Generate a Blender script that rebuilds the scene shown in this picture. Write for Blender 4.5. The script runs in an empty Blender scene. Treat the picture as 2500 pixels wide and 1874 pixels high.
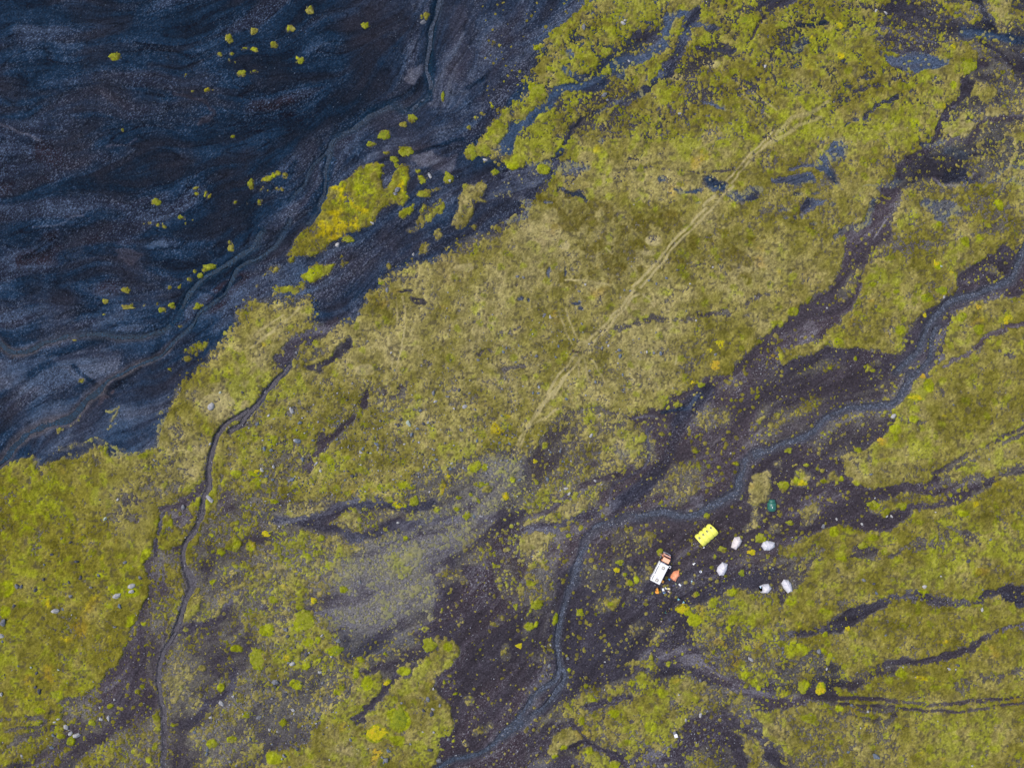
import bpy, bmesh, math, random
import numpy as np
from mathutils import Vector, Matrix, noise as mnoise

# ------------------------------------------------------------------ camera, light, exposure
H = 191.7            # metres above the ground
MPX = 0.115          # metres per photo pixel on the ground (photo 2500 x 1874)
sc = bpy.context.scene
COL = sc.collection
cam_data = bpy.data.cameras.new('camera')
cam_data.sensor_width = 36.0
cam_data.lens = 24.0
cam_data.clip_start = 1.0
cam_data.clip_end = 20000.0
cam = bpy.data.objects.new('camera', cam_data)
cam.location = (0, 0, H)
COL.objects.link(cam)
sc.camera = cam
sc.view_settings.view_transform = 'Standard'
sc.view_settings.look = 'None'
sc.view_settings.gamma = 1.0
sc.view_settings.exposure = 0.5
SUN_EL, SUN_AZ = math.radians(58), math.radians(285)   # azimuth clockwise from north (+Y)
world = bpy.data.worlds.new('World')
sc.world = world
world.use_nodes = True
wn = world.node_tree
sky = wn.nodes.new('ShaderNodeTexSky')
sky.sky_type = 'NISHITA'
sky.sun_disc = False
sky.sun_elevation = SUN_EL
sky.sun_rotation = SUN_AZ
sky.air_density = 1.0
sky.dust_density = 3.0
sky.ozone_density = 1.0
bg = wn.nodes['Background']
bg.inputs['Strength'].default_value = 0.13
wn.links.new(sky.outputs[0], bg.inputs['Color'])
ld = bpy.data.lights.new('sun', 'SUN')
ld.energy = 1.5
ld.angle = math.radians(10)
ld.color = (1.0, 0.95, 0.88)
lo = bpy.data.objects.new('sun', ld)
sd = Vector((math.sin(SUN_AZ) * math.cos(SUN_EL), math.cos(SUN_AZ) * math.cos(SUN_EL), math.sin(SUN_EL)))
lo.rotation_euler = sd.to_track_quat('Z', 'Y').to_euler()
lo.location = sd * 300
COL.objects.link(lo)

# ------------------------------------------------------------------ terrain fields (numpy)
# D = traced plan coordinates: 1 D = 0.13 m, x to the east, y to the south, origin at the north-west corner of the view
DM = 0.13
CELL = 0.25
NX, NY = 1360, 1060
f4 = np.float32
gx = ((np.arange(NX) - (NX - 1) / 2) * CELL).astype(f4)
gy = ((np.arange(NY) - (NY - 1) / 2) * CELL).astype(f4)
WX, WY = np.meshgrid(gx, gy)
DX = WX / DM + 1106.0
DY = 829.0 - WY / DM
rng = np.random.default_rng(7)

def vnoise(x, y, seed):
    t = np.random.default_rng(seed).random((256, 256), dtype=f4)
    xi = np.floor(x); yi = np.floor(y)
    fx = (x - xi).astype(f4); fy = (y - yi).astype(f4)
    xi = xi.astype(np.int32) & 255; yi = yi.astype(np.int32) & 255
    x1 = (xi + 1) & 255; y1 = (yi + 1) & 255
    fx = fx * fx * (3 - 2 * fx); fy = fy * fy * (3 - 2 * fy)
    a = t[yi, xi]; b = t[yi, x1]; c = t[y1, xi]; d = t[y1, x1]
    return (a + (b - a) * fx) * (1 - fy) + (c + (d - c) * fx) * fy

def fbm(x, y, seed, octv=4, gain=0.5):
    s = 0; a = 1.0; tot = 0
    for o in range(octv):
        ca, sa = math.cos(o * 1.1 + seed), math.sin(o * 1.1 + seed)
        k = 2.03 ** o
        s = s + a * (vnoise((x * ca - y * sa) * k + 31.7 * o, (x * sa + y * ca) * k + 17.3 * o, seed * 13 + o) - 0.5)
        tot += a; a *= gain
    return s / tot * 2.0          # about -0.7 .. 0.7

def worley(x, y, seed):
    r = np.random.default_rng(seed)
    jx = r.random((256, 256), dtype=f4); jy = r.random((256, 256), dtype=f4); jr = r.random((256, 256), dtype=f4)
    xi = np.floor(x).astype(np.int32); yi = np.floor(y).astype(np.int32)
    f1 = np.full(x.shape, 9.0, f4); rid = np.zeros(x.shape, f4); f2 = np.full(x.shape, 9.0, f4)
    for oy in (-1, 0, 1):
        for ox in (-1, 0, 1):
            cx = xi + ox; cy = yi + oy
            a = cy & 255; b = cx & 255
            d = np.hypot(cx + jx[a, b] - x, cy + jy[a, b] - y)
            n = d < f1
            f2 = np.where(n, f1, np.minimum(f2, d))
            f1 = np.where(n, d, f1)
            rid = np.where(n, jr[a, b], rid)
    return f1, f2, rid

def uniform(n):
    q = np.quantile(n.ravel()[::17], np.linspace(0, 1, 257))
    return np.interp(n, q, np.linspace(0, 1, 257)).astype(f4)

def sstep(a, b, x):
    t = np.clip((x - a) / (b - a), 0, 1)
    return t * t * (3 - 2 * t)

def blur(a, n):
    for _ in range(n):
        p = np.pad(a, 1, mode='edge')
        a = (p[:-2, 1:-1] + p[2:, 1:-1] + p[1:-1, :-2] + p[1:-1, 2:] + 4 * a) / 8
    return a

# warped plan coordinates, so that traced outlines get natural edges
w1 = fbm(WX / 9, WY / 9, 3, 4, 0.6); w2 = fbm(WX / 9, WY / 9, 4, 4, 0.6)
QX = (DX + 26 * w1).astype(f4); QY = (DY + 26 * w2).astype(f4)
w3 = fbm(WX / 3, WY / 3, 5, 2); w4 = fbm(WX / 3, WY / 3, 6, 2)
RX = (DX + 4 * w3).astype(f4); RY = (DY + 4 * w4).astype(f4)

TS = 0.2561
TX = (0.0, 548.6, 1097.2, 1645.7); TY = (0.0, 415.9, 822.9, 1233.4)
def pts(tile, s):
    a = np.array([[float(v) for v in p.split(',')] for p in s.split()])
    if tile == 'D':
        return a
    c, r = int(tile[0]), int(tile[1])
    return a * TS + np.array([TX[c], TY[r]])

CH = {k: np.full((NY, NX), v, f4) for k, v in dict(m=0.93, b=0.12, l=0.42, g=0.34, t=0.35, y=0.16, k=0.0, h=0.0, r=0.25, w=0.0, p=0.0).items()}

def window(p, pad):
    x0, y0 = p.min(0) - pad; x1, y1 = p.max(0) + pad
    i0 = int(np.clip(((x0 - 1106) * DM - gx[0]) / CELL, 0, NX)); i1 = int(np.clip(((x1 - 1106) * DM - gx[0]) / CELL + 2, 0, NX))
    j0 = int(np.clip(((829 - y1) * DM - gy[0]) / CELL, 0, NY)); j1 = int(np.clip(((829 - y0) * DM - gy[0]) / CELL + 2, 0, NY))
    return slice(j0, j1), slice(i0, i1)

def seg_dist(px, py, p, closed=False):
    d2 = np.full(px.shape, 1e12, f4)
    n = len(p)
    for i in range(n if closed else n - 1):
        ax, ay = p[i]; bx, by = p[(i + 1) % n]
        vx, vy = bx - ax, by - ay
        L = vx * vx + vy * vy + 1e-9
        t = np.clip(((px - ax) * vx + (py - ay) * vy) / L, 0, 1)
        d2 = np.minimum(d2, (px - ax - t * vx) ** 2 + (py - ay - t * vy) ** 2)
    return np.sqrt(d2)

def inside(px, py, p):
    c = np.zeros(px.shape, bool)
    n = len(p)
    for i in range(n):
        ax, ay = p[i]; bx, by = p[(i + 1) % n]
        if ay == by:
            continue
        c ^= ((ay > py) != (by > py)) & (px < (bx - ax) * (py - ay) / (by - ay) + ax)
    return c

def lay(sl, mask, sets):
    for k, v in sets.items():
        a = CH[k][sl]
        CH[k][sl] = a + (v - a) * mask

def P(tile, s, f=10, **sets):
    """polygon region, feather f (tile px)"""
    p = pts(tile, s)
    f = f * (1 if tile == 'D' else TS) + 0.8
    sl = window(p, f + 24)
    x, y = QX[sl], QY[sl]
    if not x.size:
        return
    d = seg_dist(x, y, p, True)
    d = np.where(inside(x, y, p), d, -d)
    lay(sl, sstep(-f, f, d), sets)

FLOW = []
def S(tile, s, w, f=None, fine=False, flow=True, op=1.0, **sets):
    """stroke along a polyline, full width w (tile px)"""
    p = pts(tile, s)
    k = 1 if tile == 'D' else TS
    w = w * k; f = w * 0.5 if f is None else f * k
    if flow and len(p) > 1:
        FLOW.append(p)
    sl = window(p, w + f + 24)
    x, y = (RX[sl], RY[sl]) if fine else (QX[sl], QY[sl])
    if not x.size:
        return
    d = seg_dist(x, y, p)
    lay(sl, op * (1 - sstep(w / 2 - f / 2, w / 2 + f / 2 + 0.4, d)), sets)

def B(tile, s, **sets):
    """round patches x,y,rx[,ry]"""
    for q in s.split():
        v = [float(a) for a in q.split(',')]
        rx = v[2]; ry = v[3] if len(v) > 3 else rx
        c = pts(tile, '%f,%f' % (v[0], v[1]))[0]
        k = 1 if tile == 'D' else TS
        rx *= k; ry *= k
        R = max(rx, ry)
        sl = window(np.array([c]), R * 1.6 + 20)
        x, y = RX[sl] + 0.35 * (QX[sl] - DX[sl]), RY[sl] + 0.35 * (QY[sl] - DY[sl])
        if not x.size:
            continue
        d = np.hypot((x - c[0]) / rx, (y - c[1]) / ry)
        lay(sl, 1 - sstep(1 - 2.0 / (R + 2), 1 + 2.0 / (R + 2), d), sets)

# ------------------------------------------------------------------ where the moss grows and what the gravel is like
# the black gravel plain (north-west)
PLAIN = ("-200,-200 1290,-200 1270,0 1240,30 1192,68 1166,108 1152,150 1130,190 1098,232 1062,268 1046,300 1062,338 1110,348 1170,350 1240,352 "
         "1188,388 1158,428 1110,468 1058,512 985,545 925,566 885,574 852,600 802,640 776,672 752,692 700,700 672,690 662,652 622,652 545,668 520,690 "
         "504,722 480,742 430,790 392,832 372,880 358,905 345,966 310,992 258,986 202,972 150,985 76,1002 60,985 0,1018 -200,1080")
P('D', PLAIN, 20, m=0.001, b=1.0, l=0.26, r=0.3)
P('D', '560,-200 1290,-200 1240,30 1140,180 1060,268 1062,338 1188,388 985,545 752,692 560,700 640,420 760,260 900,180', 120, b=0.72, l=0.46)
P('D', '0,640 420,560 700,470 900,560 700,720 420,800 340,990 0,1030', 120, l=0.46, b=0.85)
P('D', '200,880 430,790 355,990 60,990', 50, l=0.56, b=0.85)
# moss islands on the plain
P('10', '580,1658 700,1530 830,1420 880,1370 1000,1350 1100,1370 1090,1450 1060,1480 1100,1560 1150,1540 1200,1480 1290,1400 1340,1450 1370,1540 1300,1620 1270,1700 560,1800', 6, m=.95, g=.72, y=.55, l=.35)
P('11', '580,-60 570,100 520,180 450,270 400,330 330,400 270,470 240,540 330,530 420,530 500,500 570,470 600,430 720,380 850,310 900,270 1000,200 1060,150 1130,100 1250,40 1300,-60', 6, m=.93, g=.6, y=.85, t=.2)
P('11', '380,700 440,650 530,600 640,600 700,600 640,700 560,720 480,770 400,750', 6, m=.96, g=.95, y=.3)
P('11', '720,530 800,540 750,610 720,590', 6, m=.9, g=.8)
P('11', '1220,220 1250,140 1340,90 1290,180 1260,230', 4, m=.95, g=.85)
P('11', '1350,200 1440,120 1480,150 1380,220', 4, m=.8, g=.5)
S('11', '1300,320 1450,200 1560,100', 50, m=.6, g=.5)
P('11', '1700,50 1740,0 1760,-80 1990,-80 1990,80 1940,120 1860,100 1880,170 1840,250 1760,260 1680,230 1700,160', 6, m=.93, t=.7, g=.5)
P('11', '1500,320 1580,250 1620,330 1560,390', 6, m=.9)
P('11', '1440,400 1500,410 1490,460 1390,520 1400,450', 6, m=.9)
B('11', '800,400,48,26 1860,290,28 1720,290,26 1950,50,48 2030,290,18 320,565,24 1080,765,24 1000,865,50,30 1440,30,60,30 1150,640,24', m=.95, g=.7)
P('11', '120,700 160,630 250,620 240,680', 6, m=.6)
S('11', '230,840 400,805', 60, m=.65, g=.7)
S('11', '1660,430 1850,400 1900,360', 30, m=.4)
P('10', '2260,800 2211,840 2100,920 2080,1000 1980,1050 1960,1120 2010,1140 2090,1080 2260,1100', 5, m=.95, g=.75)
P('10', '2060,1290 2200,1250 2260,1240 2260,1400 2150,1440 2070,1360', 5, m=.95, g=.7)
P('10', '1740,1640 1850,1590 2000,1600 1990,1700 1740,1700', 5, m=.95, t=.7)
P('10', '2100,1200 2180,1160 2211,1200 2130,1260', 5, m=.8, t=.6)
S('10', '1450,1640 1550,1590', 30, m=.6)
B('10', '470,97,32 320,243,28 175,387,28 10,275,25 395,518,30,22 360,500,12 350,540,8 15,418,20 15,590,22,14 932,220,26 1450,140,22 1405,155,12 2072,395,14 1595,815,14,34 1340,1000,36 1262,1055,34,24 1100,1145,50,38 985,1218,34,22 1285,1285,52,42 1185,1350,36,28 1210,1405,20 1110,1290,28,12 1840,1290,48,58 1945,1272,58,52 1640,1500,40 1398,1465,16,20 1425,1530,26 2035,1455,28 1980,1160,32,36 1868,1005,22,16 1805,1080,18 1925,960,18,12 2015,895,14,18 110,1510,40,26 160,1480,26 270,1460,22,18 210,1450,16 80,1590,18,10 200,1600,14 130,1620,10 240,1590,10', m=.97, g=.72, y=.25)
B('00', '970,475,44,24 1935,335,34,34 2142,272,28,26 1850,458,24,16 1962,448,20,10 2085,415,18,14 2145,418,30,14 1940,502,14,18 1995,508,9 2035,488,7 2040,615,34,24 2150,590,24,12 1550,630,16,12 1610,765,20,10 1745,755,26,16 1790,758,14,8 1038,1092,14 1968,1155,18 1665,1572,24,10 1670,1625,18,12 1740,1625,20,24 1775,1655,20 2120,1550,28,38 2205,1600,14', m=.97, g=.7, y=.35)
B('01', '1330,83,42,26 1530,210,20,16 1567,212,9 1385,300,14 1340,290,12 1265,268,13 1212,262,8 1570,262,10 1635,232,6 1950,470,26 1942,415,18,14 1775,625,58,22 1865,625,20,12 1690,700,22,26 1640,645,12 1610,720,16 1435,790,12,20 1525,780,14 1070,830,36,18 900,920,28,18 1085,970,52,14 1205,968,10 1365,990,30,20 1450,950,28,22 1670,955,28,22 1975,88,20 2082,92,8 1315,940,10 560,1190,14,10 635,1235,16,8 2200,75,20 1590,1380,34,26 1660,1355,14 1430,1470,34,8 690,1575,20 2195,795,14 905,1030,14,6 1530,1125,18,10', m=.95, g=.6, y=.45)
P('01', '1540,1300 1640,1260 1730,1250 1720,1310 1640,1330 1560,1330', 14, m=.7, g=.6)
S('02', '900,240 1000,210 1010,260 950,300', 30, m=.65, g=.4)
S('02', '530,410 600,350 680,290', 36, m=.8, t=.6, y=.5)
S('02', '500,580 620,560 780,530', 34, m=.6, g=.5)
S('02', '820,540 930,560 1080,580', 26, m=.55, g=.5)
S('02', '680,280 780,200 880,110 990,30', 46, b=.05, l=.5, r=.9)
S('02', '880,410 1000,330', 16, m=.4)
S('02', '1300,280 1390,250', 14, m=.4)
P('02', '255,690 280,640 290,700', 4, m=.1)
# bars, dry channels and pale sand on the plain
S('10', '2250,740 1900,900 1600,1050 1350,1170 1150,1250 950,1310', 70, l=.72, b=.75, op=.8)
S('10', '2250,560 2050,560 1900,700 1780,800', 30, l=.6, op=.6)
P('10', '1440,510 1440,650 1380,690 1270,690 1300,600', 8, l=.86, b=.6)
S('10', '1540,180 1490,300 1340,470 1220,640 1160,800', 120, l=.62, op=.7)
S('10', '1700,100 1740,420 1640,620 1560,800', 160, l=.6, b=.5, op=.6)
P('10', '1620,900 1600,820 1640,860 1620,930 1480,920', 10, l=.75)
S('10', '1480,180 1400,330 1330,480 1220,590 1110,800 960,920 870,1010 640,1150', 16, fine=True, l=.05, b=.9, op=.8)
P('10', '1330,1400 1340,1290 1450,1200 1560,1330 1640,1290 1700,1300 1600,1430 1440,1440', 14, l=.7, b=.5)
P('01', '960,500 1150,440 1220,500 1140,600 1080,640 980,600', 10, l=.72, b=.6)
P('01', '390,1340 700,1310 1020,1360 1040,1450 1070,1490 880,1658 760,1640 560,1500', 20, l=.66, b=.75)
P('01', '-60,1380 150,1400 380,1700 -60,1700', 40, l=.62, b=.75)
P('01', '860,1080 990,1100 1010,1160 880,1150', 10, l=.68)
P('01', '1260,420 1350,400 1390,460 1310,470', 8, l=.72)
P('01', '360,1080 520,1010 600,1090 380,1170', 30, l=.6)
S('01', '60,620 200,500 420,410', 60, l=.62, op=.7)
S('01', '300,300 520,270 620,210 720,200', 18, fine=True, l=.7, b=.6, op=.8)
S('00', '0,1060 250,1110 400,1180', 34, l=.6, b=.5, op=.7)
S('00', '900,1240 1060,1240 1150,1180', 24, l=.55, b=.6, op=.7)
S('00', '480,410 640,400 820,400', 50, l=.45, op=.7)
S('00', '800,1490 1100,1300 1400,1250', 90, l=.16, r=.7, b=.8, op=.7)
S('00', '1450,800 1680,850 1750,950 1700,1050', 40, l=.08, r=1, b=.5, op=.7)
S('00', '1200,700 1400,820 1560,800 1700,740', 24, fine=True, l=.02, op=.7)
S('00', '800,640 920,760 1080,900', 26, fine=True, l=.05, op=.6)
S('00', '0,880 250,880', 40, l=.05, op=.6)
S('01', '-20,400 300,330 560,300 900,270', 120, l=.12, r=.6, op=.6)
S('01', '500,860 900,830 1200,820 1560,840', 150, l=.14, r=.7, op=.6)
S('10', '0,900 500,880 900,760', 160, l=.14, op=.6)
S('11', '560,700 900,600 1100,520', 220, l=.34, b=.55, r=.5, op=.6)
S('11', '340,880 560,810 780,680', 60, l=.62, b=.9, op=.7)
S('11', '1160,820 1250,700 1420,560', 40, l=.58, op=.6)
S('11', '380,1150 540,1140 700,1110 860,980', 26, fine=True, l=.7, r=.5, op=.7)
S('11', '560,900 700,1010 760,1020', 90, l=.62, b=.7, op=.6)
for a, w, kw in (('200,40 320,80 430,90 520,60', 50, dict(l=.5)), ('0,60 120,90 260,100', 70, dict(l=.5, r=.1)), ('40,250 180,220 330,240', 46, dict(l=.5)), ('560,120 640,160 560,210', 40, dict(l=.06, r=1)),
                 ('420,220 520,260 620,230', 40, dict(l=.05, r=1)), ('100,330 230,350 350,330', 46, dict(l=.04, r=.9)), ('420,330 540,310 640,330', 40, dict(l=.52)), ('0,420 100,400 220,410 330,400', 30, dict(l=.06, r=.8)),
                 ('300,480 420,470 470,440', 30, dict(l=.62)), ('60,560 200,540 330,560 420,590', 40, dict(l=.05, r=.9)), ('440,560 520,600 460,660', 40, dict(l=.05, r=1)), ('700,60 800,90 880,60', 46, dict(l=.05, r=.5)),
                 ('640,280 720,240 830,200', 60, dict(l=.04, r=.5)), ('580,380 660,330 700,290', 40, dict(l=.46)), ('0,620 120,650 260,640', 40, dict(l=.55)), ('1000,40 960,140 990,220', 30, dict(l=.7)), ('1080,40 1040,160 1120,100', 44, dict(l=.25, r=.9))):
    S('D', a, w, op=.36, **kw)
for a, w in (('540,500 530,540 560,560 620,520 690,430 720,350', 14), ('540,560 500,590 440,610 400,640 390,690 330,720', 16), ('400,640 360,690 300,720 200,730', 12), ('350,720 330,770 250,830 160,880', 12),
             ('0,740 60,765 140,760 200,735 300,725', 16), ('160,790 230,850 270,870', 8), ('700,340 690,300 740,270 830,225 900,190 930,150 930,100 940,0', 16), ('560,540 640,480 700,400', 12), ('0,1000 60,950 130,900 200,870', 18),
             ('420,620 470,640 520,600', 8), ('640,470 600,500 560,500 530,480 540,440', 8), ('830,225 870,240 930,215 930,180', 10), ('640,350 610,400 560,430 540,480', 10), ('1240,20 1200,60 1120,130 1010,190', 10), ('1000,300 900,330 820,350', 8)):
    S('D', a, w, fine=True, l=.12, b=1, r=0, op=.8)
# ---------------- north: blue gravel corridors through the moss
P('20', '-40,900 50,820 130,640 300,560 220,430 300,350 380,260 500,190 640,80 760,-40 -200,-200 -200,900', 8, m=.02, b=.75, l=.42)
P('20', '760,-60 640,80 500,190 380,260 300,350 220,430 260,520 320,600 600,740 1000,560 1300,300 1400,100 1300,-60', 30, m=.74, b=.7)
S('20', '-60,1250 150,960 330,860 500,760 620,730 800,700', 84, m=.03, b=.85, l=.74)
S('20', '480,600 650,640 800,640 950,600 1030,560', 70, m=.25, b=.8, l=.74)
S('20', '1500,130 1380,180 1330,260 1280,380 1130,490 900,540', 100, m=.05, b=.85, l=.74)
S('20', '1580,100 1500,330 1470,430 1400,560 1300,660', 100, m=.04, b=.6, l=.42)
S('20', '1300,660 1210,740 1120,800', 50, m=.08, l=.55, b=.6)
S('20', '900,400 840,500 780,560', 60, m=.1, b=.6)
S('20', '1100,300 1230,320', 90, m=.2, b=.5, l=.3)
S('20', '740,940 900,890 1100,830', 54, m=.42, b=.8, l=.74)
S('20', '510,1200 500,1080 600,980', 40, m=.1, b=.6, l=.3)
S('20', '1620,430 1900,440', 40, m=.2, b=.5, l=.6)
S('20', '1600,220 1730,200', 44, m=.15, b=.7, l=.66)
S('20', '2170,130 2100,230 2050,340', 18, fine=True, m=.05, l=.2)
S('20', '2130,50 2260,-10', 60, m=.1, b=.5, l=.5)
S('20', '1650,880 1760,890 1840,900', 40, m=.1, b=.8, l=.74)
S('20', '1340,950 1440,1000', 50, m=.4)
P('20', '-40,1440 200,1410 380,1390 370,1470 200,1560 120,1600 0,1700 -200,1700', 8, m=.02, b=.8, l=.74)
S('20', '200,1400 400,1370 560,1400 700,1440', 90, m=.42, b=.8, l=.74)
S('20', '420,1400 480,1250 400,1330', 40, m=.1, b=.8)
S('20', '1720,1510 1830,1570', 80, m=.1, b=.8, l=.74)
S('20', '1900,1640 2160,1620', 70, m=.42, b=.8, l=.74)
S('20', '1380,1600 1640,1610', 26, m=.15, b=.8, l=.74)
S('20', '990,1440 1200,1410 1400,1440 1700,1460 1900,1420', 12, fine=True, m=.35, l=.3, flow=False)
B('20', '530,460,46,38 1300,1510,40,22 780,1200,26,30 960,640,60,50', m=.42, b=.8, l=.74)
P('20', '1500,560 1700,500 2260,500 2260,1000 1500,1000 1300,900', 80, g=.75, y=.5)
P('20', '300,1400 700,1000 1400,1100 2211,1100 2260,1700 500,1700', 120, t=.5, k=.35, y=.3)
for a_ in ((1097, 1700, 0, 300, .74), (1646, 2100, 0, 240, .80), (1646, 1960, 260, 450, .86)):
    sl_ = (DX > a_[0]) & (DX < a_[1]) & (DY > a_[2]) & (DY < a_[3]); CH['m'][sl_] = np.minimum(CH['m'][sl_], a_[4])
CH['m'] = blur(CH['m'], 2)
# small bright patches (mossy north)
B('20', '1665,330,44,48 1990,185,44,44 1820,320,48,44 240,800,70,44 190,740,40,30 640,285,50,34 830,610,40,34 820,440,58,34 1250,760,48,36 60,1330,46,44 30,1400,54,30 300,1430,58,44 1000,640,26,40 410,280,32,34 530,205,32,34 240,425,26 2050,620,70,60 1660,670,44,40 1740,705,36,26 1820,520,60,40 1150,880,50,60 440,660,46,30 370,610,40,24', m=.98, g=.9, y=.25)
B('20', '1560,930,44,30 750,1265,30,34 1640,1260,24 1910,960,40,24 1360,1010,36,28', m=.97, g=.7, y=.95)
# north-east
P('30', '680,30 900,20 1000,60 1150,-40 2280,-60 2280,620 1900,560 1850,520 1750,350 1600,330 1450,400 1250,600 1050,520 980,430 1000,300 1100,200 1050,150 900,80', 30, m=.3, b=.4, l=.3)
P('30', '1020,440 1250,400 1600,470 1580,540 1250,600 1080,540', 14, m=.08, b=.8, l=.74)
P('30', '1100,190 1300,150 1500,180 1480,240 1150,250', 20, m=.65, g=.3)
P('30', '1200,-60 1850,-60 1840,80 1500,160 1350,100', 20, m=.6, g=.5)
P('30', '1940,-60 2150,-60 2150,150 2050,280 1980,200', 20, m=.75, t=.6)
P('30', '1850,560 2280,620 2280,1700 1050,1700 1200,1400 1350,1260 1440,1150 1480,1030 1560,900 1690,780 1740,650', 12, m=.38, b=.4, l=.32, t=.6)
P('30', '1780,680 1950,700 1980,820 1850,870 1770,780', 16, m=.88, t=.7)
P('30', '1500,1000 1700,970 1850,1050 1750,1130 1600,1200 1540,1100', 20, m=.85, t=.8)
P('30', '1900,900 2050,900 2100,1000 1950,1060', 16, m=.85, t=.7)
P('30', '2100,1050 2280,1080 2280,1250 2130,1200', 16, m=.75)
P('30', '1740,1330 1950,1320 1940,1400 1780,1400', 12, m=.75, t=.6)
P('30', '1780,1640 1900,1480 2280,1380 2280,1700 1780,1700', 12, m=.85)
S('30', '1730,1640 1950,1510 2260,1400', 40, m=.42, b=.8, l=.74)
S('30', '1870,1650 2080,1570 2260,1530', 36, m=.42, b=.8, l=.74)
S('30', '1550,1180 1750,1180 1900,1060 2211,1000', 60, m=.12, b=.2, l=.4, r=.6)
S('30', '1560,1280 1750,1330', 90, m=.42, b=.8, l=.74)
S('30', '1450,1500 1530,1560 1700,1570 1800,1450', 26, fine=True, m=.05, l=.75, b=.1, r=.7)
S('30', '1600,1500 1720,1500', 80, m=.1, b=.6, l=.2)
S('30', '1860,560 1740,650 1690,780 1560,900 1480,1030 1440,1150 1360,1260 1200,1400 1170,1500 1050,1600', 60, m=.05, b=.25, l=.25, r=.5)
S('30', '1330,1190 1430,1200 1500,1180', 60, m=.42, b=.8, l=.74)
S('30', '1850,340 2000,430 2080,520 2200,600', 30, fine=True, m=.03, l=.05, op=.9)
S('30', '1750,20 1900,100 1960,220', 60, m=.1, b=.5, l=.12)
S('30', '1700,280 1900,300 2211,320', 90, m=.1, b=.8, l=.74)
P('30', '600,1190 740,1170 750,1230 700,1320 560,1380 600,1480 640,1560 520,1500 420,1430 440,1360 560,1280', 30, m=.14, b=.8, l=.74)
P('30', '80,1460 200,1500 380,1470 420,1550 300,1600 150,1600', 8, m=.05, b=.8, l=.74)
S('30', '230,1430 420,1400', 34, m=.1, b=.8, l=.74)
S('30', '700,1620 900,1570 1080,1570 1180,1500', 50, m=.42, b=.8, l=.74)
S('30', '310,220 420,215 530,192', 36, m=.42, b=.95, l=.5, fine=True)
S('30', '250,390 370,400', 54, m=.42, b=.8, l=.74)
B('30', '145,505,24,22 290,560,44,24 290,590,34,24 400,380,20 210,355,26,12 70,330,36,16 720,540,54,24 240,710,34,18 1010,1030,46,18 740,730,44,20 870,650,24', m=.5, b=.7, l=.5)
S('30', '810,760 980,730', 34, m=.3, b=.5)
S('30', '680,1080 770,1020 900,990 1000,900 1120,860', 24, m=.25, b=.6)
S('30', '60,100 160,20 280,-10', 60, m=.15, b=.4, l=.5)
P('30', '0,60 600,60 900,300 700,700 0,700', 100, g=.7, y=.5)
B('30', '160,220,48,44 650,225,30 1750,565,74,60 1610,395,24 1340,690,32 1600,730,34,40 970,1070,34,40 270,90,70,60 380,40,60,50 170,120,34 420,180,40,24 560,490,60,44 920,325,34,26 750,310,40,34 1260,1030,50,44 1000,985,70,30', m=.98, g=.92, y=.2)
B('30', '670,320,26,22 660,490,30,34 435,350,26,40 920,470,22,20 1165,785,20 930,700,16 1490,895,56,30 1330,1300,16', m=.98, g=.7, y=1)
# ---------------- east
P('31', '0,-60 1010,-60 940,70 880,170 830,270 740,310 640,370 620,400 700,400 720,430 690,560 600,740 510,880 400,960 250,1080 100,1170 -60,1250', 30, m=.94, t=.5)
S('31', '240,640 400,570 560,500', 36, k=.8, flow=False)
B('31', '240,640,44,34', k=.9)
P('31', '380,60 440,60 480,90 580,100 540,150 440,150 380,180 330,160', 8, m=.08, b=.8, l=.74)
B('31', '290,20,46,20 450,10,36,12 600,110,30,16 430,270,30,16 200,210,30,12 290,210,20,10 340,200,20 180,150,50,16', m=.5, b=.8, l=.74)
P('31', '1010,-60 1240,-60 1180,90 1080,330 1120,420 1000,560 900,620 850,800 800,960 700,1050 620,1170 560,1230 300,1260 -60,1420 -60,1240 100,1170 250,1080 400,960 510,880 600,740 690,560 720,430 700,400 620,400 640,370 740,310 830,270 880,170 940,70', 20, m=.06, b=.1, l=.42, r=.6)
S('31', '620,395 740,345 850,280 890,180 960,70', 50, m=.42, b=.8, l=.74)
S('31', '800,640 750,780 690,860', 110, m=.42, t=.6)
P('31', '1180,-60 2280,-60 2280,420 1900,500 1400,480 1000,560 1120,420 1080,330', 40, m=.72, t=.4)
P('31', '1320,110 1450,180 1600,240 1720,190 1700,120 1500,60 1340,60', 14, m=.3, b=.8, l=.74)
P('31', '880,500 1100,400 1250,430 1200,540 1000,600', 40, m=.45)
P('31', '1000,560 1400,480 1900,500 1780,600 1620,680 1600,850 1500,900 1330,1050 1280,1150 1230,1240 1000,1330 850,1300 700,1250 620,1170 760,1000 850,830', 20, m=.9, t=.5, g=.45)
P('31', '2280,430 2050,440 1960,500 1800,590 1640,700 1610,850 1500,920 1340,1060 1260,1180 1200,1300 1000,1350 850,1340 600,1300 400,1350 -60,1420 -60,1720 1280,1720 1380,1500 1560,1400 1550,1250 1580,1130 1650,1000 1850,930 2050,880 2280,790', 18, m=.09, b=.2, l=.4, r=.55)
P('31', '250,1500 500,1420 700,1500 650,1700 300,1700', 40, m=.45)
P('31', '840,1500 960,1400 1000,1440 900,1560', 14, m=.55)
S('31', '1960,640 2060,640 2050,720', 60, m=.6, t=.6)
S('31', '2060,560 2080,640', 60, m=.05, l=.15)
S('31', '-60,1360 100,1200 300,1050 560,960', 90, m=.06, l=.42)
S('31', '950,390 1000,320 1060,230', 12, fine=True, l=.9, b=0, r=.4, flow=False)
S('31', '1560,1420 1700,1370 1850,1290 1900,1210 2000,1170 2260,1080', 56, m=.12, l=.48, b=0, r=.6)
P('31', '2030,1360 2160,1380 2180,1350 2040,1340', 10, m=.3)
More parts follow.
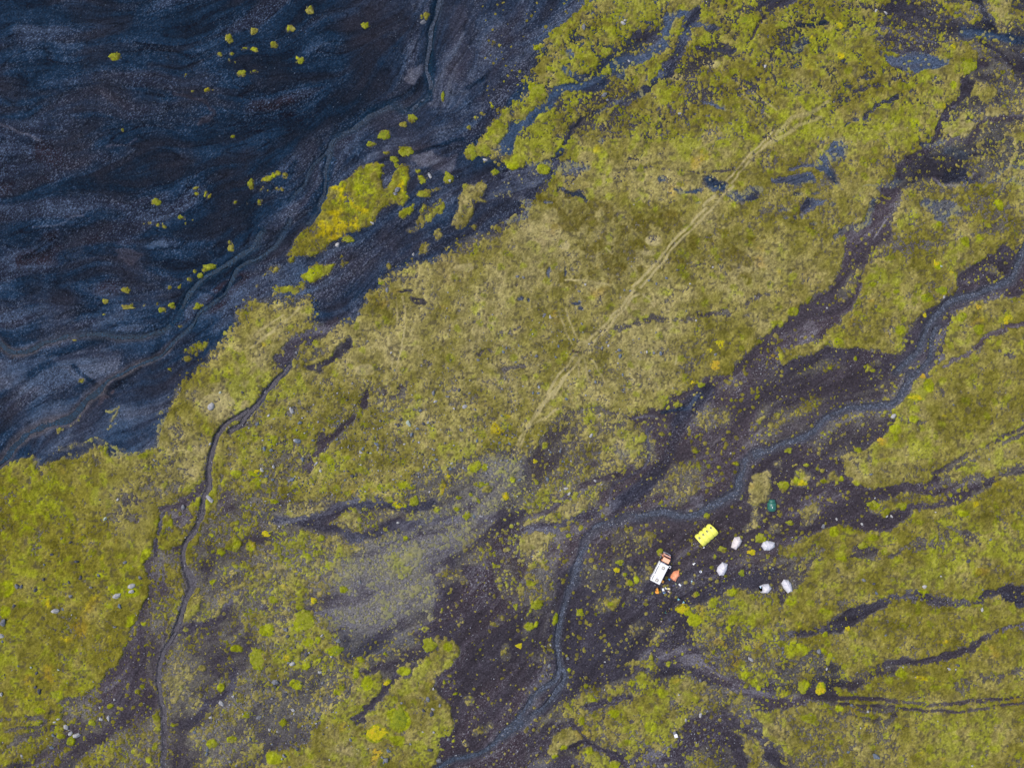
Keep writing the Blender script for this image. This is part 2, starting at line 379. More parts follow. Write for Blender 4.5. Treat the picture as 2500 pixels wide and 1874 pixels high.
B('31', '1470,600,28,38 1595,680,22,26 1720,420,44,48 1510,825,48,38 1385,880,46,46 1680,1045,36,40 1820,1150,36,38 1190,1150,36,34 1515,250,28 1850,380,36,30 1330,1620,44,44 1990,90,40,44 1880,240,18 2065,1070,36,40 670,1250,36,30 690,405,22 940,770,26,22 1150,855,20 130,1100,60,40 270,1010,44,40 550,1490,18 785,1400,14,18 2000,100,30,40', m=.98, g=.88, y=.3)
B('31', '2160,180,50,34 1880,370,40,24 1630,220,36,40 1825,960,26,30 2065,1075,36,36 1375,1035,16,20 1000,1200,18 1595,680,18,26 1355,1550,22,16 215,1060,16,20 940,905,24,14 1040,905,20 1070,1200,22,20 1640,1140,44,18', m=.97, g=.55, y=1)
# ---------------- centre
P('21', '-60,200 300,0 1200,100 2211,300 2211,900 1700,700 1000,800 300,900 -60,900', 150, k=.75, t=.42)
P('21', '300,40 900,60 1100,300 1000,560 560,640 300,560 200,300', 150, k=.95, g=.25)
P('21', '-60,60 300,100 560,400 300,600 -60,700', 60, t=.8, k=.3)
B('21', '1220,405,80,40 1180,500,90,30 470,430,60,40 340,350,50,60', t=1, g=.1, k=0)
S('21', '2260,860 2000,970 1800,1010 1500,1070 1230,1060 1000,1150 900,1170', 44, m=.45, l=.35)
S('21', '-60,1230 0,1200 120,1150', 36, m=.35)
S('21', '0,1530 140,1480', 50, m=.5, l=.6)
P('21', '2280,1100 2180,1160 2110,1260 2000,1380 1880,1500 1700,1580 1600,1740 2280,1740', 16, m=.16, l=.42, r=.5)
P('21', '700,1300 1500,1250 1700,1500 1500,1658 400,1700 600,1500', 120, m=.86, t=.45)
S('21', '-60,20 180,60 140,150 -40,260', 60, m=.42, b=.8, l=.74)
S('21', '480,-30 680,50', 34, m=.3, b=.9)
B('21', '350,90,34,14 1600,80,30,14 2020,40,90,24 100,880,20 170,900,16 590,930,30,14 620,980,18 350,680,16,50 480,660,8,44', m=.2, b=.8, l=.74)
P('D', '800,640 1100,520 1260,760 1100,960 800,960 700,800', 120, t=.6, y=.3)
B('11', '940,1510,90,60 1780,650,90,40 1960,1240,90,30', t=1, g=.1)
P('11', '800,1190 840,1270 760,1340 640,1390 480,1500 400,1460 560,1370 700,1290', 14, m=.28, l=.35)
P('11', '300,1330 480,1230 560,1300 420,1450 300,1500', 30, m=.6)
B('11', '1440,1440,60,34 1380,1560,50,30 1350,1620,34 1960,1350,80,30 1290,840,60,12 1830,1090,40,12 1400,920,60,30', m=.45, l=.4)
S('11', '1600,1575 1760,1530', 32, m=.2, r=.6)
P('11', '-60,1150 400,1000 350,1150 200,1350 150,1600 -60,1700', 60, m=.9, t=.6, y=.4)
S('11', '660,1090 560,1165 400,1200 300,1300 240,1400 215,1500 150,1640', 90, m=.06, l=.46, b=.3, r=.4)
# tyre tracks pressed into the moss: dry straw-coloured pairs
TR = dict(p=1, g=.12, k=0, y=.1, flow=False, fine=True)
for a in ('1660,140 1560,230 1380,420 1240,600 1060,790', '1710,150 1560,285 1420,440 1260,640 1110,810',
          '1060,830 950,960 820,1100 680,1250 600,1340 480,1480 380,1600 330,1700', '1100,860 1050,890 850,1120 720,1270 630,1380 520,1520 420,1658 380,1740'):
    S('21', a, 19, **TR)
for a in ('420,1000 480,1140 540,1280', '480,970 540,1130 610,1270', '640,1400 690,1600', '600,1400 600,1560', '700,1400 820,1600', '480,740 620,740 860,790', '1130,860 1180,900 1230,960', '1440,1300 1420,1450', '820,480 880,520'):
    S('21', a, 13, op=.75, **TR)
B('21', '640,1310,70,60', p=.6, g=.2)
for a in ('1700,150 1790,60 1900,-60', '1640,120 1740,20'):
    S('21', a, 22, op=.8, **TR)
for a in ('1890,1540 2050,1350 2260,1140', '1850,1520 2020,1330 2240,1110'):
    S('20', a, 16, op=.8, **TR)
for a in ('120,1130 250,1000 400,960 550,870', '0,1250 150,1160 300,1060 480,1000'):
    S('30', a, 30, op=.5, **TR)
for a in ('1200,880 1222,980 1215,1120', '1260,880 1285,980 1275,1150 1240,1330 1190,1560', '1180,1400 1160,1480'):
    S('11', a, 12, op=.7, **TR)
for a in ('-20,1300 150,1180 300,1060 400,960', '-20,1230 120,1130 260,1030'):
    S('11', a, 14, op=.6, **TR)
for a in ('1880,660 2211,900 2260,940', '1990,820 2211,1000'):
    S('20', a, 12, op=.5, **TR)
for a in ('1250,640 1200,740', '100,420 420,240'):
    S('22', a, 18, op=.6, **TR)
for a in ('480,-30 330,170 200,330 60,620', '400,60 250,240 130,420 20,640'):
    S('22', a, 20, op=.75, **TR)
B('21', '1220,405,70,34 1180,500,70,24 470,430,50,34', p=.75)
B('11', '940,1510,80,50 1780,650,80,34', p=.5)
B('02', '1850,160,130,70', p=.5)
B('20', '1420,670,60,30 1700,540,80,30', p=.6)
# ---------------- middle row south
P('22', '-60,700 0,700 150,620 280,450 330,330 430,300 450,210 700,220 850,230 1000,270 1150,270 1320,230 1400,150 1560,90 1640,0 1700,-80 2280,-80 2280,1740 -60,1740', 20, m=.13, l=.42, b=.1, r=.5)
P('22', '450,210 1000,280 1200,400 1180,560 1190,700 900,850 600,1000 450,1150 100,1300 -60,1300 -60,680 150,620 280,450 330,330', 24, m=.52, t=.55)
P('22', '600,480 1150,400 1150,520 900,640 760,700', 60, m=.72, t=.7)
P('22', '840,560 1080,560 900,720', 40, m=.6, l=.7)
P('22', '100,700 500,640 560,820 480,1000 350,1050 60,1100', 40, m=.5, g=.5)
P('22', '80,1300 400,1200 380,1350 250,1560 80,1740 -60,1740 -60,1350', 30, m=.62, t=.8)
P('22', '450,1000 700,960 760,1000 680,1140 480,1100', 20, m=.65, t=.8)
P('22', '1280,720 1600,680 1700,760 1560,980 1300,1000 1040,1000 1160,900', 30, m=.42, t=.7)
P('22', '1560,300 1680,220 1820,200 1900,280 1800,400 1640,400', 30, m=.45, t=.6)
P('22', '1300,1050 1500,950 1560,1020 1460,1100', 20, m=.3)
P('22', '900,1250 1240,1230 1200,1400 1000,1500 800,1658 700,1658', 40, m=.34, t=.6)
P('22', '1050,1250 1240,1240 1200,1320 1080,1330', 20, m=.6, t=.7)
P('22', '2080,830 2200,790 2280,830 2150,1000 2080,1180 1990,1220 2040,1120 2060,1000', 14, m=.72, t=.85, g=.3)
S('22', '2050,1100 2080,1180 1990,1220', 60, m=.6, t=.8)
S('22', '1700,80 1500,330 1420,560 1200,820 900,1080', 130, m=.04, l=.34, b=.4)
S('22', '1640,100 1520,230 1300,260', 30, m=.03, l=.7, b=.7, fine=True)
S('22', '1230,380 1170,430 1180,550 1190,650 1150,730 1000,810 900,850 860,1000', 30, m=.05, l=.68, b=.3, fine=True)
S('22', '1060,320 1200,290 1260,300', 20, m=.03, l=.8, b=.2, fine=True)
S('22', '-60,1160 300,1060 700,830 1000,760', 60, m=.12, l=.42)
S('22', '-60,1240 400,1200 700,1120', 100, m=.05, l=.38, b=.3)
P('22', '1560,1060 1550,1000 1620,960 1660,970 1640,1030 1600,1075', 5, m=.02, l=.75, b=.2)
S('22', '1680,700 1850,680 1950,630', 24, m=.05, l=.62)
B('22', '1140,465,32,30 710,285,20 790,290,24,18 790,360,20,18 660,340,30,40 715,420,26,26 690,430,40,24 955,445,38,34 300,545,34,30 230,675,24,20 1445,100,30,24 1440,200,34,24 45,820,24,50 510,490,30,26 1580,600,34,24 1930,690,28,26 1715,725,18 1785,730,20 1545,690,18 1300,1080,14 1955,965,26,30 240,840,26,24 1340,390,14 540,700,18 1300,440,16 1375,450,18 1290,540,10 950,1530,34,24 920,1595,22,26 1085,1580,24,34 1000,1640,24,20 1100,1450,14 210,1405,26,24 510,1300,20 555,1290,10 100,1215,10 1285,1440,20,34 1680,1135,24 2130,1320,36,44 1810,1415,34,20 1750,1480,14 2015,1385,10 2060,1445,36,24 1975,1620,24,30 180,1570,50,36 260,1540,60,26', m=.97, g=.7, y=.35)
P('32', '-60,-60 1250,-60 1240,120 1190,230 1130,350 1000,480 850,560 740,600 700,680 560,700 300,500 -60,620', 20, m=.2, l=.4, b=.15)
P('32', '60,330 200,230 430,90 560,150 500,240 300,300 120,420', 30, m=.55, t=.6)
P('32', '0,100 100,250 -60,400', 30, m=.3)
P('32', '700,640 740,600 850,560 1000,480 1130,350 1200,230 1240,120 1310,0 1330,-60 2280,-60 2280,700 2100,750 1850,850 1500,780 1300,820 1000,860 740,850 700,700', 14, m=.94, t=.4, g=.45)
P('32', '1140,250 1240,260 1400,330 1350,360 1150,340', 14, m=.6)
P('32', '1480,0 1520,60 1490,80', 10, m=.3)
P('32', '700,620 800,600 1400,700 1400,800 1000,850 740,850 700,700', 40, m=.84, t=.6)
P('32', '-60,620 300,500 560,620 700,680 740,860 1000,870 1300,830 1450,790 1600,850 1850,900 1800,960 1650,1030 1450,1060 1250,1100 1130,1200 900,1250 700,1270 500,1260 350,1330 100,1420 -60,1520', 18, m=.1, l=.36, b=.12, r=.6)
S('32', '1460,775 1700,640 1900,540 2280,350', 34, m=.3, l=.42, r=.5, fine=True)
S('32', '1560,750 1800,645 2000,540 2280,415', 26, m=.35, l=.42, r=.5, fine=True)
S('32', '1500,840 1700,870 1900,850 2080,760 2280,680', 80, m=.18, l=.32)
S('32', '0,1130 250,990 500,900 800,880 1100,880 1400,850 1480,770', 46, m=.02, l=.26, r=.4)
P('32', '-60,790 50,800 70,880 20,1000 -60,1040', 8, m=.95, t=.85)
P('32', '540,800 600,730 640,760 640,850 540,860', 14, m=.8, t=.6)
P('32', '230,780 280,740 390,780 390,880 250,890', 14, m=.8, t=.6)
P('32', '1060,960 1200,930 1500,920 1480,980 1200,1060 1060,1080 880,1040', 16, m=.82, g=.5)
P('32', '300,1080 460,1060 440,1180 330,1210', 20, m=.5, t=.9)
P('32', '20,1200 180,1180 200,1270 60,1290', 20, m=.5, t=.9)
P('32', '90,700 150,720 140,780 80,760', 10, m=.55, t=.7)
P('32', '480,1310 600,1250 720,1290 900,1250 1130,1200 1180,1130 1500,1120 1600,1100 1700,1000 1780,1000 2280,740 2280,1740 -60,1740 100,1480 350,1440', 16, m=.92, g=.5)
P('32', '-60,1500 100,1450 350,1420 500,1330 560,1420 480,1540 400,1680 330,1760 -60,1760', 24, m=.36, t=.7)
P('32', '1500,1180 1800,1300 1800,1400 1600,1400 1250,1470 1280,1350 1450,1330 1500,1250', 30, m=.4, l=.5, r=.7)
P('32', '1520,1130 1700,1050 1720,1150 1600,1180', 30, m=.6, l=.5)
P('32', '800,1400 900,1370 1050,1430 1250,1400 1000,1460 760,1500', 14, m=.25, l=.35)
B('32', '1660,1350,40,30', m=.9, g=.6)
B('32', '345,858,38,28 180,880,36,36 275,850,34,28 1300,140,50,30 1275,305,34,30 930,1035,46,26 1180,1055,34,30 850,1385,40,34 1035,1425,34,24 610,1285,34,44 520,850,26,20 808,575,26,20 375,708,20,18 225,588,28,18 237,1192,26,18 560,1590,50,36 680,1520,50,44 380,1620,50,30 1130,410,50,44 5,1335,18,26 1585,940,18 940,1310,50,34 1400,20,44,70 1050,1090,30,34 670,820,24 55,1500,22 270,1450,34,24 630,860,14 1120,485,24,36 1690,1110,40,30', m=.98, g=.82, y=.35)
B('32', '1290,135,60,24 1510,295,34,24 1003,512,32,32 1525,975,20,30 1990,860,34,24 1780,1030,36,26 780,850,34,24 350,1445,18,20 1148,548,18,12 1850,1600,60,40 345,855,24,20', m=.97, g=.6, y=1)
# ---------------- south-east corner
P('33', '-60,-60 2280,-60 2280,1740 -60,1740', 10, m=.93, g=.48, t=.35)
P('33', '-60,-100 560,-100 430,-20 330,90 220,190 90,215 -60,190', 24, m=.34, l=.4, t=.7)
P('33', '-60,200 150,230 250,340 150,420 -60,440', 40, m=.8)
S('33', '100,160 200,190', 80, m=.3)
S('33', '2260,190 2100,150 1950,200 1800,240 1600,230 1400,215 1150,240 950,280 830,370 700,440 550,475 350,480 180,520 60,570', 66, m=.2, l=.42, b=.35, r=.4)
P('33', '2000,160 2110,135 2280,160 2280,330 2150,320 2030,250', 10, m=.08, l=.3, b=.4)
P('33', '560,450 700,360 820,270 990,280 980,330 860,420 800,500 600,520', 14, m=.15, l=.3, b=.35)
P('33', '500,300 760,240 700,330 560,340', 30, m=.5)
S('33', '2260,490 2000,560 1800,650 1600,700 1450,740 1250,750 1050,820 950,880', 50, m=.12, l=.46, b=.2, r=.5)
S('33', '1460,740 1560,700', 20, fine=True, l=.75)
S('33', '1130,870 1000,870 760,920', 90, m=.45, l=.4)
P('33', '-60,600 150,560 450,650 550,720 700,850 720,950 600,1040 -60,1050', 24, m=.42, l=.36, b=.4)
P('33', '120,560 300,560 420,640 380,720 200,700', 20, m=.8, g=.7)
S('33', '600,1070 900,1070 1150,1110 1400,1130 1600,1130 1850,1090 2260,1055', 30, m=.2, l=.4, b=.1, r=.5, fine=True)
S('33', '600,1115 950,1140 1200,1170 1400,1190 1700,1190 2000,1140 2260,1115', 27, m=.2, l=.4, b=.1, r=.5, fine=True)
S('33', '-40,1090 300,1095 620,1090', 120, m=.03, l=.32, b=.15, r=.7)
S('33', '650,1240 900,1260 1100,1290 1180,1200', 60, m=.28, l=.34, r=.6)
S('33', '1850,880 2000,890 2100,860 2260,770', 44, m=.35, l=.4)
B('33', '1700,970,90,60', m=.6)
S('33', '800,1130 1160,1180', 60, m=.5)
P('33', '-60,1150 600,1180 1200,1300 1100,1740 -60,1740', 80, m=.8, t=.5, g=.35)
P('33', '-60,1400 150,1500 300,1740 -60,1740', 50, m=.5, l=.4)
B('33', '500,1000,40,50 350,980,50,50 100,490,50,24 265,235,40,40 540,370,70,44 225,1020,22,16 340,660,50,50 150,600,30,30 545,530,28,22 395,1245,44,40 490,990,34,40 660,1165,40,24 570,690,26,20 520,660,26,30 1460,990,60,30 1180,870,60,40 1350,170,50,20', m=.98, g=.8, y=.3)
B('33', '735,490,20,20 315,470,16,12 230,1020,14 1520,1590,30,24 1370,900,70,24 1500,610,70,20 260,230,22,30 1800,270,34,16', m=.97, g=.6, y=.9)
# ---------------- south
P('23', '-60,-60 2280,-60 2280,160 2211,190 2280,400 2280,1740 -60,1740', 30, m=.1, l=.36, b=.25, r=.45)
P('23', '-60,-60 420,-60 420,200 380,500 420,720 250,760 -60,620', 30, m=.3, g=.45, t=.5)
P('23', '600,-60 1300,-60 1180,150 1100,300 900,340 760,250 620,120', 30, m=.26, t=.6)
P('23', '700,280 850,260 950,300 940,360 750,400 680,360', 20, m=.55, t=.5)
P('23', '1060,480 1200,420 1320,540 1250,580 1050,580', 30, m=.42, t=.9)
P('23', '1470,400 1520,350 1640,320 1700,260 1850,210 1900,150 1980,170 2280,200 2280,600 2100,600 1950,500 1800,520 1650,450 1520,470', 24, m=.60, g=.5)
P('23', '1900,290 2100,230 2280,260 2280,460 2000,460', 30, m=.88, g=.6)
P('23', '1500,480 1650,460 1800,540 1950,520 2280,620 2280,960 2000,900 1800,820 1600,680', 24, m=.42, l=.4, b=.3)
P('23', '1680,640 1830,620 1830,700 1700,720', 16, m=.7, t=.5)
P('23', '1800,840 2000,840 2200,900 2150,980 2000,1000 1850,900', 16, m=.6, g=.6)
S('23', '1300,700 1500,720 1620,790 1700,850 1850,960 2000,1040 2260,1090', 90, m=.05, l=.46, b=.15)
P('23', '950,800 1200,760 1260,830 900,860', 16, m=.45, g=.4)
P('23', '550,1060 700,1000 900,980 1100,880 1300,850 1500,870 1620,950 1700,1050 1750,1150 1650,1250 1450,1290 1300,1400 1000,1480 900,1470 700,1400 650,1300 550,1250 350,1300 230,1370 280,1280 450,1180', 30, m=.62, g=.5, t=.45)
P('23', '1000,1060 1250,980 1320,1040 1280,1200 1050,1260 700,1300 620,1260 900,1160', 40, m=.85, g=.6)
P('23', '340,1420 500,1320 650,1370 640,1440 480,1540 380,1580 330,1500', 14, m=.9, t=.75)
S('23', '700,1140 850,1120 1000,1110', 70, m=.08, l=.3)
S('23', '540,1500 640,1450 780,1450 920,1490 1000,1560', 40, m=.04, l=.2)
P('23', '650,1520 850,1500 950,1600 900,1740 650,1740', 20, m=.65, g=.6)
P('23', '1000,1400 1300,1300 1480,1400 1300,1500 1050,1500', 30, m=.5, g=.4)
S('23', '1300,1640 1450,1520 1600,1420 1800,1400 1950,1460 2080,1680', 90, m=.06, l=.28)
P('23', '1500,1740 1560,1560 1700,1500 1850,1520 1980,1740', 20, m=.4)
P('23', '1880,1350 2050,1400 2280,1740 2100,1740', 20, m=.75, t=.5)
P('23', '2080,1200 2280,1150 2280,1450 2150,1350', 14, m=.88, g=.5)
S('23', '1480,1290 1700,1270 2050,1290', 110, m=.14, l=.36, r=.8)
P('23', '1550,1000 1780,1000 2000,1100 2100,1150 2000,1230 1700,1220', 30, m=.42, t=.5)
P('23', '-60,1550 200,1450 330,1560 280,1740 -60,1740', 40, m=.15, l=.5, r=.3)
S('23', '250,1580 500,1560 700,1600', 60, m=.3)
B('23', '240,290,40,36 180,270,24,20 65,300,18,26 185,470,38,34 405,400,24,44 95,630,28,22 235,440,16,30 150,340,34,30 190,90,46,28 205,40,18 610,360,34,24 1085,80,26,30 990,35,24,22 1020,110,24,30 850,295,34,18 1735,270,34,44 1900,180,40,28 1300,1020,54,40 1585,1080,40,36 1200,1310,44,46 900,1200,38,34 700,1510,32,30 520,840,22,20 100,1115,14 660,980,26,22 850,1080,20,24 735,1080,16 2080,945,34,30 2000,890,30,30 2120,990,20 2015,665,16 1355,775,18 1730,690,20 470,1490,34,24 390,1560,26,24 1000,1440,50,24 910,1600,44,30 640,1260,26,30 1310,1170,1,1 1600,195,18,20 1870,500,24,24 1790,460,24 1900,420,50,50 1560,430,60,60 1500,360,40,30 1210,730,16,20 1030,945,30,26', m=.98, g=.82, y=.3)
B('23', '1475,315,54,42', m=.99, g=.75, y=.8)
B('23', '1935,795,18,16 1325,1165,22,20 1440,930,70,30 2015,980,26,20 660,235,16 1210,735,18 150,150,16,10 180,265,14', m=.97, g=.6, y=1)
P('22', '1880,1440 2211,1440 2211,1560 1960,1560', 30, m=.2)
# ---------------- south-west
P('12', '-60,1000 600,1050 1400,1080 2211,1000 2280,-60 2280,1740 -60,1740', 1, g=.42)
P('12', '-60,-60 2280,-60 2280,560 2050,640 1500,760 1250,780 1000,900 900,1000 600,1020 -60,980', 40, m=.86, t=.42, y=.35, g=.42)
P('12', '-60,400 300,500 560,600 400,760 300,1000 -60,1100', 60, m=.62)
P('12', '1100,60 2000,260 2000,560 1500,620 900,500', 150, m=.84, t=.5)
P('12', '1440,700 2280,560 2280,1100 1900,1150 1700,1200 1300,1150 1250,900', 40, m=.42, l=.55, b=.3, t=.5)
P('12', '2000,680 2280,640 2280,820 2000,820', 60, m=.35, l=.78, b=.3)
P('12', '-60,980 600,1020 900,1000 1300,900 1300,1150 1700,1200 1700,1300 1200,1300 900,1400 700,1500 560,1740 -60,1740', 30, m=.5, l=.4, t=.5)
P('12', '240,1020 600,1040 620,1150 400,1200 280,1150', 40, m=.7, t=.9)
S('12', '0,1150 160,1180 300,1220 560,1190 640,1120 760,1060 900,1040 1200,1050 1380,1080 1500,1010', 90, m=.06, l=.42, b=.4)
S('12', '300,1220 600,1290 900,1330 1250,1240 1500,1190 1800,1170', 80, m=.08, l=.44, b=.4)
P('12', '560,1740 700,1500 800,1400 900,1380 1200,1280 1500,1230 1750,1250 1800,1500 1700,1740', 40, m=.34, l=.62, b=.35, t=.6)
P('12', '600,1740 700,1520 850,1400 1000,1440 900,1560 800,1740', 40, m=.3, l=.85, b=.35)
P('12', '1100,1740 1300,1520 1500,1560 1450,1740', 50, m=.3, l=.88, b=.35)
S('12', '1180,1300 1400,1220 1560,1160', 50, m=.15, l=.82, b=.4)
P('12', '1900,1100 2280,1020 2280,1740 1780,1740 1850,1400', 24, m=.12, l=.26, b=.2, r=.8)
P('12', '1500,1250 1700,1200 2000,1160 2000,1340 1880,1560 1700,1600 1500,1500', 50, m=.32, l=.36, t=.5)
P('12', '620,1230 700,1150 830,1120 900,1180 870,1260 720,1290', 16, m=.88, t=.85)
S('12', '950,110 930,190 880,230', 60, m=.1, l=.3, r=.6)
S('12', '800,340 720,420 600,500 520,590 470,680 400,740', 66, m=.08, l=.34, r=.6)
S('12', '520,500 680,440', 44, m=.12, l=.3, r=.6)
B('12', '1040,90,80,40 1210,110,60,40 560,460,50,30 1250,70,40,40 130,30,60,60 310,250,50,40 1640,80,60,30', m=.45, l=.5)
P('12', '-60,1240 500,1300 600,1500 500,1740 -60,1740', 60, m=.55, g=.7, y=.4)
B('12', '140,490,60,50 80,260,50,40 770,520,40,24 600,650,40,40 640,690,34,50 1065,895,24,28 1215,1045,44,26 1285,1050,18,20 1360,1010,30,44 1140,1005,40,28 1280,860,44,28 1340,890,30,20 1860,720,60,40 1960,730,36,28 1920,865,50,22 1740,970,24,20 1830,955,22,18 1580,880,34,44 1710,1065,20 1795,1135,28,34 1275,1330,22,20 1335,1470,14 530,1470,44,34 430,1480,34,28 350,1560,50,40 200,1560,90,60 625,1575,24,20 880,1165,24,20 100,1290,44,28 545,1345,40,24 1250,870,40,30 2190,830,24,30 1890,1000,18,30 10,850,24,50 60,910,60,44 1540,1075,34,24 180,1010,34,20 780,640,26,22 1940,565,20,26 1320,300,60,40 1490,450,60,50 1620,50,40,40 1300,270,60,40', m=.98, g=.78, y=.4)
B('12', '10,760,34,24 300,660,22,20 2125,970,28,30 1635,800,24,20 1590,915,18,34 250,900,50,34 1980,920,40,30 2060,400,70,60 780,935,50,24 1000,930,44,24 1130,1000,34,24 910,660,26,24 100,500,44,34 2100,310,60,30 1740,300,70,40', m=.97, g=.5, y=1)
P('02', '-60,770 80,735 150,705 160,640 250,620 290,700 350,680 640,640 850,590 900,640 1100,660 1200,640 1330,560 1380,470 1400,350 1450,230 1530,130 1560,60 1590,-60 2280,-60 2280,1740 -60,1740', 10, m=.92, g=.5)
S('02', '260,620 290,700 340,760', 40, m=.4, l=.55, b=.3)
P('02', '800,700 1300,640 1500,300 1750,500 1740,700 1500,900 1500,1000 1300,1060 1000,1150 900,900', 100, m=.76, t=.75, g=.25, l=.45)
P('02', '1500,60 2211,-60 2211,60 2000,280 1800,300 1600,100', 60, t=.9, m=.9)
P('02', '600,1000 1300,1000 1250,1450 900,1500 700,1300', 120, t=.8, y=.5, g=.3)
P('02', '-60,760 500,700 600,1100 300,1500 -60,1300', 160, g=.66)
P('02', '-60,1450 700,1400 1100,1500 1200,1740 -60,1740', 120, y=.75, g=.55)
B('02', '1080,1000,100,60 1120,1150,60,50 1520,900,50,70 1700,470,44,40 1300,700,50,30', m=.5, l=.4, r=.6)
P('02', '1380,1120 1500,1050 1640,1000 1700,900 1760,980 1620,1260 1560,1340 1400,1330 1340,1260', 16, m=.72, g=.5)
S('02', '1720,860 1640,980 1560,1060 1400,1110', 80, m=.1, l=.34)
P('02', '1380,1120 1640,1080 1560,1260 1480,1240', 20, m=.2, l=.5, r=.5)
P('02', '2211,60 2100,330 1850,520 1830,700 1850,900 1740,1150 1620,1500 1640,1740 2280,1740 2280,60', 16, m=.72, l=.36, g=.5)
P('02', '1750,1150 2000,1000 2280,1000 2280,1740 1640,1740 1620,1500', 50, m=.48, l=.36)
P('02', '1880,900 2000,880 2050,1000 1960,1100 1860,1100', 30, m=.18, l=.3, r=.7)
P('02', '1330,1440 1540,1400 1560,1740 1290,1740', 16, m=.55, g=.5)
S('02', '1370,1130 1345,1240 1300,1380 1310,1500 1300,1640', 34, m=.05, l=.36, b=.3, fine=True)
S('02', '1540,1390 1450,1410', 20, m=.1, l=.2, fine=True)
B('02', '2140,765,60,24 2160,850,40,50 1400,1190,44,50 1975,1370,70,50 1875,1430,30,30 520,910,26 240,1260,60,50 60,1290,50,50 480,860,40,30 1000,1450,60,40 2120,1400,44,34 620,1600,60,60 1240,1470,40,60 1200,640,44,30 1990,780,44,30 1885,1620,24', m=.98, g=.75, y=.5)
P('03', '-60,-60 1260,-60 1250,0 1240,150 1200,300 1130,430 1080,560 1000,700 900,820 830,950 700,1050 550,1080 450,1130 500,1300 400,1500 200,1600 -60,1740', 10, m=.94, g=.5, y=.5)
P('03', '300,250 900,200 900,500 500,600 250,500', 120, t=.8, g=.3)
P('03', '1260,-60 1600,-60 1560,100 1530,300 1440,580 1340,780 1325,950 1340,1200 1380,1400 1360,1740 -60,1740 200,1600 400,1500 500,1300 450,1130 550,1080 700,1050 830,950 900,820 1000,700 1080,560 1130,430 1200,300 1240,150', 16, m=.26, l=.4, g=.45, b=.15, r=.55)
P('03', '1400,-60 1540,-60 1530,150 1440,300 1400,200', 14, m=.8)
P('03', '1290,220 1450,180 1520,300 1430,480 1300,460', 30, m=.5, g=.5)
P('03', '830,960 1000,720 1180,560 1200,900 1050,1200 860,1160', 24, m=.1, l=.42, r=.7)
S('03', '1250,220 1200,300 1170,400', 20, m=.03, l=.2, fine=True)
S('03', '1170,480 1190,700 1190,900 1080,1020', 40, m=.04, l=.5, fine=True)
P('03', '500,1180 800,1150 900,1250 800,1330 560,1250', 30, m=.35, l=.6, r=.4)
S('03', '1250,1060 1050,1230 900,1400 760,1440', 70, m=.06, l=.34, r=.7)
P('03', '650,1560 900,1440 1330,1180 1340,1740 600,1740', 50, m=.5, t=.6, l=.45)
P('03', '-60,1260 400,1230 500,1330 430,1500 -60,1740', 40, m=.85, g=.5)
S('03', '-40,1260 200,1245 330,1240', 34, m=.3, l=.4)
S('03', '-40,1410 150,1360 330,1320 400,1200', 34, m=.35, l=.4)
S('03', '-40,1620 200,1440 420,1330 560,1300', 50, m=.4, l=.4)
P('03', '1600,-60 2280,-60 2280,1740 1380,1740 1370,1300 1330,1000 1340,800 1530,450 1640,150', 16, m=.47, l=.46, t=.45, b=.2)
P('03', '1620,150 1700,100 1680,300 1560,500 1520,480', 12, m=.85)
P('03', '1420,660 1900,500 2000,700 1950,1000 1800,1100 1500,1200 1400,1000', 50, m=.52, l=.55, t=.6, b=.25)
S('03', '2211,80 2000,200 1850,380 1700,460 1560,520', 60, m=.1, l=.28)
S('03', '1950,800 1900,980 1750,1100 1680,1250 1500,1330', 70, m=.12, l=.36, b=.3)
P('03', '1500,1280 2211,1200 2280,1740 1500,1740', 60, m=.36, l=.36)
B('03', '2170,750,60,88 480,1045,52,40 770,1285,32,26 585,1440,32,40 510,1400,34,26 2110,360,50,50 1090,440,44,34 1700,810,40,30 935,1138,22 1185,980,22 1140,1020,26,24 2090,1200,50,34 1940,1420,44,34 1770,1460,50,44 1850,970,34,40 320,1180,50,26 620,660,34,26 1100,390,40,24 1790,95,26,20 1210,455,20 60,150,60,60 50,340,50,60 960,150,60,50 1100,180,70,44 2000,660,44,30 1440,1320,16 1290,1490,24,40 1240,1590,24 830,40,30', m=.98, g=.8, y=.45)
B('03', '2170,740,40,60 430,700,24,20 620,660,24 1165,700,1,1', m=.99, g=.7, y=.9)
P('13', '-60,-60 2280,-60 2280,1740 -60,1740', 10, m=.47, l=.42, b=.2, t=.5)
P('13', '-60,-60 600,-60 500,200 350,300 -60,300', 50, m=.52, g=.5)
P('13', '-60,280 140,260 300,300 500,330 700,360', 20, m=.1, l=.3)
P('13', '560,300 700,100 1000,-60 1500,-60 1560,200 1540,360 1300,420 1000,450 760,470 600,400', 50, m=.36, l=.68, b=.35, t=.6)
P('13', '700,360 960,400 1040,300 1200,250 1400,160 1480,-60 1300,-60 1200,100 1000,150 800,300 600,330', 40, m=.28, l=.88, b=.35)
P('13', '750,470 1300,430 1400,560 1200,650 1000,760 760,780 700,600', 40, m=.26, l=.38, b=.45)
S('13', '500,340 640,370 760,390', 44, m=.03, l=.26)
S('13', '700,520 830,490 980,440', 26, m=.05, l=.26)
P('13', '1400,560 1000,800 840,830 1100,900 1300,880 1560,600', 30, m=.16, l=.32, r=.9)
P('13', '-60,420 500,380 760,560 700,760 500,800 400,960 -60,960', 40, m=.62, g=.55, l=.4)
P('13', '-60,900 560,860 900,900 600,1200 480,1400 100,1600 -60,1740', 50, m=.4, l=.38, b=.3)
